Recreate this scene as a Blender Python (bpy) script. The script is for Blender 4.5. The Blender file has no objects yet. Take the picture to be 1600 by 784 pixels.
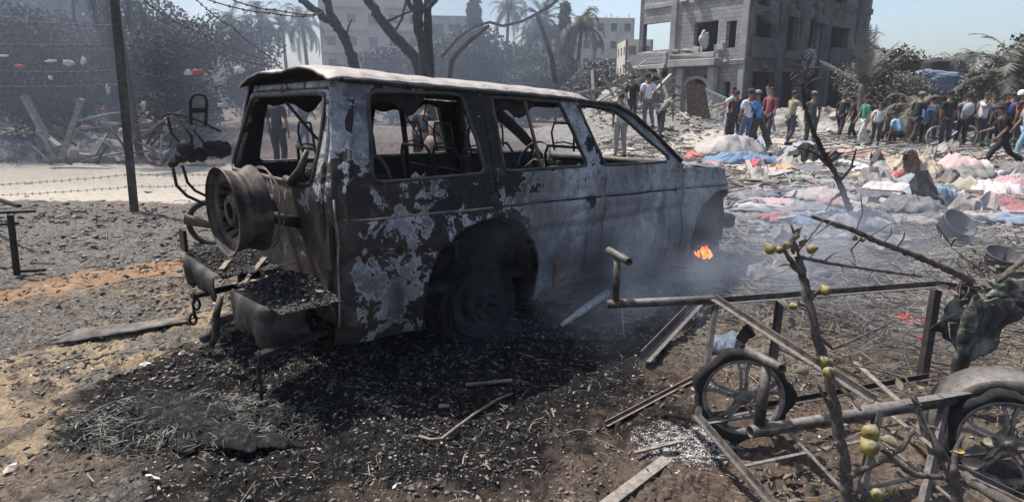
import bpy, math, random
import numpy as np
from mathutils import Vector, Matrix, Euler
random.seed(7)
RNG = np.random.default_rng(7)
SC = bpy.context.scene
COL = SC.collection
PI = math.pi
rad = math.radians

# ---------------------------------------------------------------- camera
F, PITCH, EYE = 940.0, 0.2469, 1.48
cam_d = bpy.data.cameras.new('camera')
cam = bpy.data.objects.new('camera', cam_d)
COL.objects.link(cam)
cam.location = (0, 0, EYE)
cam.rotation_euler = (PI/2 - PITCH, 0, 0)
cam_d.sensor_width = 36.0
cam_d.lens = 36.0 * F / 1600.0
cam_d.clip_start = 0.05
cam_d.clip_end = 3000
SC.camera = cam

# ---------------------------------------------------------------- sky and sun
SUN_EL = rad(62)
SDIR = Vector((0.82, -0.57, 0)).normalized()            # shadows fall this way
world = bpy.data.worlds.new('World')
SC.world = world
world.use_nodes = True
wn = world.node_tree
wn.nodes.clear()
w_out = wn.nodes.new('ShaderNodeOutputWorld')
w_bg = wn.nodes.new('ShaderNodeBackground')
w_sky = wn.nodes.new('ShaderNodeTexSky')
w_sky.sky_type = 'NISHITA'
w_sky.sun_disc = False
w_sky.sun_elevation = SUN_EL
w_sky.sun_rotation = math.atan2(-SDIR.x, -SDIR.y)
w_sky.air_density = 1.0
w_sky.dust_density = 2.6
w_sky.ozone_density = 2.0
w_bg.inputs['Strength'].default_value = 0.135
wn.links.new(w_sky.outputs[0], w_bg.inputs[0])
wn.links.new(w_bg.outputs[0], w_out.inputs[0])
sun_d = bpy.data.lights.new('sun', 'SUN')
sun_d.energy = 5.0
sun_d.angle = rad(0.5)
sun_d.color = (1.0, 0.95, 0.88)
sun = bpy.data.objects.new('sun', sun_d)
COL.objects.link(sun)
sd = Vector((SDIR.x*math.cos(SUN_EL), SDIR.y*math.cos(SUN_EL), -math.sin(SUN_EL)))
sun.rotation_euler = sd.to_track_quat('-Z', 'Y').to_euler()
SC.view_settings.view_transform = 'Standard'
SC.view_settings.look = 'None'
SC.view_settings.exposure = 0.6
SC.view_settings.gamma = 1.0
SC.view_settings.use_curve_mapping = False
SC.cycles.volume_step_rate = 4.0
SC.cycles.volume_max_steps = 48
SC.cycles.volume_bounces = 0
SC.cycles.max_bounces = 6
SC.cycles.transparent_max_bounces = 12

# ---------------------------------------------------------------- maths helpers
CP, SP = math.cos(PITCH), math.sin(PITCH)
def ray(px, py):
    x = (px-800)/F; u = (392-py)/F
    return Vector((x, CP+u*SP, -SP+u*CP))
def gp(px, py, z=0.0):
    """point on the plane z that the photo shows at pixel px, py"""
    d = ray(px, py); t = (z-EYE)/d.z
    return Vector((0, 0, EYE)) + d*t
def at(px, py, y):
    """point at world distance y seen at pixel px, py"""
    d = ray(px, py)
    return Vector((0, 0, EYE)) + d*(y/d.y)

def _hash(ix, iy, seed):
    h = (ix.astype(np.int64)*374761393 + iy.astype(np.int64)*668265263 + seed*1442695041) & 0x7fffffff
    h = ((h ^ (h >> 13))*1274126177) & 0x7fffffff
    return ((h ^ (h >> 16)) & 0xffff)/65535.0
def vnoise(x, y, seed=0):
    ix = np.floor(x); iy = np.floor(y); fx = x-ix; fy = y-iy
    fx = fx*fx*(3-2*fx); fy = fy*fy*(3-2*fy)
    a = _hash(ix, iy, seed); b = _hash(ix+1, iy, seed); c = _hash(ix, iy+1, seed); d = _hash(ix+1, iy+1, seed)
    return (a*(1-fx)+b*fx)*(1-fy) + (c*(1-fx)+d*fx)*fy
def fbm(x, y, octv=4, seed=0, gain=0.5):
    s = 0; a = 1; t = 0
    for k in range(octv):
        s = s + a*vnoise(x*2**k+17.3*k, y*2**k-9.1*k, seed+k); t += a; a *= gain
    return s/t
def sst(a, b, x):
    t = np.clip((x-a)/(b-a), 0, 1); return t*t*(3-2*t)
def seg_d(x, y, ax, ay, bx, by):
    dx, dy = bx-ax, by-ay
    t = np.clip(((x-ax)*dx+(y-ay)*dy)/(dx*dx+dy*dy), 0, 1)
    return np.hypot(x-ax-t*dx, y-ay-t*dy)

# ---------------------------------------------------------------- object helpers
def setp(o, label=None, cat=None, group=None, kind=None):
    if label: o['label'] = label
    if cat: o['category'] = cat
    if group: o['group'] = group
    if kind: o['kind'] = kind
    return o
def thing(name, label, cat, loc=(0, 0, 0), rz=0.0, group=None):
    o = bpy.data.objects.new(name, None); COL.objects.link(o)
    o.empty_display_size = 0.2
    o.location = loc; o.rotation_euler = (0, 0, rz)
    return setp(o, label, cat, group)
def link_mesh(name, me, mats, parent=None, smooth=True):
    o = bpy.data.objects.new(name, me); COL.objects.link(o)
    for m in (mats if isinstance(mats, (list, tuple)) else [mats]): me.materials.append(m)
    if smooth and len(me.polygons): me.polygons.foreach_set('use_smooth', np.ones(len(me.polygons), dtype=bool))
    if parent: o.parent = parent
    return o
def np_mesh(name, V, Fq, mats, parent=None, smooth=True, attrs=None, midx=None):
    """V (n,3); Fq (m,3|4) arrays"""
    me = bpy.data.meshes.new(name)
    V = np.asarray(V, dtype=np.float32); Fq = np.asarray(Fq, dtype=np.int32)
    k = Fq.shape[1]
    me.vertices.add(len(V)); me.vertices.foreach_set('co', V.ravel())
    me.loops.add(Fq.size); me.loops.foreach_set('vertex_index', Fq.ravel())
    me.polygons.add(len(Fq)); me.polygons.foreach_set('loop_start', np.arange(0, Fq.size, k, dtype=np.int32))
    if attrs:
        for n, a in attrs.items():
            at_ = me.attributes.new(n, 'FLOAT', 'POINT'); at_.data.foreach_set('value', np.asarray(a, dtype=np.float32))
    me.update(calc_edges=True)
    if midx is not None: me.polygons.foreach_set('material_index', np.asarray(midx, dtype=np.int32))
    return link_mesh(name, me, mats, parent, smooth)

class MB:
    """collects shapes, builds ONE mesh object"""
    def __init__(s): s.v = []; s.f = []; s.m = []; s.cur = 0
    def add(s, vs, fs):
        n = len(s.v); s.v += [tuple(v) for v in vs]
        for f in fs: s.f.append(tuple(i+n for i in f)); s.m.append(s.cur)
        return s
    def box(s, c, size, rot=None, jit=0.0):
        hx, hy, hz = size[0]/2, size[1]/2, size[2]/2
        vs = [Vector((x*hx, y*hy, z*hz)) for z in (-1, 1) for y in (-1, 1) for x in (-1, 1)]
        if jit: vs = [v+Vector((random.uniform(-jit, jit) for _ in range(3))) for v in vs]
        if rot is not None:
            R = rot if isinstance(rot, Matrix) else Euler(rot).to_matrix()
            vs = [R @ v for v in vs]
        c = Vector(c)
        return s.add([v+c for v in vs], [(0, 2, 3, 1), (4, 5, 7, 6), (0, 1, 5, 4), (2, 6, 7, 3), (0, 4, 6, 2), (1, 3, 7, 5)])
    def tube(s, pts, r, n=8, caps=True, hollow=False):
        pts = [Vector(p) for p in pts]
        rs = r if isinstance(r, (list, tuple)) else [r]*len(pts)
        vs = []; fs = []
        up = Vector((0, 0, 1)); prev = None
        for i, p in enumerate(pts):
            t = (pts[min(i+1, len(pts)-1)] - pts[max(i-1, 0)])
            if t.length < 1e-9: t = Vector((0, 0, 1))
            t.normalize()
            if prev is None:
                a = t.cross(up)
                if a.length < 0.05: a = t.cross(Vector((1, 0, 0)))
            else: a = prev - t*prev.dot(t)
            a.normalize(); prev = a; b = t.cross(a)
            for k in range(n):
                an = 2*PI*k/n
                vs.append(p + (a*math.cos(an)+b*math.sin(an))*rs[i])
        for i in range(len(pts)-1):
            for k in range(n):
                k2 = (k+1) % n
                fs.append((i*n+k, i*n+k2, (i+1)*n+k2, (i+1)*n+k))
        if caps and not hollow:
            fs.append(tuple(range(n-1, -1, -1))); fs.append(tuple(range((len(pts)-1)*n, len(pts)*n)))
        return s.add(vs, fs)
    def pipe(s, p0, p1, r, wall=0.004, n=14):
        """round tube with open ends and a wall"""
        p0, p1 = Vector(p0), Vector(p1); t = (p1-p0).normalized(); a = t.orthogonal().normalized(); b = t.cross(a)
        vs = []
        for p, rr in ((p0, r), (p1, r), (p1, r-wall), (p0, r-wall)):
            for k in range(n):
                an = 2*PI*k/n; vs.append(p+(a*math.cos(an)+b*math.sin(an))*rr)
        fs = []
        for j in range(4):
            j2 = (j+1) % 4
            for k in range(n):
                k2 = (k+1) % n; fs.append((j*n+k, j*n+k2, j2*n+k2, j2*n+k))
        return s.add(vs, fs)
    def prof(s, p0, p1, outline, up=(0, 0, 1)):
        """extrude a 2D outline (u sideways, w up) from p0 to p1"""
        p0, p1 = Vector(p0), Vector(p1); t = (p1-p0).normalized(); up = Vector(up)
        a = t.cross(up)
        if a.length < 1e-3: a = t.orthogonal()
        a.normalize(); b = a.cross(t)
        n = len(outline); vs = [p+a*u+b*w for p in (p0, p1) for u, w in outline]
        fs = [(k, (k+1) % n, n+(k+1) % n, n+k) for k in range(n)]
        fs += [tuple(range(n-1, -1, -1)), tuple(range(n, 2*n))]
        return s.add(vs, fs)
    def bar(s, p0, p1, w, h, up=(0, 0, 1)):
        return s.prof(p0, p1, [(-w/2, -h/2), (w/2, -h/2), (w/2, h/2), (-w/2, h/2)], up)
    def angle(s, p0, p1, w, t=0.005, up=(0, 0, 1), fl=1):
        return s.prof(p0, p1, [(0, 0), (w*fl, 0), (w*fl, t), (t*fl, t), (t*fl, w), (0, w)], up)
    def lathe(s, prof, n=24, M=None):
        """prof: (r, h) pairs round local Z"""
        M = M or Matrix.Identity(4); vs = []; fs = []
        for r, h in prof:
            for k in range(n):
                an = 2*PI*k/n; vs.append(M @ Vector((r*math.cos(an), r*math.sin(an), h)))
        for j in range(len(prof)-1):
            for k in range(n):
                k2 = (k+1) % n; fs.append((j*n+k, j*n+k2, (j+1)*n+k2, (j+1)*n+k))
        return s.add(vs, fs)
    def ico(s, c, r, sub=1, sc=(1, 1, 1), jit=0.0, rz=0.0):
        import bmesh
        bm = bmesh.new(); bmesh.ops.create_icosphere(bm, subdivisions=sub, radius=1)
        R = Euler((random.random()*6*(jit > 0), random.random()*6*(jit > 0), rz)).to_matrix()
        vs = []
        for v in bm.verts:
            q = v.co*(1+random.uniform(-jit, jit)); q = Vector((q.x*sc[0], q.y*sc[1], q.z*sc[2]))*r
            vs.append((R @ q) + Vector(c))
        fs = [tuple(v.index for v in f.verts) for f in bm.faces]; bm.free()
        return s.add(vs, fs)
    def build(s, name, mat, parent=None, smooth=False, bevel=0.0):
        me = bpy.data.meshes.new(name); me.from_pydata(s.v, [], s.f); me.update()
        o = link_mesh(name, me, mat, parent, smooth)
        if len(set(s.m)) > 1: me.polygons.foreach_set('material_index', np.array(s.m, dtype=np.int32))
        if bevel:
            b = o.modifiers.new('bevel', 'BEVEL'); b.width = bevel; b.segments = 1; b.limit_method = 'ANGLE'
        return o
def copy_tree(o, parent=None):
    c = o.copy(); COL.objects.link(c); c.parent = parent
    for ch in list(o.children): copy_tree(ch, c)
    return c

# ---------------------------------------------------------------- materials
class NT:
    def __init__(s, name):
        s.m = bpy.data.materials.new(name); s.m.use_nodes = True; s.t = s.m.node_tree
        s.b = s.t.nodes['Principled BSDF']; s.out = s.t.nodes['Material Output']
        s.b.inputs['Specular IOR Level'].default_value = 0.3
        s.tc = s.t.nodes.new('ShaderNodeTexCoord')
    def n(s, ty, **kw):
        q = s.t.nodes.new(ty)
        for k, v in kw.items(): setattr(q, k, v)
        return q
    def L(s, a, b): s.t.links.new(a, b)
    def noise(s, scale, detail=6, rough=0.6, dist=0.0, co='Object', w=None):
        q = s.n('ShaderNodeTexNoise'); q.inputs['Scale'].default_value = scale; q.inputs['Detail'].default_value = detail
        q.inputs['Roughness'].default_value = rough; q.inputs['Distortion'].default_value = dist
        s.L(w if w else s.tc.outputs[co], q.inputs['Vector']); return q.outputs['Fac']
    def ramp(s, src, stops):
        q = s.n('ShaderNodeValToRGB'); cr = q.color_ramp
        while len(cr.elements) > 1: cr.elements.remove(cr.elements[-1])
        for i, (p, c) in enumerate(stops):
            e = cr.elements[0] if i == 0 else cr.elements.new(p)
            e.position = p; c = (c, c, c) if isinstance(c, (int, float)) else c; e.color = (*c, 1)
        s.L(src, q.inputs[0]); return q.outputs[0]
    def math(s, op, a, b=None, c=None, clamp=False):
        q = s.n('ShaderNodeMath', operation=op); q.use_clamp = clamp
        for i, v in enumerate((a, b, c)):
            if v is None: continue
            if isinstance(v, (int, float)): q.inputs[i].default_value = v
            else: s.L(v, q.inputs[i])
        return q.outputs[0]
    def mix(s, fac, a, b, mode='MIX'):
        q = s.n('ShaderNodeMix', data_type='RGBA', blend_type=mode)
        for idx, v in ((0, fac), (6, a), (7, b)):
            if isinstance(v, (int, float)): q.inputs[idx].default_value = v if idx == 0 else (v, v, v, 1)
            elif isinstance(v, (tuple, list)): q.inputs[idx].default_value = (*v, 1)
            else: s.L(v, q.inputs[idx])
        return q.outputs[2]
    def attr(s, name):
        q = s.n('ShaderNodeAttribute'); q.attribute_name = name; return q.outputs['Fac']
    def col(s, c, rough=0.85):
        if isinstance(c, (tuple, list)): s.b.inputs['Base Color'].default_value = (*c, 1)
        else: s.L(c, s.b.inputs['Base Color'])
        if isinstance(rough, (int, float)): s.b.inputs['Roughness'].default_value = rough
        else: s.L(rough, s.b.inputs['Roughness'])
    def bump(s, h, strength=0.5, dist=0.01):
        q = s.n('ShaderNodeBump'); q.inputs['Strength'].default_value = strength; q.inputs['Distance'].default_value = dist
        s.L(h, q.inputs['Height']); s.L(q.outputs[0], s.b.inputs['Normal'])
def simple(name, c1, c2, scale=8.0, rough=0.85, bump=0.3, bd=0.01, metal=0.0, lo=0.35, hi=0.65, dust=None):
    q = NT(name); f = q.noise(scale, 8, 0.65)
    col = q.ramp(f, [(lo, c1), (hi, c2)])
    if dust:      # pale ash settled on faces that look up
        g = q.n('ShaderNodeNewGeometry'); sp = q.n('ShaderNodeSeparateXYZ'); q.L(g.outputs['Normal'], sp.inputs[0])
        m = q.math('MULTIPLY', q.ramp(sp.outputs[2], [(0.3, 0.0), (0.9, 1.0)]), q.ramp(q.noise(scale*2.3, 6, 0.7), [(0.35, 0.1), (0.6, 0.95)]))
        col = q.mix(m, col, dust)
    q.col(col, rough); q.b.inputs['Metallic'].default_value = metal
    if bump: q.bump(q.noise(scale*5, 6, 0.7), bump, bd)
    return q.m
ASH = (0.22, 0.20, 0.18)
M = {}
M['char'] = simple('char', (0.008, 0.008, 0.009), (0.03, 0.028, 0.027), 14, 0.9, 0.6, 0.01)
M['char_metal'] = simple('char_metal', (0.02, 0.019, 0.02), (0.085, 0.075, 0.068), 9, 0.62, 0.4, 0.004, 0.25, dust=(0.14, 0.125, 0.11))
M['rust'] = simple('rust', (0.06, 0.04, 0.03), (0.19, 0.12, 0.085), 11, 0.75, 0.5, 0.004, 0.15, dust=(0.25, 0.21, 0.175))
M['cart_metal'] = simple('cart_metal', (0.030, 0.026, 0.024), (0.13, 0.11, 0.098), 22, 0.62, 0.8, 0.003, 0.25, dust=(0.20, 0.186, 0.172))
M['dark_iron'] = simple('dark_iron', (0.012, 0.011, 0.011), (0.045, 0.036, 0.032), 20, 0.6, 0.4, 0.003, 0.3, dust=(0.13, 0.115, 0.10))
M['rubber'] = simple('rubber', (0.01, 0.01, 0.011), (0.035, 0.033, 0.032), 30, 0.75, 1.0, 0.01)
M['alloy'] = simple('alloy', (0.06, 0.055, 0.05), (0.27, 0.245, 0.22), 18, 0.6, 0.3, 0.002, 0.3)
M['bark'] = simple('bark', (0.055, 0.047, 0.04), (0.17, 0.145, 0.125), 30, 0.9, 0.9, 0.01)
M['burnt_bark'] = simple('burnt_bark', (0.018, 0.017, 0.017), (0.065, 0.06, 0.056), 12, 0.95, 0.8, 0.02)
M['plank'] = simple('plank', (0.06, 0.05, 0.042), (0.17, 0.14, 0.115), 16, 0.9, 0.6, 0.006, dust=(0.26, 0.23, 0.2))
M['grey_wood'] = simple('grey_wood', (0.13, 0.12, 0.108), (0.30, 0.275, 0.25), 12, 0.92, 0.5, 0.01, dust=(0.34, 0.32, 0.29))
M['concrete'] = simple('concrete', (0.20, 0.195, 0.185), (0.34, 0.33, 0.315), 1.3, 0.92, 0.5, 0.02)
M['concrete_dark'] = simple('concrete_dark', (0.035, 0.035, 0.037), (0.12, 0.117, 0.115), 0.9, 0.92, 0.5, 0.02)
M['rubble'] = simple('rubble', (0.16, 0.15, 0.14), (0.36, 0.34, 0.31), 5, 0.95, 0.6, 0.02, dust=(0.38, 0.36, 0.33))
M['skin'] = simple('skin', (0.17, 0.095, 0.06), (0.25, 0.15, 0.10), 9, 0.6, 0.0)
M['hair'] = simple('hair', (0.012, 0.01, 0.009), (0.03, 0.025, 0.022), 30, 0.7, 0.3, 0.005)
_cc = {}
def cloth(c, scale=7.0, dusty=True):
    key = tuple(round(v, 3) for v in c)+(dusty,)
    if key not in _cc:
        _cc[key] = simple('cloth', tuple(v*0.78 for v in c), tuple(min(1, v*1.1) for v in c), scale, 0.93, 0.35, 0.006, lo=0.3, hi=0.7,
                          dust=tuple(v*0.6+0.10 for v in c) if dusty else None)
    return _cc[key]
# ---------------------------------------------------------------- ground
def H(x, y):
    """height of the ground"""
    x = np.asarray(x, dtype=float); y = np.asarray(y, dtype=float)
    r = np.hypot(x, y)
    h = (fbm(x*0.35, y*0.35, 3, 11)-0.5)*0.10*sst(1.5, 5, r)
    # bulldozed mound behind the far end of the vehicle
    h = h + 0.95*np.exp(-(((x-4.7)/3.0)**2+((y-21.5)/2.6)**2)) + 0.45*np.exp(-(((x-10)/7)**2+((y-27)/3.5)**2))
    h = h + 0.8*np.exp(-(((x+10)/12)**2+((y-20)/4.0)**2))
    # rough strewn earth, smooth road
    rd = road_mask(x, y)
    rough = (fbm(x*2.3, y*2.3, 3, 23)-0.5)*0.07*(1-0.85*rd)
    return h + rough*sst(1.0, 3.0, r)
def road_mask(x, y):
    # pale sand track running behind the vehicle from left to right
    c = 11.4-0.10*(x+8)
    c = np.where(x > -2, 11.4-0.6+0.55*(x+2), c)
    wd = np.where(x > -2, 2.6+0.15*(x+2), 2.35)
    e = (fbm(x*0.8, y*0.8, 3, 5)-0.5)*1.2
    return sst(0.35, -0.35, np.abs(y-c+e)-wd)*sst(14, 8, x)
def fine_h(x, y):
    rd = road_mask(x, y)
    n = fbm(x*9, y*9, 5, 41, 0.68)-0.5
    rdg = np.abs(fbm(x*6, y*6, 3, 77, 0.6)-0.5)
    return (n*0.075 - rdg*0.04)*(1-0.8*rd)
def build_ground():
    fine = np.linspace(rad(-50), rad(50), 1150)
    coarse = np.linspace(rad(50), rad(310), 70)[1:-1]
    th = np.concatenate([fine, coarse]); nt = len(th)
    r1 = np.concatenate([[0.02, 0.6], np.geomspace(1.15, 14, 430), np.geomspace(14.2, 60, 110), np.geomspace(64, 2500, 24)])
    T, R_ = np.meshgrid(th, r1)
    X = R_*np.sin(T); Y = R_*np.cos(T)
    Z = H(X, Y) + fine_h(X, Y)*sst(60, 25, R_)
    Z = Z*sst(400, 80, R_)
    # masks
    n1 = fbm(X*1.1, Y*1.1, 4, 3); n2 = fbm(X*3.1, Y*3.1, 4, 9)
    cx, cy = -0.9+0.55, 3.9+0.6
    dcar = seg_d(X, Y, -0.95, 3.35, 1.6, 6.0)
    char = sst(1.55, 0.8, dcar + (n1-0.5)*1.5)
    char = np.maximum(char, sst(0.8, 0.2, seg_d(X, Y, -1.2, 2.2, 0.25, 2.95)+(n1-0.5)*1.5)*0.55)
    char = np.maximum(char, sst(0.8, 0.3, seg_d(X, Y, -1.5, 1.5, -0.6, 1.8)+(n1-0.5)*1.0)*0.3)
    # grey soot over the strip between sand track and trail
    soot = sst(9.3, 8.2, Y+0.10*X*0+(n1-0.5)*1.0)*sst(0.15, -0.3, -(Y-(4.9+0.38*(X+3.5))) - (n1-.5)*.5)*sst(1.5, -0.5, X)
    soot = np.maximum(soot, 0.6*sst(0.47, 0.6, n2)*sst(7, 4, Y)*sst(0.6, -0.6, X))
    trail = sst(0.30, 0.12, np.abs(seg_d(X, Y, -5.2, 3.3, -2.6, 5.75))+(n2-0.5)*0.25)
    tan = sst(1.35, 0.5, seg_d(X, Y, -2.9, 2.7, -2.0, 3.4)+(n1-0.5)*1.6)*sst(0.36, 0.5, n2)
    tan = np.maximum(tan, 0.75*sst(0.5, 0.1, seg_d(X, Y, -1.9, 4.0, -1.2, 3.3)+(n2-0.5)*0.6))
    brown = sst(0.9, 0.3, seg_d(X, Y, -0.3, 1.9, 0.9, 2.5)+(n1-0.5)*1.0)
    road = road_mask(X, Y)
    grey = sst(-0.5, 2.0, X-0.0*Y)*sst(5.5, 7, Y)*sst(30, 20, Y)
    blood = sst(0.42, 0.18, seg_d(X, Y, 3.2, 5.3, 4.2, 5.9)+(n2-.5)*.3)
    n_r, n_t = R_.shape
    idx = np.arange(n_r*n_t).reshape(n_r, n_t)
    nx = np.roll(idx, -1, axis=1)
    Fq = np.stack([idx[:-1], idx[1:], nx[1:], nx[:-1]], -1).reshape(-1, 4)
    V = np.stack([X, Y, Z], -1).reshape(-1, 3)
    q = NT('ground')
    gcoord = q.tc.outputs['Object']
    fn = q.noise(38, 10, 0.72); mn = q.noise(7, 8, 0.65); big = q.noise(1.1, 5, 0.6); vf = q.noise(150, 6, 0.7)
    base = q.ramp(mn, [(0.3, (0.10, 0.078, 0.058)), (0.5, (0.21, 0.168, 0.128)), (0.72, (0.33, 0.275, 0.215))])
    base = q.mix(q.ramp(fn, [(0.40, 0.85), (0.54, 0.0)]), base, (0.055, 0.043, 0.034))
    base = q.mix(q.ramp(big, [(0.38, 0.65), (0.52, 0.0)]), base, (0.085, 0.068, 0.055))
    def over(col, attr_name, lay, k0=0.42, k1=0.6, spread=0.55):
        a = q.attr(attr_name)
        # break the edge with noise
        f = q.math('ADD', a, q.math('MULTIPLY', q.math('SUBTRACT', fn, 0.5), spread))
        f = q.math('ADD', f, q.math('MULTIPLY', q.math('SUBTRACT', mn, 0.5), spread*1.9))
        m = q.ramp(f, [(k0-0.1, 0.0), (k1, 1.0)])
        return q.mix(m, col, lay)
    greyc = q.ramp(mn, [(0.32, (0.11, 0.103, 0.095)), (0.66, (0.29, 0.272, 0.25))])
    base = over(base, 'grey', greyc, spread=0.3)
    tanc = q.ramp(fn, [(0.3, (0.16, 0.115, 0.07)), (0.6, (0.40, 0.31, 0.205))])
    base = over(base, 'tan', tanc)
    brc = q.ramp(fn, [(0.35, (0.045, 0.034, 0.027)), (0.6, (0.16, 0.12, 0.092))])
    base = over(base, 'brown', brc)
    roadc = q.ramp(mn, [(0.3, (0.33, 0.285, 0.24)), (0.65, (0.48, 0.43, 0.37))])
    base = over(base, 'road', roadc, 0.45, 0.6, 0.25)
    sootc = q.ramp(fn, [(0.34, (0.032, 0.028, 0.025)), (0.46, (0.10, 0.090, 0.080)), (0.58, (0.21, 0.19, 0.168)), (0.72, (0.36, 0.33, 0.29))])
    base = over(base, 'soot', sootc)
    trc = q.ramp(mn, [(0.3, (0.21, 0.125, 0.073)), (0.65, (0.36, 0.235, 0.148))])
    base = over(base, 'trail', trc, 0.34, 0.5, 0.35)
    charc = q.ramp(fn, [(0.4, (0.006, 0.006, 0.006)), (0.55, (0.018, 0.016, 0.015)), (0.66, (0.06, 0.052, 0.046)), (0.77, (0.24, 0.22, 0.20))])
    base = over(base, 'char', charc, 0.40, 0.58, 0.6)
    # pale fine ash grains everywhere
    base = q.mix(q.ramp(q.noise(95, 3, 0.5), [(0.70, 0.0), (0.74, 0.35)]), base, (0.42, 0.40, 0.37))
    q.col(base, 0.95); q.b.inputs['Specular IOR Level'].default_value = 0.1
    q.bump(q.math('ADD', q.math('MULTIPLY', fn, 1.0), q.math('MULTIPLY', vf, 0.5)), 1.0, 0.022)
    o = np_mesh('ground', V, Fq, q.m, attrs=dict(char=char.ravel(), soot=soot.ravel(), trail=trail.ravel(), tan=tan.ravel(), brown=brown.ravel(), road=road.ravel(), grey=grey.ravel()))
    setp(o, kind='structure')
build_ground()
def hz(x, y): return float(H(np.array([x]), np.array([y]))[0])

# sdf panels --------------------------------------------------------------
def conv(P, poly, k=0.02):
    """smooth signed distance of a convex polygon given clockwise or not"""
    poly = np.array(poly, float); c = poly.mean(0); s = None; ds = []
    for i in range(len(poly)):
        a, b = poly[i], poly[(i+1) % len(poly)]
        n = np.array([b[1]-a[1], -(b[0]-a[0])]); n /= np.linalg.norm(n)
        if np.dot(c-a, n) > 0: n = -n
        ds.append((P[..., 0]-a[0])*n[0]+(P[..., 1]-a[1])*n[1])
    ds = np.stack(ds, 0); m = ds.max(0)
    return m + k*np.log(np.exp((ds-m)/k).sum(0))
def panel(name, sdf, bbox, fmap, mat, parent, step=0.014, thick=0.02, attrf=None, off=1.0):
    x0, x1, z0, z1 = bbox
    xs = np.arange(x0, x1+step, step); zs = np.arange(z0, z1+step, step)
    Xg, Zg = np.meshgrid(xs, zs); P = np.stack([Xg, Zg], -1)
    C = P[:-1, :-1]+step/2
    keep = sdf(C) < 0
    idx = np.arange(Xg.size).reshape(Xg.shape)
    quads = np.stack([idx[:-1, :-1], idx[:-1, 1:], idx[1:, 1:], idx[1:, :-1]], -1)[keep]
    used = np.zeros(Xg.size, bool); used[quads.ravel()] = True
    pad = np.pad(keep, 1); bnd = ~(pad[:-1, :-1] & pad[1:, :-1] & pad[:-1, 1:] & pad[1:, 1:]).ravel() & used
    Q = P.reshape(-1, 2).copy(); B = Q[bnd]; e = 1e-4
    for _ in range(3):
        d = sdf(B); gx = (sdf(B+[e, 0])-d)/e; gz = (sdf(B+[0, e])-d)/e; g2 = np.maximum(gx*gx+gz*gz, 0.2)
        st = np.stack([d*gx/g2, d*gz/g2], -1); ln = np.linalg.norm(st, axis=-1, keepdims=True)
        B = B - st*np.minimum(1, step*0.9/np.maximum(ln, 1e-9))
    Q[bnd] = B
    remap = -np.ones(len(Q), int); remap[used] = np.arange(used.sum())
    Q = Q[used]; quads = remap[quads]
    V = fmap(Q[:, 0], Q[:, 1])
    at_ = attrf(Q[:, 0], Q[:, 1]) if attrf else None
    if off < 0: quads = quads[:, ::-1]
    o = np_mesh(name, V, quads, mat, parent, True, at_)
    if thick:
        s = o.modifiers.new('solid', 'SOLIDIFY'); s.thickness = thick; s.offset = -1; s.use_even_offset = False
        if isinstance(mat, list) and len(mat) > 1: s.material_offset = 1; s.material_offset_rim = 0
    return o
def contour(sdf, c, fmap, n=64, R=1.2):
    pts = []
    for k in range(n):
        a = 2*PI*k/n; d = np.array([math.cos(a), math.sin(a)]); lo, hi = 0, R
        for _ in range(26):
            m = (lo+hi)/2
            if sdf(np.array([c+d*m]))[0] < 0: lo = m
            else: hi = m
        q = np.array(c)+d*lo; pts.append(fmap(np.array([q[0]]), np.array([q[1]]))[0])
    return pts
def closed_tube(mb, pts, r, n=6):
    pts = [Vector(p) for p in pts]; N = len(pts); base = len(mb.v); vs = []; fs = []
    nrm = Vector((0, 0, 0)); c = sum(pts, Vector())/N
    for i in range(N): nrm += (pts[i]-c).cross(pts[(i+1) % N]-c)
    nrm.normalize()
    for i in range(N):
        t = (pts[(i+1) % N]-pts[i-1]).normalized(); b = t.cross(nrm).normalized(); a = nrm
        for k in range(n):
            an = 2*PI*k/n; vs.append(pts[i]+(a*math.cos(an)+b*math.sin(an))*r)
    for i in range(N):
        for k in range(n):
            fs.append((i*n+k, i*n+(k+1) % n, ((i+1) % N)*n+(k+1) % n, ((i+1) % N)*n+k))
    mb.add(vs, fs)
# ================================================================ loose stuff on the ground
def hit(px, py):
    """where the sight line through a pixel meets the uneven ground"""
    d = ray(px, py); o = Vector((0, 0, EYE)); t = 0.8*1.006**np.arange(1, 900)
    below = (EYE+d.z*t) < H(d.x*t, d.y*t)
    if not below.any(): return gp(px, py)
    return o+d*float(t[int(np.argmax(below))])
def shards(n, xy, size, flat=0.5, z0=0.0):
    """n small irregular solids: xy (n,2), size (n,)"""
    base = np.array([(1, 0, 0), (-0.4, 0.8, 0), (-0.6, -0.7, 0), (0.1, 0.1, 0.8), (0, -0.1, -0.8)])
    Fb = np.array([(0, 1, 3), (1, 2, 3), (2, 0, 3), (1, 0, 4), (2, 1, 4), (0, 2, 4)])
    V = base[None]*(1+RNG.uniform(-0.45, 0.45, (n, 5, 3)))
    V[..., 2] *= flat
    a = RNG.uniform(0, 2*PI, n); t = RNG.normal(0, 0.45, n)
    ca, sa, ct, st = np.cos(a), np.sin(a), np.cos(t), np.sin(t)
    y2 = V[..., 1]*ct[:, None]-V[..., 2]*st[:, None]; z2 = V[..., 1]*st[:, None]+V[..., 2]*ct[:, None]
    x2 = V[..., 0]*ca[:, None]-y2*sa[:, None]; y3 = V[..., 0]*sa[:, None]+y2*ca[:, None]
    V = np.stack([x2, y3, z2], -1)*size[:, None, None]
    z = H(xy[:, 0], xy[:, 1])+fine_h(xy[:, 0], xy[:, 1])*sst(60, 25, np.hypot(xy[:, 0], xy[:, 1]))+z0+size*flat*0.25
    V += np.concatenate([xy, z[:, None]], 1)[:, None]
    Fq = (Fb[None]+5*np.arange(n)[:, None, None]).reshape(-1, 3)
    return V.reshape(-1, 3), Fq
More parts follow.
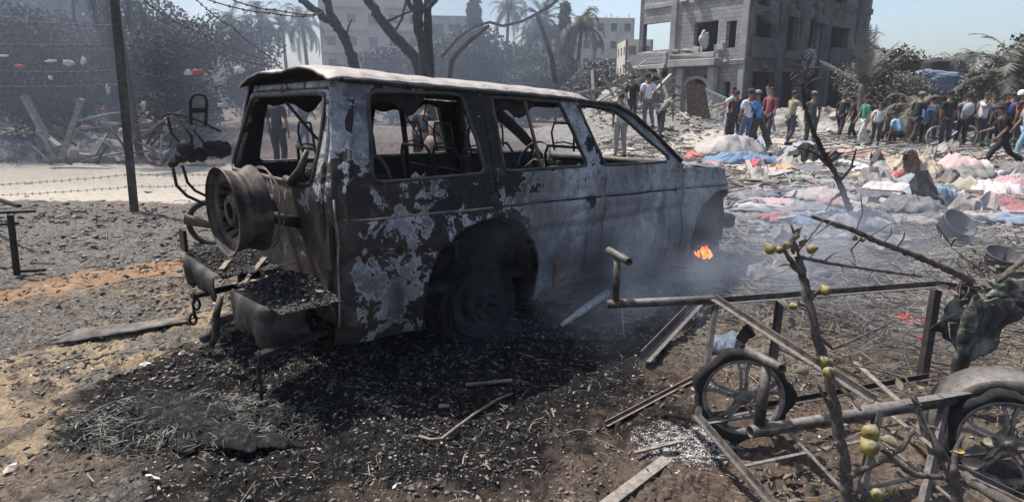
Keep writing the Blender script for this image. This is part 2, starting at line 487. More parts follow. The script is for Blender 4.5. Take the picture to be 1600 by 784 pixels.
def sticks(n, xy, ln, th, curl=0.2, lift=0.02):
    a = RNG.uniform(0, 2*PI, n); u = np.stack([np.cos(a), np.sin(a), RNG.normal(0, 0.12, n)], -1); w = np.stack([-np.sin(a), np.cos(a), 0*a], -1)
    z = H(xy[:, 0], xy[:, 1])+fine_h(xy[:, 0], xy[:, 1]); c = np.concatenate([xy, (z+lift*RNG.random(n)+0.003)[:, None]], 1)
    bend = RNG.normal(0, curl, n)[:, None]*ln[:, None]*w
    P = [c-u*ln[:, None]/2, c+bend*0.5+np.array([0, 0, 1])*ln[:, None]*0.06, c+u*ln[:, None]/2]
    vs = []
    for k, p in enumerate(P):
        tt = th[:, None]*(1.0, 0.9, 0.5)[k]
        for (s1, s2) in ((1, 0), (-0.5, 0.8), (-0.5, -0.8)): vs.append(p+w*tt*s1+np.array([0, 0, 1])*tt*s2)
    V = np.stack(vs, 1); Fb = []
    for j in range(2):
        for k in range(3): Fb.append((3*j+k, 3*j+(k+1) % 3, 3*j+3+(k+1) % 3, 3*j+3+k))
    Fq = (np.array(Fb)[None]+9*np.arange(n)[:, None, None]).reshape(-1, 4)
    return V.reshape(-1, 3), Fq
def scatter(n, rmin, rmax, dens):
    out = np.zeros((0, 2))
    while len(out) < n:
        th = RNG.uniform(rad(-46), rad(46), 60000); r = rmin*(rmax/rmin)**RNG.random(60000)
        x, y = r*np.sin(th), r*np.cos(th)
        keep = RNG.random(60000) < dens(x, y)
        out = np.concatenate([out, np.stack([x, y], -1)[keep]])
    return out[:n]
def clump(x, y, s=2.5, seed=1, lo=0.42, hi=0.62): return sst(lo, hi, fbm(x*s, y*s, 3, seed))
def d_char(x, y):
    d = seg_d(x, y, -0.95, 3.3, 1.6, 6.0)
    return np.maximum(sst(1.9, 0.8, d)*(0.4+0.6*clump(x, y)), 0.25*sst(1.6, 0.6, seg_d(x, y, -1.6, 1.6, 0.7, 3.0))*clump(x, y, 3.3, 4))
def d_soot(x, y): return sst(0.3, -0.6, x)*sst(9, 8, y)*sst(2.0, 3.0, y)*(0.25+0.75*clump(x, y, 1.9, 8))
def d_right(x, y): return sst(0.3, 1.2, x)*(0.2+0.8*clump(x, y, 1.6, 21, 0.4, 0.6))*sst(24, 10, y)
M['coal'] = simple('coal', (0.010, 0.010, 0.011), (0.05, 0.047, 0.045), 40, 0.7, 0.3, 0.003)
M['flake'] = simple('flake', (0.10, 0.09, 0.08), (0.36, 0.31, 0.25), 6, 0.9, 0.2, 0.002, lo=0.4, hi=0.66)
# ================================================================ burnt off-road wagon
# car coordinates: X from tail to nose, Y from right side to left side, Z up
CW = 1.66
car = thing('burnt_car', 'burnt out off-road wagon with bare windows and spare rim on its tailgate', 'car')
_c, _s = math.cos(-.02), math.sin(-.02); R1 = Matrix(((_c, 0, -_s), (0, 1, 0), (_s, 0, _c)))
_c, _s = math.cos(-.011), math.sin(-.011); R2 = Matrix(((1, 0, 0), (0, _c, -_s), (0, _s, _c)))
RC = Matrix.Rotation(0.7243, 3, 'Z') @ R1 @ R2
car.rotation_euler = RC.to_euler(); car.location = (-0.687, 4.098, 0)
CO = np.array([1.0, 0.8, 0.0])
def cv(x, y, z): return Vector((x-1.0, y-0.8, z))
def car_world(x, y, z): return Vector((-0.687, 4.098, 0)) + RC @ cv(x, y, z)

def paint_mat(name, bias=0.0, pc1=(0.20, 0.21, 0.225), pc2=(0.43, 0.435, 0.44), dusty=False):
    q = NT(name)
    a = q.attr('paint'); hot = q.attr('rusty')
    n1 = q.noise(5.0, 14, 0.70, 0.9); n2 = q.noise(2.1, 8, 0.6, 0.3); n3 = q.noise(60, 8, 0.75); n4 = q.noise(13, 10, 0.7, 0.4); n5 = q.noise(1.3, 4, 0.55, 0.2); n6 = q.noise(0.9, 3, 0.5)
    f = q.math('ADD', q.math('ADD', n1, q.math('MULTIPLY', q.math('SUBTRACT', n4, 0.5), 0.7)), q.math('SUBTRACT', a, 0.5+bias*-1))
    m = q.ramp(f, [(0.485, 0.0), (0.515, 1.0)])
    paint = q.mix(q.ramp(n2, [(0.35, 0.0), (0.6, 1.0)]), pc1, pc2)
    paint = q.mix(q.ramp(n3, [(0.40, 0.55), (0.56, 0.0)]), paint, (0.07, 0.068, 0.07))
    sootp = q.mix(q.ramp(n4, [(0.46, 0.0), (0.66, 0.7)]), paint, (0.06, 0.063, 0.07)); sootp = q.mix(q.ramp(n5, [(0.45, 0.0), (0.66, 0.85)]), sootp, (0.045, 0.047, 0.053))
    mp = q.n('ShaderNodeMapping'); mp.inputs['Scale'].default_value = (9, 9, 1.3); q.L(q.tc.outputs['Object'], mp.inputs[0]); ns = q.noise(1.0, 6, 0.6, 0.2, w=mp.outputs[0])
    paint = q.mix(q.ramp(ns, [(0.48, 0.0), (0.66, 0.75)]), paint, (0.085, 0.08, 0.078))
    sootp = q.mix(q.ramp(ns, [(0.46, 0.0), (0.66, 0.8)]), sootp, (0.03, 0.03, 0.032))
    char = q.mix(q.ramp(n3, [(0.45, 0.0), (0.7, 1.0)]), (0.008, 0.008, 0.009), (0.036, 0.034, 0.034)); char = q.mix(q.ramp(n1, [(0.52, 0.0), (0.66, 0.55)]), char, (0.10, 0.098, 0.098))
    rust = q.mix(q.ramp(n4, [(0.35, 0.0), (0.65, 1.0)]), (0.045, 0.034, 0.028), (0.14, 0.095, 0.07))
    char = q.mix(q.math('MULTIPLY', hot, q.ramp(n2, [(0.45, 0.0), (0.65, 0.9)])), char, rust)
    c = q.mix(m, char, sootp)
    edge = q.ramp(f, [(0.485, 0.0), (0.50, 0.85), (0.525, 0.7), (0.56, 0.0)])       # pale ash lines round the blistered paint
    c = q.mix(q.math('MULTIPLY', edge, q.ramp(n4, [(0.40, 0.15), (0.58, 1.0)])), c, (0.46, 0.455, 0.45))
    if dusty:
        g = q.n('ShaderNodeNewGeometry'); sp = q.n('ShaderNodeSeparateXYZ'); q.L(g.outputs['Normal'], sp.inputs[0])
        up = q.ramp(sp.outputs[2], [(0.25, 0.0), (0.75, 1.0)])
        c = q.mix(q.math('MULTIPLY', up, q.ramp(q.math('ADD', q.math('MULTIPLY', n3, 0.5), q.math('MULTIPLY', n4, 0.5)), [(0.38, 0.05), (0.50, 0.75), (0.6, 0.95)])), c, (0.36, 0.315, 0.275))
    q.col(c, q.mix(m, 0.85, 0.55)); q.b.inputs['Specular IOR Level'].default_value = 0.35
    q.bump(q.math('ADD', q.math('MULTIPLY', m, 0.25), q.math('ADD', q.math('MULTIPLY', n4, 0.4), q.math('MULTIPLY', n3, 0.25))), 0.8, 0.008)
    return q.m
M['body'] = paint_mat('body_paint')
M['roof'] = paint_mat('roof_ash', pc1=(0.14, 0.13, 0.12), pc2=(0.34, 0.31, 0.285), dusty=True)

ARC_R, ARC_F = (0.98, 0.36), (3.62, 0.36)
def arch(P, c, r, rx=1.0): return np.hypot((P[..., 0]-c[0])/rx, P[..., 1]-c[1])-r
WQ = [(0.25, 1.045), (0.27, 1.50), (0.93, 1.50), (1.00, 1.05)]
WD2 = [(1.14, 1.055), (1.14, 1.49), (1.72, 1.47), (1.90, 1.05)]
WD1 = [(2.06, 1.045), (1.90, 1.465), (2.26, 1.435), (2.93, 1.03)]
def gut(x): return 1.555-0.035*(x-0.1)-0.02*np.maximum(x-1.4, 0)**2
def side_t(x, z):
    t = 0.15*np.clip((z-1.0)/0.55, 0, 2)**1.15
    t = t + 0.05*np.clip((0.55-z)/0.35, 0, 1)**2
    t = t + 0.012*sst(0.86, 0.84, z-0.0*x)*sst(0.58, 0.84, z)*0 + 0.014*np.exp(-((z-(0.865-0.02*x))/0.012)**2) + 0.010*np.exp(-((z-0.64)/0.014)**2)
    t = t - 0.018*sst(0.90, 0.80, z)*sst(0.66, 0.70, z)
    t = t + 0.09*np.clip((0.24-x)/0.2, 0, 1)**2 + 0.30*np.clip((x-3.62)/0.45, 0, 1.05)**2
    for c in (ARC_R, ARC_F):
        r = np.hypot(x-c[0], z-c[1]); t = t - 0.035*sst(0.60, 0.44, r)*sst(1.0, 0.7, z)
    t = t + (fbm(x*2.6, z*2.6, 3, 51)-0.5)*0.055 + (fbm(x*9, z*9, 3, 61)-0.5)*0.016 + 0.006*np.abs(fbm(x*5, z*3, 2, 66)-.5)
    # fist-deep dents in the doors
    for (a, b, r, d) in ((1.55, 0.72, 0.20, 0.03), (2.5, 0.55, 0.22, 0.02), (1.8, 0.42, 0.13, -0.015), (0.35, 0.7, 0.15, 0.02)):
        t = t + d*np.exp(-(((x-a)/r)**2+((z-b)/r)**2))
    return t
def side_map(near=True):
    def f(x, z):
        t = side_t(x, z)
        y = t if near else CW-t
        xx = x + 0.10*np.clip((z-0.95)/0.6, 0, 1)*np.clip((0.5-x)/0.4, 0, 1)
        return np.stack([xx, y, z], -1)-CO
    return f
def paint_side(x, z):
    a = np.full_like(x, 0.50)
    a += 0.19*sst(2.0, 2.15, x) + 0.18*sst(1.15, 1.45, x) + 0.06*sst(1.2, 1.5, x)*sst(0.85, 0.7, z)                                     # front door keeps most paint
    a -= 0.24*np.exp(-(((x-1.05)/0.45)**2+((z-0.52)/0.30)**2))       # tyre fire
    a -= 0.10*np.exp(-(((x-1.05)/0.5)**2+((z-1.05)/0.25)**2))
    a += 0.14*np.exp(-(((x-0.36)/0.16)**2+((z-0.42)/0.22)**2)) - 0.3*sst(0.16, 0.10, x)*sst(0.95, 0.8, z)
    a -= 0.22*np.exp(-(((x-0.06)/0.16)**2+((z-0.88)/0.20)**2))
    a += 0.12*sst(1.1, 1.3, z)*sst(0.35, 0.2, x)
    a -= 0.12*np.exp(-(((x-2.05)/0.12)**2))
    a -= 0.07*sst(3.0, 3.2, x) + 0.10*sst(1.45, 1.5, z)*sst(0.4, 0.8, x)
    a -= 0.10*sst(1.0, 1.08, z)*sst(0.6, 1.0, x)
    a -= 0.1*np.exp(-((z-0.27)/0.08)**2)*sst(2.2, 1.6, x)
    a += 0.06*np.exp(-((z-0.82)/0.05)**2)
    r = 0.12+0.35*np.exp(-(((x-0.3)/0.4)**2))
    return dict(paint=a, rusty=r)
def quad_region(x0, x1, topf=None, lean=None):
    def f(P):
        x, z = P[..., 0], P[..., 1]
        return np.maximum.reduce([x0-x if not callable(x0) else x0(z)-x, x-x1 if not callable(x1) else x-x1(z), z-gut(x), 0.19-z])
    return f
def with_holes(base, *holes):
    return lambda P: np.maximum.reduce([base(P)]+[-h(P) for h in holes])
split_q = lambda z: 1.055+0*z
split_b = lambda z: 2.065 - 0.20*np.clip((z-1.02)/0.5, 0, 1)
split_b2 = lambda z: 2.075 - 0.20*np.clip((z-1.02)/0.5, 0, 1)
apil = lambda z: np.where(z > 1.0, 3.065-(z-1.0)*1.52, 3.065)
for near in (True, False):
    sm = side_map(near); of = 1 if near else -1
    mats = [M['body'], M['char']]
    quarter = with_holes(quad_region(0.06, split_q), lambda P: conv(P, WQ, 0.022), lambda P: arch(P, ARC_R, 0.43, 1.04))
    rear_d = with_holes(quad_region(lambda z: 1.065+0*z, split_b), lambda P: conv(P, WD2, 0.012), lambda P: arch(P, ARC_R, 0.445, 1.04))
    front_d = with_holes(quad_region(split_b2, apil), lambda P: conv(P, WD1, 0.016))
    def fend(P):
        x, z = P[..., 0], P[..., 1]
        top = 0.985-0.07*(x-3.0)-0.25*np.clip(x-3.85, 0, 1)**2*6
        return np.maximum.reduce([3.075-x, x-4.10+0.12*np.clip((0.6-z)/0.3, 0, 1), z-top, 0.21-z, -arch(P, ARC_F, 0.40)])
    panel('rear_quarter_panel', quarter, (0.04, 1.1, 0.17, 1.6), sm, mats, car, attrf=paint_side, off=of)
    panel('rear_door', rear_d, (1.04, 2.1, 0.17, 1.6), sm, mats, car, attrf=paint_side, off=of)
    panel('front_door', front_d, (1.84, 3.1, 0.17, 1.6), sm, mats, car, attrf=paint_side, off=of)
    panel('front_fender', fend, (3.05, 4.14, 0.19, 1.05), sm, mats, car, attrf=paint_side, off=of)
    # window surrounds, door pillars inside
    for poly, k, c in ((WQ, 0.022, (0.6, 1.27)), (WD2, 0.012, (1.48, 1.27)), (WD1, 0.016, (2.25, 1.2))):
        mb = MB(); closed_tube(mb, contour(lambda P, poly=poly, k=k: conv(P, poly, k), c, sm, 90), 0.011); mb.build('window_surround', M['char_metal'], car, True)
    def sp(x, z, d=0.0):
        p = sm(np.array([x]), np.array([z]))[0]; return Vector(p)+Vector((0, d if near else -d, 0))
    mb = MB(); mb.tube([sp(x, gut(x)-0.004, -0.012) for x in np.linspace(0.10, 2.32, 22)], 0.014, 6)
    mb.tube([sp(2.32, gut(2.32)-0.004, -0.012), sp(2.5, 1.385, -0.01), sp(2.78, 1.21, -0.01), sp(3.02, 1.03, -0.01)], 0.016, 6)
    mb.build('rain_gutter', M['body'], car, True)
    mb = MB(); mb.bar(sp(1.46, 1.06, 0.01), sp(1.415, 1.49, 0.01), 0.014, 0.018, up=(0, 1, 0)); mb.build('window_divider', M['rust'], car)
    # sill under the doors, inner pillars
    mb = MB(); mb.bar(sp(1.45, 0.2, 0.05), sp(3.2, 0.21, 0.05), 0.1, 0.10); mb.build('sill', M['char_metal'], car, bevel=0.012)
    for xa, xb in ((1.06, 1.06), (2.07, 1.90)):
        mb = MB(); mb.bar(sp(xa, 0.25 if xa > 2 else 0.86, 0.05), sp(xa, 1.03, 0.05), 0.06, 0.09, up=(0, 1, 0)); mb.bar(sp(xa, 1.03, 0.045), sp(xb, 1.50, 0.035), 0.05, 0.06, up=(0, 1, 0))
        mb.build('door_pillar', M['char_metal'], car, bevel=0.01)
    # wheel arch liners
    for c, r in ((ARC_R, 0.43), (ARC_F, 0.40)):
        mb = MB(); ys = (0.0, 0.34) if near else (CW, CW-0.34); vs = []; fs = []
        for i in range(25):
            a = -0.35+(PI+0.7)*i/24
            y0 = ys[0] + (0.02 if near else -0.02)+(0.12 if (c is ARC_F) else 0)*(1 if near else -1)*max(0, math.cos(a))
            for y in (y0, ys[1]): vs.append(cv(c[0]+math.cos(a)*(r-0.006), y, max(c[1]+math.sin(a)*(r-0.006), 0.2)))
        for i in range(24): fs.append((2*i, 2*i+1, 2*i+3, 2*i+2))
        n0 = len(vs); ring = [1+2*i for i in range(25)]; fs.append(tuple(ring))
        mb.add(vs, fs); mb.build('wheel_arch', M['char'], car, True)

# door handles on the near side, burnt lock holes
for x in (1.92, 2.92):
    p = side_map(True)(np.array([x]), np.array([0.80]))[0]
    mb = MB(); mb.lathe([(0.0, -0.004), (0.035, -0.004), (0.045, 0.001), (0.047, 0.004)], 16, Matrix.Translation(Vector(p)+Vector((0, -0.006, 0))) @ Matrix.Rotation(PI/2, 4, 'X'))
    mb.build('door_handle_recess', M['char'], car, True)

# roof ---------------------------------------------------------------
def roof_map(u, v):      # u along X, v across Y (0..1.66)
    e = 0.165
    y = e + (CW-2*e)*v
    s = np.abs(2*v-1)
    z = gut(u) + 0.015 + 0.078*(1-s**3.6) - 0.012*sst(0.6, 1, 1-s) + 0.007*np.exp(-((s-0.9)/0.03)**2)
    z = z - 0.10*np.clip((u-1.9)/0.5, 0, 1)**2
    z = z - 0.022*np.clip((0.24-u)/0.12, 0, 1)**2
    z = z + (fbm(u*4, y*4, 3, 71)-0.5)*0.035*(1-s**4) + 0.006*np.sin(u*38)*np.exp(-((s-0.86)/0.1)**2)
    return np.stack([u, y - 0.0*u, z], -1)-CO
def roof_attr(u, v):
    s = np.abs(2*v-1)
    return dict(paint=0.60+0.12*sst(0.5, 0.1, u)-0.22*sst(1.9, 2.35, u)+0*s, rusty=0.8+0*u)
panel('roof', lambda P: np.maximum.reduce([0.13-P[..., 0], P[..., 0]-2.36, -P[..., 1], P[..., 1]-1.0]), (0.0, 2.36, 0, 1.0), roof_map, [M['roof'], M['char']], car, step=0.0165, thick=0.012, attrf=roof_attr)
mb = MB()
for xb in (0.35, 1.03, 1.9):
    mb = MB(); pts = [Vector(roof_map(np.array([xb]), np.array([v]))[0])-Vector((0, 0, 0.035)) for v in np.linspace(0.02, 0.98, 14)]
    for a, b in zip(pts, pts[1:]): mb.bar(a, b, 0.06, 0.025)
    mb.build('roof_bow', M['char'], car)
# rear face ----------------------------------------------------------
WR = [(0.24, 1.02), (0.19, 1.49), (1.45, 1.49), (1.55, 1.02)]
def rear_map(dx=0.0):
    def f(y, z):
        x = 0.07 + dx + 0.15*np.clip((z-0.98)/0.57, 0, 1.2) - 0.02*sst(0.5, 0.9, z)
        s = np.abs(y-CW/2)/(CW/2); x = x + 0.09*np.clip((s-0.8)/0.2, 0, 1)**2
        # tumblehome
        yy = CW/2+(y-CW/2)*(1-0.16*np.clip((z-1.0)/0.55, 0, 1.2)**1.1)
        x = x + (fbm(y*4, z*4, 3, 91)-0.5)*0.02
        return np.stack([x, yy, z], -1)-CO
    return f
def paint_rear(y, z):
    a = np.full_like(y, 0.46) - 0.15*sst(1.02, 0.8, z) + 0.10*sst(1.45, 1.5, z)+0.05*sst(0.25, 0.1, y)*sst(1.0, 1.1, z)
    return dict(paint=a, rusty=np.full_like(y, 1.0))
body_r = with_holes(lambda P: np.maximum.reduce([0.02-P[..., 0], P[..., 0]-CW+0.02, P[..., 1]-1.555, 0.30-P[..., 1]]), lambda P: conv(P, [(0.13, 0.46), (0.13, 1.52), (1.53, 1.52), (1.60, 0.46)], 0.02))
panel('rear_frame', body_r, (0.0, CW, 0.28, 1.58), rear_map(0), [M['body'], M['char']], car, attrf=paint_rear, off=-1, thick=0.03)
gate = with_holes(lambda P: conv(P, [(0.142, 0.47), (0.142, 1.51), (1.518, 1.51), (1.588, 0.47)], 0.02), lambda P: conv(P, WR, 0.022))
tg = panel('tailgate', gate, (0.12, 1.61, 0.45, 1.53), rear_map(-0.012), [M['body'], M['char']], car, attrf=paint_rear, off=-1, thick=0.035)
mb = MB(); closed_tube(mb, contour(lambda P: conv(P, WR, 0.022), (0.85, 1.25), rear_map(-0.014), 90), 0.013); mb.build('window_surround', M['char_metal'], tg, True)
mb = MB(); mb.tube([cv(0.02, 0.52, 1.04), cv(0.01, 0.42, 1.03), cv(0.03, 0.34, 1.10), cv(0.06, 0.31, 1.2)], [0.02, 0.026, 0.022, 0.012], 8); mb.build('melted_trim', M['char_metal'], tg, True)
for y in (0.05, 1.46):      # lamp openings beside the tailgate
    mb = MB(); mb.box(cv(0.065, y+0.075, 0.72), (0.03, 0.11, 0.26)); mb.build('tail_lamp_socket', M['char'], car, bevel=0.015)
# floor of the interior, parcel sills, front end
def sheet(name, p, mat, parent, t=0.01):
    mb = MB(); mb.add(p, [(0, 1, 2, 3)]); o = mb.build(name, mat, parent); s = o.modifiers.new('s', 'SOLIDIFY'); s.thickness = t; return o
sheet('floor_pan', [cv(0.1, 0.08, 0.42), cv(3.1, 0.08, 0.36), cv(3.1, CW-0.08, 0.36), cv(0.1, CW-0.08, 0.42)], M['char'], car, 0.04)
sheet('bulkhead', [cv(3.08, 0.06, 0.3), cv(3.08, CW-0.06, 0.3), cv(3.06, CW-0.06, 0.96), cv(3.06, 0.06, 0.96)], M['char'], car, 0.03)
def hood_map(u, v):
    y = 0.07+(CW-0.14)*v; s = np.abs(2*v-1)
    z = 0.985-0.06*(u-3.0)-0.35*np.clip(u-3.8, 0, 1)**2 + 0.04*(1-s**2)-0.05*np.exp(-(((u-3.5)/0.3)**2+((v-0.5)/0.3)**2)) + (fbm(u*5, y*5, 3, 33)-0.5)*0.05
    inn = 0.28*np.clip((u-3.62)/0.45, 0, 1)**2
    return np.stack([u, CW/2+(y-CW/2)*(1-inn), z], -1)-CO
panel('hood', lambda P: np.maximum.reduce([3.05-P[..., 0], P[..., 0]-4.08, -P[..., 1], P[..., 1]-1.0]), (3.05, 4.08, 0, 1.0), hood_map, [M['body'], M['char']], car, step=0.02, thick=0.01, attrf=lambda u, v: dict(paint=0.5+0*u, rusty=0.7+0*u))
sheet('grille', [cv(4.07, 0.3, 0.35), cv(4.07, CW-0.3, 0.35), cv(4.07, CW-0.3, 0.88), cv(4.07, 0.3, 0.88)], M['char_metal'], car, 0.02)
mb = MB(); mb.box(cv(4.14, CW/2, 0.40), (0.10, 1.45, 0.14)); mb.build('front_bumper', M['char_metal'], car, bevel=0.03)
mb = MB(); mb.tube([cv(3.03, 0.12, 0.99), cv(3.05, CW/2, 1.0), cv(3.03, CW-0.12, 0.99)], 0.03, 8)
mb.tube([cv(2.36, 0.17, 1.455), cv(2.38, CW/2, 1.485), cv(2.36, CW-0.17, 1.455)], 0.03, 8); mb.build('windscreen_frame', M['char_metal'], car, True)
# dashboard, steering wheel, seats stripped to their wire frames
mb = MB()
for k in range(40):
    mb.ico(cv(random.uniform(2.75, 3.03), random.uniform(0.12, CW-0.12), random.uniform(0.82, 0.93)), random.uniform(0.03, 0.08), 1, (1, 1, 0.7), 0.3)
mb.bar(cv(2.9, 0.1, 0.84), cv(2.9, CW-0.1, 0.84), 0.22, 0.14); mb.build('dashboard', M['char'], car)
sw = MB(); c0 = cv(2.52, 1.2, 0.99); Mx = Matrix.Translation(c0) @ Matrix.Rotation(rad(-62), 4, 'Y')
closed_tube(sw, [Mx @ Vector((0.18*math.cos(2*PI*k/28), 0.18*math.sin(2*PI*k/28), 0)) for k in range(28)], 0.012)
for a in (0.3, 2.4, 4.7): sw.tube([c0, Mx @ Vector((0.175*math.cos(a), 0.175*math.sin(a), 0))], 0.009, 6)
sw.tube([c0, cv(2.85, 1.2, 0.82)], 0.02, 8); sw.build('steering_wheel', M['char_metal'], car, True)
def seat_frame(x, y, w=0.42, rest=True, h=0.62):
    mb = MB()
    b = x-0.05
    pts = [cv(b, y-w/2, 0.62), cv(b-0.10, y-w/2, 0.62+h*0.75), cv(b-0.12, y-w/2+0.05, 0.62+h*0.86), cv(b-0.12, y+w/2-0.05, 0.62+h*0.86), cv(b-0.10, y+w/2, 0.62+h*0.75), cv(b, y+w/2, 0.62)]
    mb.tube(pts, 0.011, 8)
    for z in (0.70, 0.80, 0.90, 1.0): mb.tube([cv(b-0.02-(z-.62)*.15, y-w/2, z), cv(b-0.02-(z-.62)*.15, y+w/2, z+random.uniform(-.02, .02))], 0.006, 6)
    for yy in np.linspace(y-w/2+.06, y+w/2-.06, 5): mb.tube([cv(b-.02, yy, 0.62), cv(b+0.02-.1, yy+random.uniform(-.02, .02), 0.9)], 0.004, 5)
    mb.tube([cv(b, y-w/2, 0.6), cv(b+0.42, y-w/2, 0.62), cv(b+0.45, y, 0.62), cv(b+0.42, y+w/2, 0.62), cv(b, y+w/2, 0.6)], 0.014, 8)
    for yy in (y-w/2+0.03, y+w/2-0.03):
        mb.tube([cv(b+0.03, yy, 0.6), cv(b+0.03, yy, 0.42)], 0.012, 6); mb.tube([cv(b+0.38, yy, 0.6), cv(b+0.38, yy, 0.41)], 0.012, 6)
    if rest:      # head restraint hoop
        z0 = 0.62+h*0.86
        mb.tube([cv(b-0.11, y-0.10, z0-0.03), cv(b-0.13, y-0.115, z0+0.10), cv(b-0.13, y-0.09, z0+0.17), cv(b-0.13, y+0.09, z0+0.17), cv(b-0.13, y+0.115, z0+0.10), cv(b-0.11, y+0.10, z0-0.03)], 0.008, 8)
        mb.tube([cv(b-0.115, y-0.11, z0+0.02), cv(b-0.12, y, z0+0.035), cv(b-0.115, y+0.11, z0+0.02)], 0.006, 6)
    mb.build('seat_frame', M['char_metal'], car, True)
for x in (0.62, 1.45, 2.25):
    for y in (0.42, 1.22): seat_frame(x, y)
seat_frame(1.45, 0.82, 0.34)
mb = MB(); mb.tube([cv(0.22, 0.95, 1.45), cv(0.30, 0.75, 1.25), cv(0.38, 0.5, 1.12), cv(0.4, 0.3, 1.08)], 0.009, 6); mb.build('hanging_seat_belt', M['char'], car, True)
# loose debris lying on the floor pan
mb = MB()
for k in range(260):
    x, y = random.uniform(0.2, 2.95), random.uniform(0.12, CW-0.12)
    mb.ico(cv(x, y, 0.45+random.random()*0.1), random.uniform(0.02, 0.09), 0, (1, 1, 0.6), 0.35)
setp(mb.build('charred_upholstery_debris', M['char'], car), kind='stuff')

# steel wheels without tyres -----------------------------------------
def steel_wheel(name, Mx, parent, mat, R=0.225, w=0.19, tyre_wire=False):
    """axis = local +Z points outwards (visible face)"""
    h = w/2
    prof = [(R, h), (R+.004, h-0.006), (R-0.004, h-0.018), (R-0.014, h-0.024), (R-0.018, h-0.05), (R-0.03, 0.02), (R-0.024, 0.012), (R-0.024, 0.0), (R-0.032, -0.006), (R-0.032, -0.024), (R-0.024, -0.03), (R-0.018, -h+0.04), (R-0.008, -h+0.018), (R, -h+0.004), (R, -h), (R-0.008, -h)]
    inner = [(r-0.006, z) for r, z in prof[::-1]]
    mb = MB(); mb.lathe(prof+inner+[prof[0]], 56, Mx)
    rim = mb.build(name, mat, parent, True)
    def dsk(P):
        x, y = P[..., 0], P[..., 1]; r = np.hypot(x, y)
        a = np.arctan2(y, x); n = 14; a2 = (a+PI/n) % (2*PI/n)-PI/n
        hx, hy = r*np.cos(a2)-0.131, r*np.sin(a2)
        hole = np.hypot(hx*0.62, hy)-0.0125
        n6 = 6; a6 = (a+PI/n6) % (2*PI/n6)-PI/n6
        lug = np.hypot(r*np.cos(a6)-0.07, r*np.sin(a6))-0.008
        return np.maximum.reduce([r-(R-0.022), 0.045-r, -hole, -lug])
    def dm(x, y):
        r = np.hypot(x, y)
        z = h-0.035 - 0.05*sst(0.165, 0.115, r)+0.045*sst(0.105, 0.075, r) - 0.0*x
        V = np.stack([x, y, z], -1)
        Mn = np.array(Mx); return V @ Mn[:3, :3].T + Mn[:3, 3]
    d = panel('wheel_disc', dsk, (-0.2, 0.2, -0.2, 0.2), dm, mat, rim, step=0.006, thick=0.006)
    return rim
M['rim'] = simple('rim_burnt', (0.018, 0.016, 0.015), (0.135, 0.108, 0.088), 7, 0.7, 0.6, 0.004, 0.2, 0.42, 0.66)
ax_m = lambda c, d: Matrix.Translation(c) @ Vector(d).to_track_quat('Z', 'Y').to_matrix().to_4x4()
sp_w = steel_wheel('spare_wheel', ax_m(cv(-0.245, 0.50, 0.895), (-1, -0.05, -0.02)), tg, M['rim'], 0.228, 0.17)
mb = MB(); mb.lathe([(0.0, 0.0), (0.05, 0.0), (0.06, -0.05), (0.06, -0.1), (0.02, -0.12)], 20, ax_m(cv(-0.16, 0.52, 0.9), (-1, -0.05, 0)))
for dy in (-0.1, 0.1): mb.bar(cv(-0.12, 0.54+dy, 0.86), cv(0.06, 0.54+dy, 0.80), 0.03, 0.06)
mb.build('wheel_carrier', M['char_metal'], tg, True)
# steel radial cords of the burnt tyre hanging on the inner lip
mb = MB()
for k in range(3):
    closed_tube(mb, [ax_m(cv(-0.13+0.012*k, 0.5, 0.9), (-1, -0.05, 0)) @ Vector(((0.212+0.012*math.sin(3*a+k))*math.cos(a), (0.212+0.01*math.cos(5*a+k))*math.sin(a), 0.012*math.sin(4*a+2*k))) for a in np.linspace(0, 2*PI, 48, endpoint=False)], 0.0035, 5)
mb.build('tyre_cord', M['rust'], sp_w, True)
for (c, yy, near) in ((ARC_R, 0.13, 1), (ARC_F, 0.20, 1), (ARC_R, CW-0.13, 0), (ARC_F, CW-0.2, 0)):
    steel_wheel('wheel_rim', ax_m(cv(c[0]+0.02, yy, 0.225+(0.03 if c is ARC_R else 0.04)), (0, -1 if near else 1, 0)), car, M['char'], 0.225, 0.19)
    mb = MB()
    for k in range(9):
        closed_tube(mb, [cv(c[0]+0.02, yy, 0.235)+Vector(((0.25+0.03*math.sin(2*a+k*1.3)+.01*k)*math.cos(a), (0.02*k-0.09)+0.02*math.sin(5*a+k), max((0.235+0.02*math.cos(3*a+k))*math.sin(a), -0.2))) for a in np.linspace(0, 2*PI, 40, endpoint=False)], 0.006, 5)
    mb.build('burnt_tyre_cord', M['char'], car, True)
mb = MB(); mb.tube([cv(0.98, 0.25, 0.26), cv(0.98, CW-0.25, 0.26)], 0.045, 10); mb.ico(cv(0.98, 0.8, 0.27), 0.13, 2); mb.build('rear_axle', M['char'], car, True)
mb = MB(); mb.tube([cv(3.62, 0.3, 0.28), cv(3.62, CW-0.3, 0.28)], 0.04, 10); mb.build('front_axle', M['char'], car, True)
mb = MB()
for y in (0.4, 1.26): mb.bar(cv(-0.05, y, 0.33), cv(4.0, y, 0.33), 0.07, 0.11)
for x in (0.1, 0.6, 1.5, 2.4, 3.2): mb.bar(cv(x, 0.4, 0.33), cv(x, 1.26, 0.33), 0.07, 0.08)
mb.build('chassis', M['char'], car)
mb = MB(); mb.box(cv(1.62, 0.05, 0.33), (0.04, 0.1, 0.2)); mb.build('underbody_bracket', M['rust'], car)
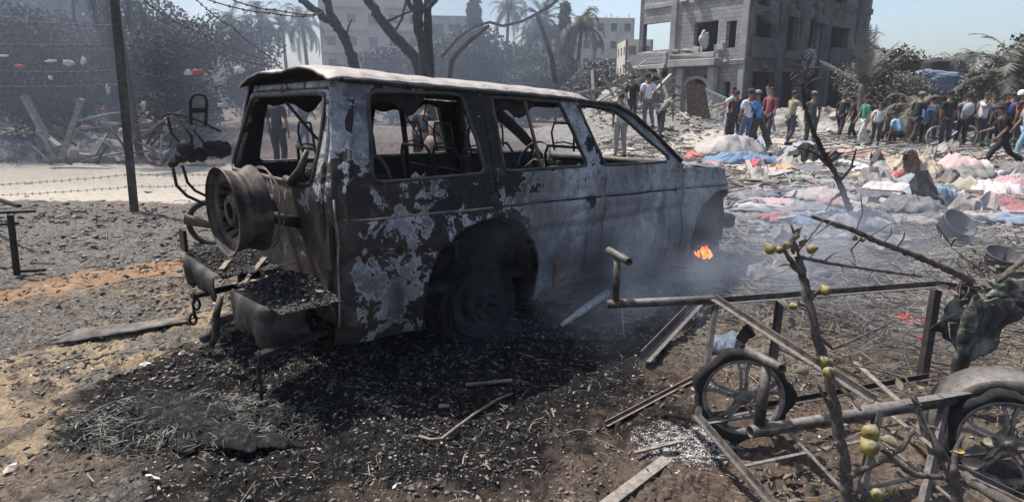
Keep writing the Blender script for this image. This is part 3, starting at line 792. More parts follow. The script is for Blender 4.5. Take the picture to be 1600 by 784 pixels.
# rear bumper: two corner pieces with a step between ------------------
def bumper_piece(y0, y1, sag=0.0):
    mb = MB(); n = 40; vs = []; fs = []
    prof = [(-0.0, 0.465), (-0.12, 0.468), (-0.235, 0.455), (-0.285, 0.475), (-0.30, 0.455), (-0.305, 0.42), (-0.302, 0.37), (-0.292, 0.32), (-0.27, 0.30)]
    for i in range(n+1):
        y = y0+(y1-y0)*i/n; e = abs(y-CW/2)/(CW/2)
        k = 0.22*max(0, e-0.78)**2*12
        for (x, z) in prof: w_ = float(fbm(np.array([y*5.0]), np.array([x*7+z*5.0]), 3, 8)[0])-.5; vs.append(cv(x + (k if x < -.1 else 0)+w_*.05, y, z-sag*i/n+w_*(.04 if z > .4 else .22)+(.04*math.sin(y*23) if z < .3 else 0)))
    m = len(prof)
    for i in range(n):
        for j in range(m-1): fs.append((i*m+j, i*m+j+1, (i+1)*m+j+1, (i+1)*m+j))
    mb.add(vs, fs); o = mb.build('rear_bumper', M['bump'], car, True); s = o.modifiers.new('s', 'SOLIDIFY'); s.thickness = 0.006
M['bump'] = simple('bumper', (0.010, 0.010, 0.010), (0.12, 0.105, 0.092), 5, 0.75, 0.9, 0.008, 0.1, 0.46, 0.72)
bumper_piece(0.86, 1.72); bumper_piece(-0.02, 0.56)
mb = MB(); mb.tube([cv(-0.32, 0.70, 0.40), cv(-0.36, 0.68, 0.30), cv(-0.37, 0.69, 0.18), cv(-0.40, 0.7, 0.12)], [0.016, 0.02, 0.02, 0.014], 8)
mb.ico(cv(-0.41, 0.74, 0.17), 0.034, 2); mb.bar(cv(-0.1, 0.7, 0.30), cv(-0.38, 0.7, 0.26), 0.05, 0.04); mb.build('tow_ball', M['rim'], car, True)
def chain(name, p, n=5):
    mb = MB(); p = Vector(p)
    for i in range(n):
        c = p+Vector((0.012*math.sin(i*1.7), 0.01*i, -0.048*i)); ax = (Vector((1, 0.2, 0)) if i % 2 else Vector((0.2, 1, 0))).normalized()
        closed_tube(mb, [c + ax*(0.02*math.cos(a)) + Vector((0, 0, 0.033*math.sin(a))) for a in np.linspace(0, 2*PI, 14, endpoint=False)], 0.008)
    mb.build(name, M['char'], car, True)
chain('chain', cv(-0.35, 0.06, 0.25), 5); chain('chain', cv(-0.36, 1.12, 0.30), 4)
mb = MB(); mb.bar(cv(0.0, 0.1, 0.29), cv(-0.36, 0.06, 0.26), 0.05, 0.025); mb.build('hook_plate', M['char'], car); mb = MB(); mb.bar(cv(0, 1.15, 0.32), cv(-0.37, 1.12, 0.31), 0.05, 0.025); mb.build('hook_plate', M['char'], car)
mb = MB(); mb.box(cv(-0.27, 1.62, 0.56), (0.02, 0.12, 0.14)); mb.build('bracket', M['char'], car)
# crumbs of burnt plastic heaped on the bumper step
n = 9000; yy = np.concatenate([RNG.uniform(-0.05, 0.6, n//2), RNG.uniform(0.8, 1.68, n//2)]); xx = RNG.uniform(-0.27, 0.05, len(yy))
hh = 0.11*np.exp(-((yy-0.33)/0.2)**2)*(1-np.abs(xx+0.08)/0.25)+0.05*np.exp(-((yy-1.3)/0.3)**2)
sz = 0.003*(6.5**(RNG.random(len(yy))**2.2)); V_, F_ = shards(len(yy), np.stack([xx, yy], -1), sz, 0.45, 0)
V_ = V_.reshape(-1, 5, 3); zb = V_[:, :, 2].mean(1); V_[:, :, 2] += (0.475+np.maximum(hh, 0)*(0.55+0.45*RNG.random(len(yy)))-zb)[:, None]
setp(np_mesh('burnt_crumbs', V_.reshape(-1, 3)-CO, F_, M['coal'], car, False), kind='stuff')
sel = RNG.random(len(yy)) < 0.06; V2 = V_[sel]*1.0; V2[:, :, 2] += .008; F2 = F_[:sel.sum()*6]
setp(np_mesh('pale_crumbs', V2.reshape(-1, 3)-CO, F2, M['flake'], car, False), kind='stuff')
mb = MB()
for (x0, y0, z0, x1, y1, z1) in ((0.0, 0.1, 0.5, -0.2, 0.55, 0.5), (0.02, 0.95, 0.52, -0.2, 0.75, 0.42), (-0.05, 0.3, 0.62, -0.02, 0.8, 0.5), (-0.1, 1.2, 0.5, -0.25, 0.9, 0.5)):
    mb.bar(cv(x0, y0, z0), cv(x1, y1, z1), 0.03, 0.008)
mb.build('twisted_trim_strip', M['rust'], car)

# scuttle of melted pieces hanging inside the side windows: extra window posts and a dangling headliner strip
for y0 in (0.25, 1.35):
    mb = MB(); mb.tube([cv(1.25, y0, 1.5), cv(1.3, y0+.02, 1.2), cv(1.33, y0, 0.5)], [.018, .022, .02], 7); mb.build('belt_pillar', M['char'], car, True)
for k, x in enumerate((0.5, 0.85, 1.35, 1.75, 2.2)):
    mb = MB(); mb.tube([cv(x, random.uniform(.4, 1.3), 1.5), cv(x+random.uniform(-.05, .05), random.uniform(.4, 1.3), 1.34), cv(x+random.uniform(-.1, .1), random.uniform(.4, 1.3), 1.2)], [.006, .005, .004], 5); mb.build('hanging_wire', M['char'], car, True)

for x in (0.62, 1.45, 2.25):
    for y in (0.42, 1.22):
        mb = MB()
        for k in range(16): mb.ico(cv(x-0.05+random.uniform(-.05, .35)*(k % 2), y+random.uniform(-.2, .2), 0.62+random.random()*.42*(1-(k % 2))), random.uniform(.05, .10), 1, (1, 1.2, 1), .4)
        mb.build('seat_remains', M['char'], car)
mb = MB(); pts = []
for k, x in enumerate(np.linspace(.3, 2.0, 36)): pts.append((x, max(.0, .05+.05*math.sin(k*.37)+.03*math.sin(k*1.1+1)+random.uniform(-.008, .008))))
for y in (0.17, CW-0.17):
    for (x, d), (x2, d2) in zip(pts, pts[1:]): mb.add([cv(x, y, gut(x)-.01), cv(x2, y, gut(x2)-.01), cv(x2, y+.01, gut(x2)-.03-d2), cv(x, y+.01, gut(x)-.03-d)], [(0, 1, 2, 3)])
    mb.build('headliner_remains', M['char'], car); mb = MB()

sm = side_map(True)
for x0, x1 in ((.14, 1.04), (1.08, 2.04), (2.09, 3.04), (3.1, 3.9)):  # tubes along the body crease, pale on the quarter panel to paint its highlight
    mb = MB(); mb.tube([Vector(sm(np.array([x]), np.array([.868-.02*x]))[0])-Vector((0, .004, 0)) for x in np.linspace(x0, x1, 12)], .0065, 6); mb.build('crease_highlight', M['flake' if x0 < 1 else 'body'], car, True)
mb = MB(); mb.tube([Vector(sm(np.array([.075]), np.array([z]))[0])-Vector((.004, .002, 0)) for z in np.linspace(.3, .97, 10)], .006, 6); mb.build('corner_seam', M['flake'], car, True)
off = lambda x, y: 1-0.93*road_mask(x, y)
def lay(name, mat, n, dens, rmin, rmax, s0, s1, flat, kind_z=0.0):
    xy = scatter(n, rmin, rmax, dens); r = np.hypot(xy[:, 0], xy[:, 1])
    size = (s0*(s1/s0)**(RNG.random(n)**2.6))*np.clip(r/4.0, 0.7, 2.6)
    V, Fq = shards(n, xy, size, flat, kind_z)
    setp(np_mesh(name, V, Fq, mat, None, False), kind='stuff')
M['ash_mix'] = simple('ash_mix', (0.03, 0.03, 0.03), (0.6, 0.59, 0.57), 30, 0.95, 0.2, 0.002, lo=.42, hi=.54)
M['ash_mix2'] = simple('ash_mix_dark', (0.012, 0.012, 0.011), (0.24, 0.235, 0.21), 12, 0.95, 0.2, 0.002, lo=.44, hi=.62)
M['chips'] = simple('chips', (0.10, 0.095, 0.09), (0.30, 0.285, 0.26), 2, 0.95, 0.4, 0.01)
M['ash'] = simple('ash', (0.28, 0.27, 0.26), (0.55, 0.53, 0.50), 25, 0.95, 0.2, 0.002)
M['twig'] = simple('twig', (0.10, 0.09, 0.08), (0.26, 0.235, 0.205), 9, 0.95, 0.3, 0.003)
M['crumbly'] = simple('crumbly', (0.06, 0.055, 0.05), (0.22, 0.195, 0.17), 9, 0.95, 0.3, 0.003)
lay('charred_crumbs', M['coal'], 15000, lambda x, y: np.maximum(d_char(x, y)*clump(x, y, 2.2, 90), 0.07*d_soot(x, y)), 1.35, 11, 0.0025, 0.03, 0.5)
lay('grey_crumbs', M['crumbly'], 26000, lambda x, y: np.maximum.reduce([0.35*d_char(x, y), 0.9*d_soot(x, y), 0.4*off(x, y)*clump(x, y, 2.8, 14)]), 1.35, 18, 0.0025, 0.03, 0.5)
lay('ash_flakes', M['ash'], 3600, lambda x, y: np.maximum.reduce([0.8*d_char(x, y)*clump(x, y, 4, 17), 0.35*d_soot(x, y), 0.10*off(x, y)]), 1.35, 14, 0.004, 0.02, 0.25)
lay('burnt_paper_flakes', M['flake'], 8000, lambda x, y: np.maximum.reduce([0.9*d_char(x, y)*clump(x, y, 3, 27), 0.4*d_soot(x, y), 0.25*off(x, y)]), 1.35, 14, 0.006, 0.03, 0.22)
lay('rubble_chips', M['chips'], 5500, lambda x, y: sst(1.5, 3.5, x)*sst(5.5, 8, y)*sst(40, 28, y)*(0.1+0.9*clump(x, y, 0.9, 31)), 6, 40, 0.015, 0.075, 0.55)
# white ash heap beside the cart wheel
n = 6500; a = RNG.uniform(0, 2*PI, n); r = 0.16*np.sqrt(RNG.random(n))*(1+0.5*RNG.random(n)); c0 = hit(1070, 694)
V, Fq = shards(n, np.stack([c0.x+r*np.cos(a)*1.1, c0.y+r*np.sin(a)*0.8], -1), RNG.uniform(0.001, 0.0055, n), 0.3, 0.004)
setp(np_mesh('white_ash_heap', V, Fq, M['ash_mix'], None, False), kind='stuff')
def lay_sticks(name, mat, n, dens, rmin, rmax, l0, l1, th):
    xy = scatter(n, rmin, rmax, dens); r = np.hypot(xy[:, 0], xy[:, 1]); k = np.clip(r/4, 0.7, 2.5)
    ln = (l0*(l1/l0)**RNG.random(n))*k
    V, Fq = sticks(n, xy, ln, th*k*RNG.uniform(0.5, 1.4, n), 0.11)
    setp(np_mesh(name, V, Fq, mat, None, True), kind='stuff')
lay_sticks('pale_straw_litter', M['flake'], 2600, lambda x, y: np.maximum(0.5*d_char(x, y), 0.35*off(x, y)*clump(x, y, 2, 40)), 1.35, 14, 0.03, 0.12, 0.0022)
lay_sticks('burnt_twig_litter', M['char'], 2400, lambda x, y: np.maximum(0.6*d_char(x, y), 0.3*d_soot(x, y)), 1.35, 12, 0.04, 0.16, 0.003)
lay_sticks('grey_twig_litter', M['twig'], 2200, lambda x, y: sst(1.0, 1.8, x)*sst(8.5, 6.5, y)*sst(2.2, 3.2, y)*(0.2+clump(x, y, 1.3, 50)), 2, 9, 0.10, 0.45, 0.0035)
lay_sticks('splintered_wood_litter', M['twig'], 1500, lambda x, y: sst(2, 4, x)*sst(8, 10, y)*sst(34, 24, y)*(0.1+0.9*clump(x, y, 0.7, 60)), 8, 36, 0.10, 0.55, 0.009)

# pieces big enough to be named -------------------------------------------------
def iron(name, label, p0, p1, w=0.035, h=0.03, mat='dark_iron', cat='metal bar', group=None, ang=True):
    mb = MB(); c = Vector(p0)
    if ang: mb.angle((0, 0, 0), Vector(p1)-c, w, 0.005)
    else: mb.bar((0, 0, 0), Vector(p1)-c, w, h)
    o = mb.build(name, M[mat]); o.location = c; return setp(o, label, cat, group)
def g(px, py, z=0.01): p = hit(px, py); return Vector((p.x, p.y, hz(p.x, p.y)+z))
iron('iron_beam', 'dark channel iron lying between the car sill and the cart handle', g(1000, 572, 0.03), g(1100, 478, 0.10), 0.06, 0.05, 'cart_metal')
iron('iron_strip', 'thin rusty iron strip in the dirt left of the cart wheel', g(944, 668), g(1092, 590), 0.022, 0.02, 'rust')
iron('wooden_batten', 'flat grey batten in the dirt at the lower edge beside the white ash', g(940, 800), g(1042, 722), 0.05, 0.012, 'plank', 'plank', None, False)
iron('wood_splinter', 'short pale splinter of wood crossing the white ash heap', g(990, 718, 0.03), g(1062, 704, 0.04), 0.018, 0.008, 'plank', 'stick', None, False)
mb = MB(); pts = [g(655, 686, 0.012), g(672, 692, 0.012), g(690, 690, 0.015), g(740, 655, 0.02), g(775, 632, 0.02), g(800, 618, 0.012)]
mb.tube([p-pts[0] for p in pts], 0.008, 8); o = mb.build('bent_pipe', M['rust'], None, True); o.location = pts[0]
setp(o, 'bent thin brown pipe lying in the char below the wagon', 'pipe')
mb = MB(); p0, p1 = g(878, 512, 0.02), g(948, 470, 0.06); mb.tube([Vector(), (p1-p0)*0.3, (p1-p0)*0.32, p1-p0], [0.016, 0.02, 0.028, 0.03], 10)
o = mb.build('ashen_pipe', M['ash'], None, True); o.location = p0; setp(o, 'pale grey ash covered pipe in the smoke beside the rear wheel', 'pipe')
mb = MB(); p0 = g(975, 530); mb.tube([Vector(), at(972, 480, p0.y)-p0], 0.003, 5); o = mb.build('thin_rod', M['ash'], None, True); o.location = p0
setp(o, 'thin pale rod standing in the ash under the cart handle', 'rod')
for (x0, y0, x1, y1, lb) in ((728, 607, 800, 601, 'pale splintered board end poking out of the char below the wheel arch'), (686, 641, 702, 640, 'short white splinter above the bent brown pipe')):
    iron('splintered_board', lb, g(x0, y0, 0.02), g(x1, y1, 0.02), 0.02, 0.01, 'flake', 'board', None, False)
# crumpled half burnt sheeting in front of the tail
def rag(name, label, cat, c, rx, ry, h, col, seed=0, rz=0.0, folds=3.0, n=34, fold_h=0.35, group=None, mat=None, edge=0.25, thick=0.008, sharp=2.0, tilt=0.0, ef=1.7):
    """a crumpled piece of cloth lying over the ground"""
    u = np.linspace(-1, 1, n); U, W = np.meshgrid(u, u)
    r = np.maximum(np.abs(U), np.abs(W)); q = np.hypot(U, W)+1e-6
    Xd, Yd = U*r/q, W*r/q
    ang = np.arctan2(Yd, Xd); out = 1+edge*(fbm(np.cos(ang)*ef+seed*3.1, np.sin(ang)*ef+seed, 3 if ef < 3 else 5, seed, .5 if ef < 3 else .65)-0.5)*2.4
    X, Y = Xd*out*rx, Yd*out*ry
    rr = np.clip(np.hypot(Xd, Yd), 0, 1); dome = (1-rr**(sharp+1.2))**0.8
    wx, wy = X/max(rx, .3), Y/max(ry, .3)
    wx2 = wx + 0.35*(fbm(wx*2+seed, wy*2, 2, seed+1)-.5)
    f1 = np.abs(fbm(wx2*folds*0.9+seed, wy*folds*0.35-seed, 2, seed+5)-0.5)*2
    f3 = np.abs(fbm(wx2*folds*0.5-seed, wy*folds*1.1+seed, 2, seed+6)-0.5)*2
    A_p = seed*1.7; ph = (wx*math.cos(A_p)+wy*math.sin(A_p))*folds*1.5+4.0*fbm(wx*1.3+seed, wy*1.3, 3, seed+15)
    pl_ = (1-np.abs(np.sin(ph)))**1.3*sst(.35, .6, fbm(wx*1.5, wy*1.5+seed, 2, seed+18))
    f2 = fbm(wx*folds*0.45+seed, wy*folds*0.45, 3, seed+9)
    f4 = fbm(wx*folds*2.2, wy*folds*2.2, 3, seed+12)
    Z = h*dome*(0.38+0.45*f2) + h*.28*pl_*dome**.5 + h*fold_h*0.30*dome**.5*((1-f1)**5-.25) + h*fold_h*0.25*dome**.5*((1-f3)**6-.2) + h*tilt*Xd*dome
    Z += 0.02*(f2-0.3)*min(1, rx) + h*.16*dome*(np.abs(f4-.5)*2)
    cs, sn = math.cos(rz), math.sin(rz)
    WX, WY = c[0]+X*cs-Y*sn, c[1]+X*sn+Y*cs
    Zb = H(WX, WY); z0 = float(H(np.array([c[0]]), np.array([c[1]]))[0])
    V = np.stack([WX-c[0], WY-c[1], Zb-z0+np.maximum(Z, 0)+0.012+0.01*f2], -1).reshape(-1, 3)
    idx = np.arange(n*n).reshape(n, n); Fq = np.stack([idx[:-1, :-1], idx[:-1, 1:], idx[1:, 1:], idx[1:, :-1]], -1).reshape(-1, 4)
    o = np_mesh(name, V, Fq, mat or cloth(col), None, True); o.location = (c[0], c[1], z0)
    s = o.modifiers.new('solid', 'SOLIDIFY'); s.thickness = thick; s.offset = 0
    if label: setp(o, label, cat, group)
    return o
q = NT('scorched_sheet'); f = q.noise(6, 10, 0.7, 0.7); f2 = q.noise(30, 6, 0.7)
c_ = q.ramp(f, [(0.38, (0.012, 0.012, 0.012)), (0.5, (0.06, 0.055, 0.045)), (0.58, (0.17, 0.18, 0.15)), (0.68, (0.33, 0.32, 0.27))]); q.col(c_, 0.8); q.bump(f2, 0.8, 0.01); M['sheeting'] = q.m
M['sheet_ground'] = simple('sheet_ground', (0.012, 0.012, 0.011), (0.10, 0.10, 0.09), 34, 0.9, 1.0, 0.015, lo=.50, hi=.70)
p = hit(265, 660); rag('burnt_sheet', 'crumpled grey green scorched sheet in front of the tow ball', 'sheet', (p.x+0.05, p.y), 0.40, 0.15, 0.05, None, 3, -0.6, 6.0, 70, 1.0, mat=M['sheet_ground'], edge=0.42, ef=2.6)
p = hit(360, 690); rag('burnt_sheet', 'pale folded end of burnt sheeting nearest the rear wheel side', 'sheet', (p.x, p.y), 0.28, 0.08, 0.045, None, 8, -0.25, 6.0, 60, 1.0, mat=M['sheet_ground'], edge=0.42, ef=2.6)
p = hit(200, 520); rag('ash_covered_sheet', 'flat ash grey strip of sheet left of the tow ball', 'sheet', (p.x, p.y), 0.40, 0.07, 0.03, None, 12, 0.45, 4.0, 40, 0.7, mat=M['ash_sheet'] if 'ash_sheet' in M else M['crumbly'], edge=0.4)
for i, (px, py, s) in enumerate(((228, 574, 0.05), (285, 556, 0.04), (262, 508, 0.05), (20, 550, 0.035), (50, 592, 0.03), (163, 672, 0.03), (18, 738, 0.05), (240, 752, 0.05), (620, 766, 0.035), (250, 770, 0.02))):
    p = hit(px, py); s *= .75; mb = MB(); mb.add([(-s, 0, 0.01), (-.5*s, s*.3, .012), (0, s*0.22, 0.02), (.6*s, .33*s, .01), (s, 0.1*s, 0.008), (.5*s, -.15*s, .012), (0.1*s, -s*0.3, 0.0), (-.6*s, -.2*s, .008)], [(0, 1, 2, 7), (2, 3, 4, 5), (2, 5, 6, 7)])
    o = mb.build('paper_scrap', cloth((0.62, 0.55, 0.47), 7, False)); o.location = (p.x, p.y, p.z+0.012); o.rotation_euler = (0.1, -0.1, i*1.3); s_ = o.modifiers.new('s', 'SOLIDIFY'); s_.thickness = 0.002
    setp(o, 'small pale paper scrap on the scorched ground left of or in front of the car', 'paper scrap', 'paper scraps on scorched ground')

# ================================================================ fence of one leaning post and barbed wire
fence = thing('barbed_wire_fence', 'rusty barbed wire strands on a leaning steel post across the left side', 'fence', hit(212, 330))
def W2(o, p): return Vector(p)-o.location
mb = MB(); top = at(175, -60, 8.0); mb.angle(W2(fence, hit(212, 332)), W2(fence, top), 0.075, 0.012, up=(0, 1, 0)); mb.build('post', M['char_metal'], fence)
def wire(par, pts, r=0.0035, barbs=True, mat='char_metal', step=0.13, sag=0.0):
    mb = MB(); P = []
    for a, b in zip(pts, pts[1:]):
        n = max(2, int((b-a).length/step))
        for k in range(n):
            t = k/n; P.append(a.lerp(b, t)+Vector((0, 0, -sag*4*t*(1-t)))+Vector((random.uniform(-1, 1), random.uniform(-1, 1), random.uniform(-1, 1)))*0.006)
    P.append(pts[-1]); P = [W2(par, p) for p in P]
    mb.tube(P, r, 4, False)
    if barbs:
        for p in P[1:-1]:
            for s_ in (-1, 1): mb.tube([p+Vector((0.012*s_, 0, -0.022)), p+Vector((-0.010*s_, 0.005, 0.022))], r*0.8, 3)
    return mb.build('barbed_wire' if barbs else 'wire', M[mat], par, True)
for pts in ([(-40, 27, 8.6), (185, 40, 8.0), (430, 107, 10.5)], [(-40, 67, 8.6), (188, 69, 8.0), (430, 103, 11)], [(-40, 110, 8.6), (193, 110, 8.0), (380, 140, 10)], [(-40, 135, 8.6), (195, 132, 8.0), (365, 172, 9.5)],
            [(-40, 214, 8.6), (202, 194, 8.0), (340, 214, 9.5)], [(-40, 290, 8.6), (207, 272, 8.0), (330, 272, 9.5)], [(-40, 306, 8.6), (209, 291, 8.0), (330, 288, 9.5)]):
    wire(fence, [at(*p) for p in pts], sag=0.02)
for i, pts in enumerate(([(218, -5, 9), (300, 45, 11), (420, 95, 14)], [(300, -8, 9), (360, 40, 11), (440, 100, 14)], [(310, -6, 9), (420, 20, 10), (505, 22, 11)], [(350, -6, 9), (430, 15, 10), (505, 20, 11)])):
    wire(fence, [at(*p) for p in pts], 0.009, True, step=0.2, sag=0.05)
# burnt stub of a gate in the left foreground
st = thing('burnt_gate_stub', 'charred short fence stub with crossbars at the left edge', 'fence post', hit(27, 430))
b0 = hit(27, 430)
mb = MB(); mb.bar(W2(st, b0), W2(st, at(16, 336, b0.y)), 0.035, 0.035, up=(0, 1, 0)); mb.build('post', M['char'], st)
mb = MB(); mb.bar(W2(st, at(-40, 353, b0.y)), W2(st, at(28, 349, b0.y)), 0.03, 0.02); mb.build('crossbar', M['char'], st)
mb = MB(); mb.bar(W2(st, at(-40, 334, b0.y+.3)), W2(st, at(56, 330, b0.y+.5)), 0.03, 0.02); mb.build('crossbar', M['char'], st)
mb = MB(); mb.bar(W2(st, g(30, 428, 0.02)), W2(st, g(72, 425, 0.02)), 0.03, 0.02); mb.build('foot_rail', M['char'], st)
mb = MB(); mb.bar(W2(st, at(-40, 300, b0.y+2)), W2(st, at(30, 322, b0.y+1)), 0.04, 0.03); mb.build('crossbar', M['char'], st)

# ================================================================ burnt motorbike standing behind the tail
by = 6.1
bike = thing('burnt_motorbike', 'charred motorbike with luggage rack and hoop backrest behind the spare wheel', 'motorbike', Vector((at(300, 330, by).x, by, 0)))
def B(px, py, dy=0.0): return W2(bike, at(px, py, by+dy))
mb = MB()
for dy in (0.0, 0.28): mb.tube([B(254, 182, dy), B(262, 178, dy), B(285, 180, dy), B(310, 188, dy*0.9), B(345, 206, dy*0.8)], 0.011, 8)
mb.tube([B(254, 183, 0), B(252, 186, 0.14), B(254, 182, 0.28)], 0.011, 8)
for k in range(5): mb.tube([B(264+14*k, 180+4*k, 0), B(264+14*k, 180+4*k, 0.28)], 0.008, 6)
for k in (0.09, 0.19): mb.bar(B(258, 181, k), B(338, 203, k), 0.03, 0.006)
mb.build('luggage_rack', M['char'], bike, True)
mb = MB(); mb.tube([B(299, 195), B(297, 160), B(302, 149), B(311, 147), B(320, 150), B(323, 160), B(321, 197)], 0.016, 8); mb.bar(B(299, 173), B(322, 172), 0.05, 0.012, up=(0, 1, 0)); mb.build('backrest', M['char'], bike, True)
mb = MB(); mb.tube([B(262, 184), B(268, 208), B(282, 224), B(288, 240)], 0.013, 8); mb.tube([B(288, 196), B(300, 216), B(298, 236)], 0.015, 8); mb.tube([B(303, 203), B(325, 232)], 0.012, 6); mb.tube([B(270, 262), B(276, 290), B(292, 306), B(318, 318)], 0.017, 8); mb.tube([B(285, 258), B(293, 285), B(305, 298), B(330, 310)], 0.015, 8)
mb.build('frame_tubes', M['char'], bike, True)
mb = MB(); mb.ico(B(290, 232), 0.10, 2, (0.9, 0.8, 1.0), 0.06); mb.build('tail_lamp', M['char'], bike, True)
mb = MB()
for (px, py, r, sx) in ((272, 252, 0.09, 1.1), (283, 246, 0.08, 1.2), (300, 245, 0.08, 1.1), (315, 240, 0.10, 1.2), (330, 232, 0.11, 1.1), (345, 232, 0.12, 1.2)): mb.ico(B(px, py, random.uniform(0, .15)), r*.72, 2, (sx, 1.2, 0.75), 0.12)
mb.build('burnt_seat', M['char'], bike, False)
mb = MB(); c_ = B(330, 345, 0.1); cc = Vector((c_.x, c_.y, 0.22)); closed_tube(mb, [cc+Vector((0.22*math.cos(a), 0.03*math.cos(a), 0.22*math.sin(a))) for a in np.linspace(0, 2*PI, 36, endpoint=False)], 0.03, 8); mb.build('rear_wheel', M['rubber'], bike, True)
mb = MB(); mb.tube([B(288, 342, 0.0), B(305, 346, 0.05), B(335, 352, 0.1)], [0.055, 0.05, 0.04], 14, False); mb.build('exhaust', M['rust'], bike, True)

random.seed(41)
M['fused'] = simple('fused_char', (0.008, 0.008, 0.008), (0.09, 0.085, 0.078), 16, 0.8, 1.0, 0.01, lo=.5, hi=.72)
for k in range(0):
    px, py = random.choice(((random.uniform(380, 900), random.uniform(560, 690)), (random.uniform(100, 520), random.uniform(560, 760)), (random.uniform(820, 1080), random.uniform(480, 640))))
    p = hit(px, py); o = rag('fused_debris', None, None, (p.x, p.y), random.uniform(.06, .22), random.uniform(.03, .09), random.uniform(.01, .03), None, 400+k, random.uniform(-1.2, 1.2), 7, 26, 1.0, mat=M['fused'], edge=.6, thick=.004, ef=5)
    setp(o, 'lump of fused burnt debris on the char in front of the car', 'burnt debris', 'fused debris lumps')
for k in range(22):
    px, py = random.choice(((random.uniform(560, 1000), random.uniform(560, 740)), (random.uniform(60, 560), random.uniform(520, 770))))
    p = hit(px, py); L_ = random.uniform(.03, .11); mb = MB(); a = random.uniform(0, 6.3); d = Vector((math.cos(a), math.sin(a), .1)); s_ = Vector((-d.y, d.x, 0))*random.uniform(.03, .14)
    P = [d*L_*(t-.5)+s_*L_*math.sin(PI*t)+Vector((0, 0, .012*math.sin(PI*t)+.004)) for t in np.linspace(0, 1, 7)]; w = random.uniform(.003, .010)
    for a_, b_ in zip(P, P[1:]): mb.bar(a_, b_, w, .0018)
    o = mb.build('curled_flake', M['flake']); o.location = p+Vector((0, 0, .008)); setp(o, 'curled pale strip of burnt material on the ground', 'debris strip', 'curled burnt strips')

# strips and ash crumbs lying over and round the scorched sheet
c0 = hit(280, 665); n = 5200; a = RNG.uniform(0, 2*PI, n); r = np.sqrt(RNG.random(n))
V, Fq = shards(n, np.stack([c0.x+.05+r*np.cos(a)*.62, c0.y+r*np.sin(a)*.26], -1), 0.0025*(7**(RNG.random(n)**2.0)), 0.3, 0.0)
V = V.reshape(-1, 5, 3); V[:, :, 2] += (0.055*RNG.random(n)*(1-r))[:, None]
setp(np_mesh('ash_crumb_heap', V.reshape(-1, 3), Fq, M['ash_mix2'], None, False), kind='stuff')
n = 900; a = RNG.uniform(0, 2*PI, n); r = np.sqrt(RNG.random(n)); V, Fq = sticks(n, np.stack([c0.x+.05+r*np.cos(a)*.6, c0.y+r*np.sin(a)*.25], -1), RNG.uniform(.03, .16, n), RNG.uniform(.001, .0035, n), .1, .06)
setp(np_mesh('burnt_fibre_litter', V, Fq, M['ash_mix2'], None, True), kind='stuff')
# ================================================================ cart frame in the right foreground
cart = thing('cart_frame', 'rusty burnt handcart frame with two spoked wheels and long tow pipes in the right foreground', 'cart', Vector((1.3, 2.4, 0)))
def K(px, py, y): return W2(cart, at(px, py, y))
mb = MB(); mb.pipe(K(949, 475, 2.75), K(1118, 468, 2.68), 0.021); mb.build('handle_pipe', M['cart_metal'], cart, True)
mb = MB(); mb.tube([K(962, 472, 2.745), K(965, 405, 2.72)], 0.0165, 12); mb.build('handle_upright', M['cart_metal'], cart, True)
mb = MB(); mb.pipe(K(951, 391, 2.80), K(983, 409, 2.60), 0.018); mb.build('handle_grip', M['cart_metal'], cart, True)
def A_(name, p, q, w=0.036, mat='cart_metal', up=(0, 0, 1), fl=1, flat=False):
    mb = MB(); w = w*0.74
    if flat: mb.bar(K(*p), K(*q), w, 0.005, up)
    else: mb.angle(K(*p), K(*q), w, 0.004, up, fl)
    return mb.build(name, M[mat], cart)
A_('top_rail', (1112, 474, 2.68), (1462, 447, 2.95), 0.04)
A_('top_rail', (1462, 447, 2.95), (1640, 470, 3.3), 0.04)
A_('diagonal_brace', (1118, 468, 2.66), (1276, 570, 2.05), 0.036)
A_('diagonal_brace', (1276, 570, 2.05), (1368, 628, 1.85), 0.036)
A_('corner_post', (1117, 475, 2.67), (1104, 560, 2.5), 0.03, up=(0, 1, 0)); A_('corner_post', (1104, 560, 2.5), (1088, 652, 2.33), 0.03, up=(0, 1, 0))
A_('corner_post', (1217, 466, 2.73), (1205, 565, 2.6), 0.04, 'dark_iron', up=(0, 1, 0)); A_('corner_post', (1205, 565, 2.6), (1176, 640, 2.5), 0.03, 'dark_iron', up=(0, 1, 0))
A_('corner_post', (1462, 452, 2.95), (1438, 602, 2.75), 0.05, 'dark_iron', up=(0, 1, 0))
A_('lower_rail', (1088, 650, 2.33), (1210, 792, 1.86), 0.034, up=(0.3, 0, 1))
A_('lower_rail', (1095, 655, 2.36), (1190, 636, 2.42), 0.036); A_('lower_rail', (1190, 636, 2.42), (1450, 590, 2.7), 0.036, 'dark_iron')
A_('lower_rail', (1100, 662, 2.3), (1240, 640, 2.4), 0.02, flat=True)
mb = MB(); mb.pipe(K(1168, 548, 2.15), K(1222, 576, 1.95), 0.018); mb.build('stub_pipe', M['cart_metal'], cart, True)
mb = MB(); mb.tube([K(1200, 560, 2.05), K(1186, 664, 1.99)], 0.0195, 14); mb.build('upright_pipe', M['cart_metal'], cart, True)
mb = MB(); mb.pipe(K(1172, 674, 1.98), K(1490, 624, 2.22), 0.0235); mb.build('long_pipe', M['cart_metal'], cart, True)
A_('flat_bar', (1335, 640, 2.12), (1480, 618, 2.20), 0.05, flat=True); A_('flat_bar', (1470, 619, 2.19), (1660, 585, 2.35), 0.05, flat=True)
A_('leg', (1372, 640, 2.1), (1345, 770, 1.95), 0.034, up=(0, 1, 0)); A_('leg', (1478, 625, 2.2), (1440, 800, 1.9), 0.034, up=(0, 1, 0))
A_('platform_strap', (1160, 728, 2.12), (1385, 680, 2.28), 0.022, flat=True)
A_('platform_strap', (1230, 672, 2.3), (1322, 770, 2.0), 0.022, flat=True)
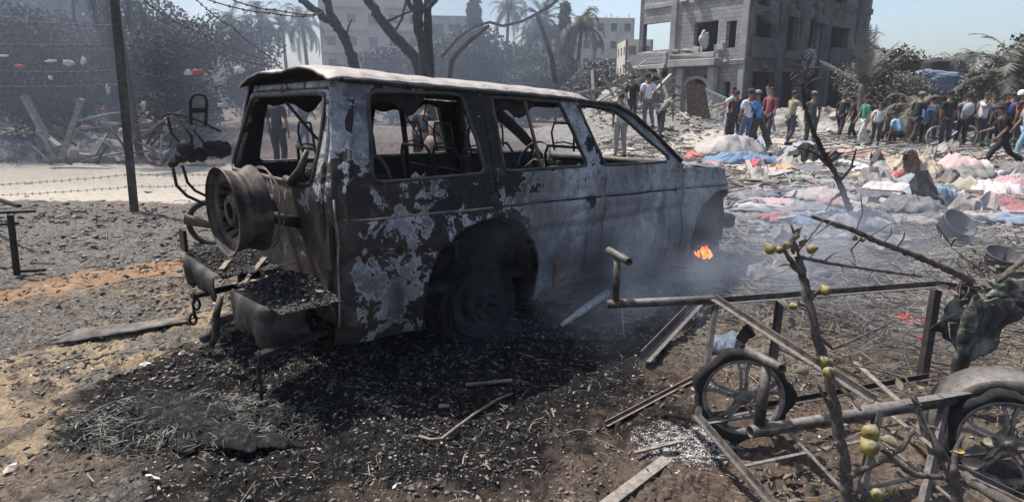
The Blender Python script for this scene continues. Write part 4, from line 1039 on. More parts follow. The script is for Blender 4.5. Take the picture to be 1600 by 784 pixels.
A_('platform_strap', (1262, 795, 1.9), (1345, 765, 1.98), 0.022, flat=True); A_('platform_strap', (1345, 765, 1.98), (1620, 700, 2.2), 0.022, flat=True)
A_('platform_strap', (1330, 600, 2.4), (1460, 700, 2.05), 0.03, 'plank', flat=True); A_('platform_strap', (1335, 565, 2.6), (1420, 640, 2.3), 0.035, 'plank', flat=True)
A_('platform_strap', (1480, 725, 2.0), (1640, 800, 1.85), 0.03); A_('platform_strap', (1380, 690, 2.2), (1500, 790, 1.9), 0.022, flat=True)
A_('platform_strap', (1430, 745, 2.0), (1640, 640, 2.4), 0.022, flat=True)
A_('tread_plate', (1500, 708, 2.12), (1585, 700, 2.16), 0.05, 'char_metal', flat=True)
def cart_wheel(c, nrm, R=0.165, T=0.205, label=None):
    Mx = ax_m(W2(cart, c), nrm)
    mb = MB(); w = 0.042
    vs = []; fs = []; n = 56; pr = [(R+.004, -w/2), (T-0.012, -w/2-.004), (T, -w/4), (T+.003, 0), (T, w/4), (T-0.012, w/2+.004), (R+.004, w/2)]
    for k in range(n):
        a = 2*PI*k/n; tear = 0.012*math.sin(7*a+c.x)+random.uniform(-.006, .006)
        for j, (r, z) in enumerate(pr): vs.append(Mx @ Vector(((r+(tear if 0 < j < 6 else 0))*math.cos(a), (r+(tear if 0 < j < 6 else 0))*math.sin(a), z)))
    m = len(pr)
    for k in range(n):
        for j in range(m): fs.append((k*m+j, k*m+(j+1) % m, ((k+1) % n)*m+(j+1) % m, ((k+1) % n)*m+j))
    mb.add(vs, fs); root = mb.build('wheel', M['rubber'], cart, True)
    mb = MB(); mb.lathe([(R, -w/2), (R+.004, -w/2), (R+.006, -w/2+.005), (R-0.006, -w/2+.01), (R-0.012, 0), (R-0.006, w/2-.01), (R+.006, w/2-.005), (R+.004, w/2), (R, w/2), (R-0.01, w/2-.008), (R-0.017, 0), (R-0.01, -w/2+.008), (R, -w/2)], 56, Mx)
    mb.build('rim', M['alloy'], root, True)
    for k in range(5):
        a = 2*PI*k/5+0.35; mb = MB()
        for s in (-1, 1):
            pts = [Mx @ Vector((r*math.cos(a+s*o_), r*math.sin(a+s*o_), z)) for r, o_, z in ((0.03, 0.35, 0.012), (0.075, 0.14, 0.016), (0.115, 0.10, 0.012), (R-0.01, 0.17, 0.0))]
            for p, q_ in zip(pts, pts[1:]): mb.bar(p, q_, 0.012, 0.016, up=Mx.to_3x3() @ Vector((0, 0, 1)))
        mb.build('spoke', M['alloy'], root)
    mb = MB(); mb.lathe([(0.0, 0.03), (0.012, 0.032), (0.014, 0.022), (0.034, 0.02), (0.038, 0.01), (0.038, -0.02), (0.0, -0.03)], 20, Mx); mb.build('hub', M['alloy'], root, True)
cart_wheel(at(1160, 618, 2.36), (-0.18, -1, 0.06)); cart_wheel(at(1572, 690, 2.12), (-0.45, -1, 0.12))
# curved mudguard shell round the right wheel
mb = MB(); c = W2(cart, at(1572, 690, 2.16)); Mx = ax_m(c, (-0.45, -1, 0.12)); vs = []; fs = []; n = 18
for k in range(n+1):
    a = rad(62)+rad(150)*k/n
    for r, z in ((0.212, 0.035), (0.262, 0.032), (0.268, 0.02), (0.268, -0.16)): vs.append(Mx @ Vector((r*math.cos(a), r*math.sin(a), z)))
for k in range(n):
    for j in range(3): fs.append((k*4+j, k*4+j+1, (k+1)*4+j+1, (k+1)*4+j))
mb.add(vs, fs); o = mb.build('mudguard', M['cart_metal'], cart, True); s = o.modifiers.new('s', 'SOLIDIFY'); s.thickness = 0.004
o = rag('scorched_tarp', 'torn grey tarpaulin hanging from the cart rail above the right wheel', 'tarp', (0, 0), 0.20, 0.16, 0.0, None, 31, 0, 4, 30, 0.9, mat=M['sheeting'], edge=0.6)
o.location = at(1520, 500, 2.9); o.rotation_euler = (PI/2-0.15, 0.2, 0)
for (px, py, y, sx, sy, rx, lb) in ((1580, 460, 3.0, 0.15, 0.09, 1.2, 'brown stiff sheet scrap draped over the far end of the cart rail'), (1500, 540, 2.75, 0.05, 0.22, 1.5, 'long narrow grey rag hanging down beside the black cart post')):
    o = rag('hanging_scrap', lb, 'rag', (0, 0), sx, sy, 0.03, None, int(px), 0, 4, 24, 0.9, mat=M['sheeting'], edge=0.5); o.location = at(px, py, y); o.rotation_euler = (rx, 0.1, 0.1)
# black torn wheel fender strip over the left wheel and blue rag
mb = MB(); pts = [at(1150, 556, 2.5), at(1155, 535, 2.5), at(1165, 520, 2.48), at(1176, 514, 2.44)]
for p, q_ in zip(pts, pts[1:]): mb.bar(p-pts[0], q_-pts[0], 0.06, 0.006, up=(1, 0, 0.4))
o = mb.build('tyre_shred', M['rubber'], None); o.location = pts[0]; setp(o, 'curled strip of burnt tyre standing above the left cart wheel', 'tyre shred')
p = hit(1140, 560); rag('blue_rag', 'dusty blue grey rag behind the left cart wheel', 'rag', (p.x, p.y+.1), 0.13, 0.10, 0.10, (0.10, 0.13, 0.18), 5, 0.6, 5)

# ================================================================ fig branches in the right foreground
M['fig'] = simple('fig', (0.06, 0.05, 0.015), (0.25, 0.20, 0.055), 45, 0.55, 0.5, 0.003, dust=(0.24, 0.215, 0.14))
M['leaf_dry'] = simple('leaf_dry', (0.10, 0.09, 0.065), (0.24, 0.21, 0.15), 20, 0.9, 0.5, 0.004)
M['leaf_yellow'] = simple('leaf_yellow', (0.30, 0.24, 0.06), (0.42, 0.34, 0.12), 20, 0.8, 0.4, 0.003)
def branch_mb(mb, pts, r0, r1, knob=0.18, n=9):
    P = []; 
    for i, (a, b) in enumerate(zip(pts, pts[1:])):
        m = max(2, int((b-a).length/0.018))
        for k in range(m): P.append(a.lerp(b, k/m))
    P.append(pts[-1]); N = len(P)
    P = [p+Vector([random.uniform(-1, 1)*r0*0.16 for _ in range(3)]) for p in P]
    R = [(r0+(r1-r0)*i/(N-1))*(1+random.uniform(-knob, knob)+(0.3 if random.random() < 0.08 else 0)) for i in range(N)]
    mb.tube(P, R, n)
    return P, R
fig = thing('fig_tree', 'bare burnt fig sapling with a few yellow green figs in the right foreground', 'tree', Vector((at(1320, 784, 1.72).x, 1.72, 0)))
def G_(px, py, y): return W2(fig, at(px, py, y))
mb = MB()
T1 = [G_(1338, 800, 1.62), G_(1322, 740, 1.64), G_(1306, 650, 1.68), G_(1296, 590, 1.7), G_(1275, 520, 1.72), G_(1262, 470, 1.75), G_(1254, 430, 1.77), G_(1243, 395, 1.78)]
T1[0].z = 0.0-fig.location.z; P1, R1_ = branch_mb(mb, T1, 0.020, 0.012, 0.2)
mb.build('trunk', M['bark'], fig, True)
for k in range(4, len(P1)-2, 3):
    mb = MB(); d = Vector((random.choice((-1, 1))*random.uniform(.03, .11), random.uniform(-.05, .05), random.uniform(-.02, .08))); branch_mb(mb, [P1[k], P1[k]+d*.5+Vector((0, 0, .012)), P1[k]+d], .0035, .0015, .3, 5); mb.build('twig', M['bark'], fig, True)
limbs = [([(1296, 590, 1.7), (1330, 620, 1.62), (1345, 640, 1.55)], .008, .004), ([(1254, 430, 1.77), (1230, 400, 1.72), (1222, 384, 1.7)], .010, .006), ([(1243, 395, 1.78), (1238, 375, 1.78), (1246, 366, 1.8)], .011, .007),
         ([(1250, 402, 1.78), (1300, 412, 1.9), (1370, 422, 2.0), (1440, 432, 2.05)], .006, .004), ([(1243, 395, 1.78), (1262, 375, 1.85), (1285, 345, 1.95)], .005, .003),
         ([(1262, 470, 1.75), (1278, 455, 1.72), (1290, 448, 1.7)], .006, .004), ([(1265, 480, 1.75), (1250, 475, 1.72), (1240, 478, 1.7)], .004, .003),
         ([(1500, 800, 1.5), (1490, 745, 1.52), (1460, 690, 1.55), (1440, 655, 1.58), (1425, 610, 1.62)], .017, .009), ([(1470, 745, 1.52), (1430, 742, 1.5), (1400, 722, 1.5), (1378, 698, 1.5)], .010, .006),
         ([(1325, 745, 1.62), (1370, 722, 1.6), (1410, 700, 1.58), (1428, 670, 1.58)], .010, .008), ([(1600, 800, 1.35), (1545, 770, 1.4), (1505, 740, 1.48)], .018, .013), ([(1490, 740, 1.5), (1495, 700, 1.52), (1505, 680, 1.52)], .010, .005),
         ([(1275, 520, 1.72), (1300, 545, 1.8), (1335, 530, 1.9), (1400, 500, 2.1)], .005, .003), ([(1300, 640, 1.68), (1285, 615, 1.64), (1278, 600, 1.62)], .006, .003),
         ([(1425, 610, 1.62), (1415, 590, 1.65), (1360, 575, 1.7), (1330, 570, 1.7)], .004, .002), ([(1310, 690, 1.66), (1290, 705, 1.6), (1270, 690, 1.58)], .005, .002)]
for pts, r0, r1 in limbs:
    mb = MB(); P, R = branch_mb(mb, [G_(*p) for p in pts], r0, r1, 0.2, 8)
    for k in range(3, len(P)-1, 5):
        d = Vector([random.uniform(-1, 1) for _ in range(3)]).normalized()*random.uniform(0.015, 0.06); mb.tube([P[k], P[k]+d*0.6+Vector((0, 0, .006)), P[k]+d], [R[k]*0.5, R[k]*0.35, R[k]*0.15], 5)
    mb.build('limb', M['bark'], fig, True)
def fig_fruit(par, p, s=0.02, ax=None):
    mb = MB(); d = (ax or Vector((random.uniform(-1, 1), random.uniform(-1, 1), -0.4))).normalized(); Mx = ax_m(p, d)
    mb.lathe([(0.0, -1.25*s), (0.16*s, -1.2*s), (0.28*s, -0.95*s), (0.62*s, -0.6*s), (0.93*s, -0.1*s), (0.99*s, 0.25*s), (0.83*s, 0.68*s), (0.45*s, 0.95*s), (0.12*s, 1.0*s), (0.1*s, 0.96*s), (0, 0.95*s)], 18, Mx)
    mb.build('fig_fruit', M['fig'], par, True)
for (px, py, y, s) in ((1203, 388, 1.68, .017), (1219, 390, 1.7, .012), (1229, 383, 1.74, .012), (1269, 389, 1.76, .0155), (1290, 453, 1.7, .0165), (1240, 478, 1.7, .0125), (1286, 564, 1.66, .018), (1296, 581, 1.62, .018), (1361, 674, 1.48, .024), (1357, 697, 1.46, .025), (1370, 772, 1.5, .018), (1393, 765, 1.52, .013), (1338, 795, 1.55, .02)):
    fig_fruit(fig, G_(px, py, y), s)
def leaf(par, p, s, mat, n=1):
    mb = MB(); vs = []; 
    R = Euler([random.uniform(-1.5, 1.5) for _ in range(3)]).to_matrix()
    out = [(0, -1), (.45, -.5), (.6, 0), (.4, .5), (.12, .9), (0, 1.25), (-.15, .8), (-.45, .45), (-.55, -.1), (-.4, -.55)]
    for x, y in out: vs.append(p+R @ Vector((x*s, y*s, 0.35*s*abs(x)*2+0.1*s*math.sin(5*y))))
    vs.append(p+R @ Vector((0, 0.1*s, -0.1*s))); mb.add(vs, [(i, (i+1) % 10, 10) for i in range(10)]); mb.build('leaf', mat, par, True)
for (px, py, y, s, m) in ((1388, 690, 1.5, .03, 'leaf_dry'), (1400, 675, 1.55, .02, 'leaf_dry'), (1420, 612, 1.6, .02, 'leaf_dry'), (1430, 628, 1.6, .02, 'leaf_dry'), (1280, 790, 1.5, .03, 'leaf_yellow'), (1500, 705, 1.5, .012, 'leaf_yellow'), (1342, 560, 1.65, .01, 'leaf_yellow'),
                        (1248, 365, 1.8, .022, 'leaf_dry'), (1236, 372, 1.78, .02, 'leaf_dry'), (1256, 380, 1.8, .02, 'leaf_dry'), (1243, 398, 1.76, .018, 'leaf_dry'), (1252, 580, 1.7, .03, 'leaf_dry'), (1258, 605, 1.7, .02, 'leaf_dry'), (1222, 475, 1.75, .025, 'leaf_dry'), (1236, 505, 1.75, .025, 'leaf_dry'), (1213, 408, 1.75, .014, 'leaf_dry'),
                        (1440, 600, 1.62, .02, 'leaf_dry'), (1405, 600, 1.62, .018, 'leaf_dry'), (1530, 700, 1.45, .03, 'leaf_dry'), (1520, 720, 1.45, .03, 'leaf_dry'), (1545, 690, 1.48, .02, 'leaf_dry')):
    leaf(fig, G_(px, py, y), s, M[m])
# big broken limb sweeping in from the right and the thin upright burnt shoot
sap = thing('broken_branch', 'long bare grey branch slanting from the cart rail up to the left', 'branch', at(1470, 415, 2.6))
def S_(px, py, y): return W2(sap, at(px, py, y))
mb = MB(); P, R = branch_mb(mb, [S_(1268, 338, 2.5), S_(1330, 358, 2.55), S_(1370, 377, 2.6), S_(1420, 395, 2.65), S_(1475, 418, 2.7), S_(1520, 440, 2.75)], .009, .016, 0.15, 9)
mb.build('stem', M['bark'], sap, True)
for pts, r in (([(1338, 360, 2.56), (1348, 330, 2.6), (1345, 305, 2.6)], .004), ([(1355, 372, 2.6), (1390, 350, 2.7), (1432, 345, 2.8)], .003), ([(1400, 388, 2.62), (1412, 372, 2.6), (1414, 362, 2.6)], .005), ([(1350, 368, 2.6), (1330, 390, 2.5), (1338, 415, 2.45), (1344, 422, 2.4)], .005), ([(1300, 347, 2.5), (1270, 370, 2.4), (1262, 385, 2.4)], .004), ([(1290, 345, 2.5), (1250, 335, 2.5)], .003), ([(1380, 380, 2.6), (1392, 366, 2.62), (1393, 355, 2.62)], .004)):
    mb = MB(); branch_mb(mb, [S_(*p) for p in pts], r, r*0.5, 0.2, 6); mb.build('twig', M['bark'], sap, True)
for px, py in ((1336, 372), (1348, 374)): fig_fruit(sap, S_(px, py, 2.55), .012)
shoot = thing('burnt_sapling', 'thin black burnt sapling with pale twigs at its top in front of the ruin', 'tree', Vector((hit(1335, 352).x, hit(1335, 352).y, 0)))
sy = shoot.location.y; sy0 = sy
def Q_(px, py, dy=0): return W2(shoot, at(px, py, sy+dy))
mb = MB(); branch_mb(mb, [Q_(1338, 372), Q_(1325, 320), Q_(1305, 270), Q_(1285, 235), Q_(1266, 195), Q_(1256, 160), Q_(1254, 130)], 0.036, .02, 0.15, 8); mb.build('trunk', M['burnt_bark'], shoot, True)
random.seed(5)
for k in range(22):
    y0 = random.uniform(85, 150); x0 = 1257+random.uniform(-3, 3); mb = MB(); a = random.choice((-1, 1))*random.uniform(.3, 1)
    branch_mb(mb, [Q_(x0, y0), Q_(x0+14*a, y0-7), Q_(x0+30*a+random.uniform(-6, 6), y0-random.uniform(-8, 24))], .011, .005, 0.2, 5); mb.build('twig', M['bark'], shoot, True)
mb = MB(); branch_mb(mb, [Q_(1255, 140), Q_(1260, 110), Q_(1272, 78)], .03, .012, 0.2, 6); mb.build('limb', M['bark'], shoot, True)
for (a, b, c) in (((1300, 262), (1270, 238), (1240, 228)), ((1316, 300), (1300, 312), (1290, 330)), ((1310, 285), (1330, 262), (1338, 232))):
    mb = MB(); branch_mb(mb, [Q_(*a), Q_(*b), Q_(*c)], .022, .008, 0.2, 6); mb.build('limb', M['burnt_bark'], shoot, True)
# tangled scorched vines over the cart's far rail: separate dead branches
random.seed(11)
for k in range(110):
    px, py = random.uniform(1190, 1600), random.uniform(400, 640); c = hit(px, py); c.z += random.random()**2*.28+.02; mb = MB(); L_ = random.uniform(0.15, 0.55); a = random.uniform(-0.6, 0.6)
    d = Vector((math.cos(a), random.uniform(-.5, .5), math.sin(a)*0.8)); pts = [c*0-d*L_/2, Vector((0, 0, random.uniform(-.05, .05))), d*L_/2]
    P, R = branch_mb(mb, pts, random.uniform(.003, .006), .002, 0.25, 5)
    for j in range(2, len(P), 4): mb.tube([P[j], P[j]+Vector([random.uniform(-.06, .06) for _ in range(3)])], [0.002, 0.001], 4)
    o = mb.build('dead_branch', M['bark'], None, True); o.location = c
    setp(o, 'thin dead twig in the tangle behind the cart rail', 'branch', 'dead twigs tangled behind the cart')
random.seed(13)
knot = thing('scorched_vine_clump', 'clump of curled scorched leaves on the far end of the cart rail', 'plant', at(1520, 430, 2.8))
mb = MB()
for k in range(26):
    mb = MB(); c = W2(knot, at(random.gauss(1518, 18), random.gauss(425, 26), 2.8+random.uniform(-.1, .1))); branch_mb(mb, [c, c+Vector([random.uniform(-.05, .05) for _ in range(3)]), c+Vector([random.uniform(-.09, .09) for _ in range(3)])], .004, .002, .3, 5); mb.build('twig', M['bark'], knot, True)
for k in range(45): leaf(knot, W2(knot, at(random.gauss(1518, 22), random.gauss(430, 28), 2.8+random.uniform(-.12, .12))), random.uniform(.008, .02), M['leaf_dry'])
stick = [at(1640, 360, 3.0), at(1600, 405, 2.95), at(1560, 440, 2.9)]; mb = MB(); branch_mb(mb, [p-stick[0] for p in stick], .018, .014, .15, 8); o = mb.build('broken_branch', M['bark'], None, True); o.location = stick[0]
setp(o, 'thick broken branch end entering at the right edge above the cart', 'branch')
random.seed(17)
for k, (px, py) in enumerate(((1240, 760), (1255, 745), (1215, 770), (1200, 755), (1275, 770))):
    p = hit(px, py); e_ = thing('dry_leaf', None, 'leaf', p+Vector((0, 0, .02))); [leaf(e_, Vector((random.uniform(-.03, .03), random.uniform(-.03, .03), random.uniform(0, .02))), random.uniform(.015, .028), M['leaf_dry']) for _ in range(4)]; o = e_
    setp(o, 'crumpled dry fig leaf on the dirt at the foot of the sapling', 'leaf', 'dry fig leaves under the sapling')
# ================================================================ trees, palms, cypresses
M['leaf_dark'] = simple('leaf_dark', (0.018, 0.023, 0.016), (0.06, 0.064, 0.043), 1.6, 0.85, 0, dust=(0.09, 0.09, 0.075))
M['leaf_grey'] = simple('leaf_grey', (0.05, 0.052, 0.042), (0.14, 0.135, 0.11), 1.2, 0.85, 0, dust=(0.19, 0.18, 0.16))
M['leaf_green'] = simple('leaf_green', (0.035, 0.05, 0.022), (0.09, 0.11, 0.05), 1.1, 0.85, 0, dust=(0.13, 0.13, 0.10))
M['palm_leaf'] = simple('palm_leaf', (0.035, 0.045, 0.028), (0.11, 0.115, 0.07), 0.9, 0.8, 0)
M['palm_dusty'] = simple('palm_dusty', (0.07, 0.068, 0.058), (0.16, 0.155, 0.135), 2.0, 0.9, 0)
def quads_cloud(C, size, flat=0.55):
    n = len(C)
    a = RNG.normal(0, 1, (n, 3)); a /= np.linalg.norm(a, axis=1, keepdims=True)
    b = np.cross(a, RNG.normal(0, 1, (n, 3))); b /= np.linalg.norm(b, axis=1, keepdims=True)
    s = size*RNG.uniform(0.5, 1.4, n)[:, None]
    V = np.stack([C-a*s, C-b*s*flat, C+a*s, C+b*s*flat], 1).reshape(-1, 3)
    return V, np.arange(4*n).reshape(n, 4)
def crown_pts(n, clumps, seed):
    k = len(clumps); w = np.array([c[3]**2 for c in clumps]); w = w/w.sum()
    idx = RNG.choice(k, n, p=w); d = RNG.normal(0, 1, (n, 3)); d /= np.linalg.norm(d, axis=1, keepdims=True)
    r = RNG.random(n)**0.45; c = np.array(clumps)
    lump = 0.75+0.5*fbm(d[:, 0]*2.2+idx*3.7, d[:, 1]*2.2+d[:, 2]*2, 3, seed)
    return c[idx, :3]+d*(r*c[idx, 3]*lump)[:, None]*np.array([1, 1, 0.85])
def leafy_tree(h, w, mat, seed, leaves=9000, ls=0.07, low=0.25, bark='bark'):
    random.seed(seed)
    root = thing('leafy_tree', None, 'tree')
    mb = MB(); th = h*low
    mb.tube([(0, 0, -0.2), (0.05*h*random.uniform(-1, 1), 0, th*0.6), (0, 0, th+0.15*h)], [0.035*h, 0.028*h, 0.02*h], 8)
    clumps = []
    for k in range(11):
        a = random.uniform(0, 2*PI); rr = w*random.uniform(0.15, 0.85); z = th+(h-th)*random.uniform(0.1, 0.85)
        rr *= 1.0-0.5*((z-th)/(h-th))**2
        c = (rr*math.cos(a)*0.75, rr*math.sin(a)*0.75, z); clumps.append((*c, w*random.uniform(0.28, 0.48)))
        mb.tube([(0, 0, th*0.8), (c[0]*0.4, c[1]*0.4, th+(z-th)*0.5), c], [0.014*h, 0.01*h, 0.003*h], 6)
    clumps.append((0, 0, h*0.8, w*0.4))
    mb.build('trunk', M[bark], root, True)
    V, Fq = quads_cloud(crown_pts(leaves, clumps, seed), ls); np_mesh('crown', V, Fq, M[mat], root, False)
    return root
def put(o, px, y, z=None, s=1.0, rz=0.0, base=0.0):
    x = at(px, 155, y).x; o.location = (x, y, hz(x, y)+base if z is None else z); o.scale = (s, s, s); o.rotation_euler = (0, 0, rz); return o
def palm(h, fr, seed, mat='palm_leaf', nf=26, droop=1.0, up=0.0, name='palm_tree', w=0.16):
    random.seed(seed); root = thing(name, None, 'palm tree')
    mb = MB(); lean = random.uniform(-.25, .25); pts = [(lean*(i/8)**2*h*0.3, 0, -0.3+(h+0.3)*i/8) for i in range(9)]
    mb.tube(pts, [w*(1.25-0.4*i/8)*(1+0.12*(i % 2)) for i in range(9)], 9); mb.build('trunk', M['bark'], root, True)
    top = Vector(pts[-1]); vs = []; fs = []
    for k in range(nf):
        a = 2*PI*k/nf+random.uniform(-.2, .2); el = rad(random.uniform(-20, 75)+up); L_ = fr*random.uniform(0.8, 1.1); d = Vector((math.cos(a), math.sin(a), 0))
        P = []; p = top.copy(); e = el
        for i in range(10):
            P.append(p.copy()); p = p+(d*math.cos(e)+Vector((0, 0, math.sin(e))))*(L_/9); e -= droop*rad(6+1.6*i)
        side = d.cross(Vector((0, 0, 1)))
        for i in range(9):
            for j in range(3):
                q0 = P[i].lerp(P[i+1], j/3); t = (i+j/3)/9; ll = fr*0.27*math.sin(PI*min(1, 0.12+t*0.92))**0.6
                tan = (P[i+1]-P[i]).normalized(); 
                for s_ in (-1, 1):
                    dv = (side*s_*0.85+tan*0.7+Vector((0, 0, -0.35*random.random()))).normalized()*ll*random.uniform(.8, 1.1)
                    n0 = len(vs); wv = tan*fr*0.016; vs += [q0-wv, q0+wv, q0+dv]; fs.append((n0, n0+1, n0+2))
        for i in range(9):
            n0 = len(vs); wv = side*0.02*fr/2; vs += [P[i]-wv, P[i]+wv, P[i+1]+wv, P[i+1]-wv]; fs.append((n0, n0+1, n0+2, n0+3))
    mb = MB(); mb.add(vs, fs); mb.build('crown', M[mat], root, False)
    return root
def cypress(h, w, seed):
    random.seed(seed); root = thing('cypress_tree', None, 'tree'); mb = MB(); mb.tube([(0, 0, -.2), (0, 0, h*0.97)], [0.03*h, 0.004*h], 7)
    C = []
    for k in range(int(26)):
        z = h*(0.16+0.82*k/26); r = w*(1-(z/h)**1.5)*random.uniform(0.8, 1.15)+0.05
        for j in range(7):
            a = random.uniform(0, 2*PI); e = Vector((math.cos(a)*r, math.sin(a)*r, z-0.08*h*0.2)); mb.tube([(0, 0, z), e], [0.004*h, 0.001*h], 4)
            t = RNG.random(60)**0.7; C.append(np.stack([e.x*t, e.y*t, z+(e.z-z)*t+0.03*h*t*t], -1)+RNG.normal(0, 0.013*h, (60, 3)))
    mb.build('trunk', M['bark'], root, True); V, Fq = quads_cloud(np.concatenate(C), 0.02*h); np_mesh('crown', V, Fq, M['leaf_dark'], root, False); return root
def lab(o, label, cat=None, group=None): return setp(o, label, cat, group)

# smoky grove behind the fence on the left
TA = leafy_tree(4.6, 2.4, 'leaf_dark', 1, 13000, 0.06, 0.2)
TB = leafy_tree(3.6, 2.2, 'leaf_dark', 2, 11000, 0.06, 0.15)
TC = leafy_tree(5.2, 2.6, 'leaf_grey', 3, 12000, 0.065, 0.25)
grove = [(TA, -30, 16.5, 1.0, 'dark dusty tree at the far left edge behind the barbed wire'), (TB, 60, 15.5, 0.9, 'low dark tree in the smoke, second from the left edge behind the barbed wire'), (TC, 120, 19, 1.0, 'tall grey dusty tree in the smoke left of the leaning post'),
         (TA, 235, 17.5, 0.88, 'dark tree in the smoke right behind the leaning post'), (TB, 300, 16, 0.8, 'low dark tree behind the hoop backrest of the burnt motorbike'), (TC, 20, 23, 1.1, 'grey tree farthest back at the left edge'), (TB, 380, 19, 0.8, 'low smoky tree seen above the left rear corner of the car roof'), (TA, 175, 22, 0.95, 'dark tree far back, its crown cut by the leaning post')]
used = set()
for i, (src, px, y, s, l) in enumerate(grove):
    o = src if src.name not in used else copy_tree(src); used.add(src.name)
    put(o, px, y, s=s, rz=i*1.3); lab(o, l, 'tree', 'trees in the smoky grove')
# bushes and broad trees in the middle distance, centre
BA = leafy_tree(4.2, 2.7, 'leaf_green', 4, 9000, 0.10, 0.08); BB = leafy_tree(3.4, 2.5, 'leaf_dark', 5, 8000, 0.10, 0.08); BC = leafy_tree(3.6, 2.6, 'leaf_grey', 6, 8000, 0.10, 0.08)
mid = [(BA, 745, 36, 1.25, 'bushy green tree behind the middle of the car roof'), (BB, 700, 40, 1.3, 'dark bushy tree behind the burnt forked trunks'), (BA, 800, 44, 1.25, 'green tree under the tall palm behind the roof'), (BB, 870, 42, 1.15, 'dark bushy tree right of the hanging cable pole'),
       (BC, 935, 34, 0.95, 'dusty round bush in front of the grey apartment block'), (BB, 978, 30, 0.6, 'small dark bush left of the ruined building'), (BB, 610, 38, 1.2, 'hazy tree behind the leaning burnt trunk'), (BC, 540, 42, 1.0, 'hazy grey tree low before the balcony building'), (BA, 830, 33, 0.75, 'pale green shrub behind the front of the roof'),
       (BC, 450, 55, 1.1, 'far hazy grey tree left of the balcony building'), (BB, 650, 30, 0.8, 'low hazy bush behind the twin burnt trunks')]
used = set()
for i, (src, px, y, s, l) in enumerate(mid):
    o = src if src.name not in used else copy_tree(src); used.add(src.name); put(o, px, y, s=s, rz=i*0.9+.4); lab(o, l, 'tree', 'trees behind the car')
# dusty trees on the right
DA = leafy_tree(3.2, 2.3, 'leaf_grey', 7, 8000, 0.07, 0.12); DB = leafy_tree(3.6, 2.5, 'leaf_dark', 8, 8500, 0.08, 0.12)
rt = [(DA, 1360, 26, 1.0, 'grey dust covered tree right beside the ruined building'), (DB, 1395, 33, 1.1, 'dark dusty tree behind the grey one beside the ruin'), (DA, 1425, 24, 0.75, 'low grey dusty tree left of the shed'), (DA, 1565, 26, 1.05, 'grey dusty tree behind the photographers'), (DB, 1620, 27, 1.2, 'dark dusty tree at the right edge of the photo'),
      (DB, 1480, 45, 1.15, 'dark tree behind the shed and its black tank'), (DA, 1530, 40, 1.1, 'grey tree between the shed and the right palm'), (DB, 1430, 48, 1.2, 'far dark tree left of the black tank')]
used = set()
for i, (src, px, y, s, l) in enumerate(rt):
    o = src if src.name not in used else copy_tree(src); used.add(src.name); put(o, px, y, s=s, rz=i*1.1+.2); lab(o, l, 'tree', 'dusty trees right of the ruin')
# palms
PA = palm(6.5, 2.6, 21, 'palm_leaf', 28); PB = palm(5.2, 2.8, 22, 'palm_leaf', 26, 1.2)
pl = [(PA, 378, 58, 38, 'palm tree over the left rear corner of the car roof, leftmost of the distant row'), (PB, 414, 62, 32, 'second palm of the distant row above the car roof'), (PA, 452, 66, 42, 'third palm of the distant row above the car roof'), (PB, 485, 60, 38, 'palm tree just left of the balcony building'), (PA, 790, 62, 17, 'tall palm with a bare trunk between the two dark cypresses'),
      (PB, 852, 48, 32, 'full palm left of the apartment block beside the cable pole'), (PA, 838, 55, 58, 'short palm hidden low behind the cable pole'), (PB, 900, 52, 45, 'dusty palm in front of the apartment block'), (PA, 1513, 85, 90, 'small distant palm right of the black tank'), (PB, 1478, 80, 98, 'small faraway palm just above the black tank'),
      (PB, 1330, 42, 75, 'palm partly hidden by the right edge of the ruin'), (PB, 205, 14, -8, 'palm above the top edge behind the leaning post, only hanging fronds in view')]
used = set()
for i, (src, px, y, cy_, l) in enumerate(pl):
    o = src if src.name not in used else copy_tree(src); used.add(src.name); h0 = 6.5 if src is PA else 5.2; s = (1.0 if y < 45 else 1.0)
    ht = at(px, cy_, y).z; x = at(px, 155, y).x; o.location = (x, y, min(0, ht-h0*s)) ; 
    k = max(ht, 1.2)/h0 if ht > h0 else 1.0; o.scale = (s, s, max(1, k)); o.rotation_euler = (0, 0, i*0.8); lab(o, l, 'palm tree', 'distant palm trees')
    if y < 20: o.scale = (0.42, 0.42, 0.75); o.location.z = at(px, -38, y).z-5.2*0.75+.1
PC = palm(1.9, 2.0, 31, 'palm_dusty', 12, 0.12, 42); put(PC, 1350, 24); lab(PC, 'dusty palm with stiff upright fronds beside the ruined building', 'palm tree')
PD = palm(2.3, 2.6, 32, 'palm_dusty', 22, 0.9, 15); put(PD, 1585, 24); lab(PD, 'big dusty palm at the right edge behind the crowd', 'palm tree')
PE = palm(1.2, 1.6, 33, 'palm_dusty', 14, 1.5, -5); put(PE, 1432, 21); lab(PE, 'battered low palm hanging over in front of the shed', 'palm tree')
for i, (px, y, top, w, l) in enumerate(((743, 45, -8, 1.15, 'dark cypress left of the bare trunk palm'), (880, 52, 1, 1.0, 'dark cypress left of the grey apartment block'))):
    h = at(px, top, y).z; o = cypress(h, w, 40+i); put(o, px, y, z=0); lab(o, l, 'tree')

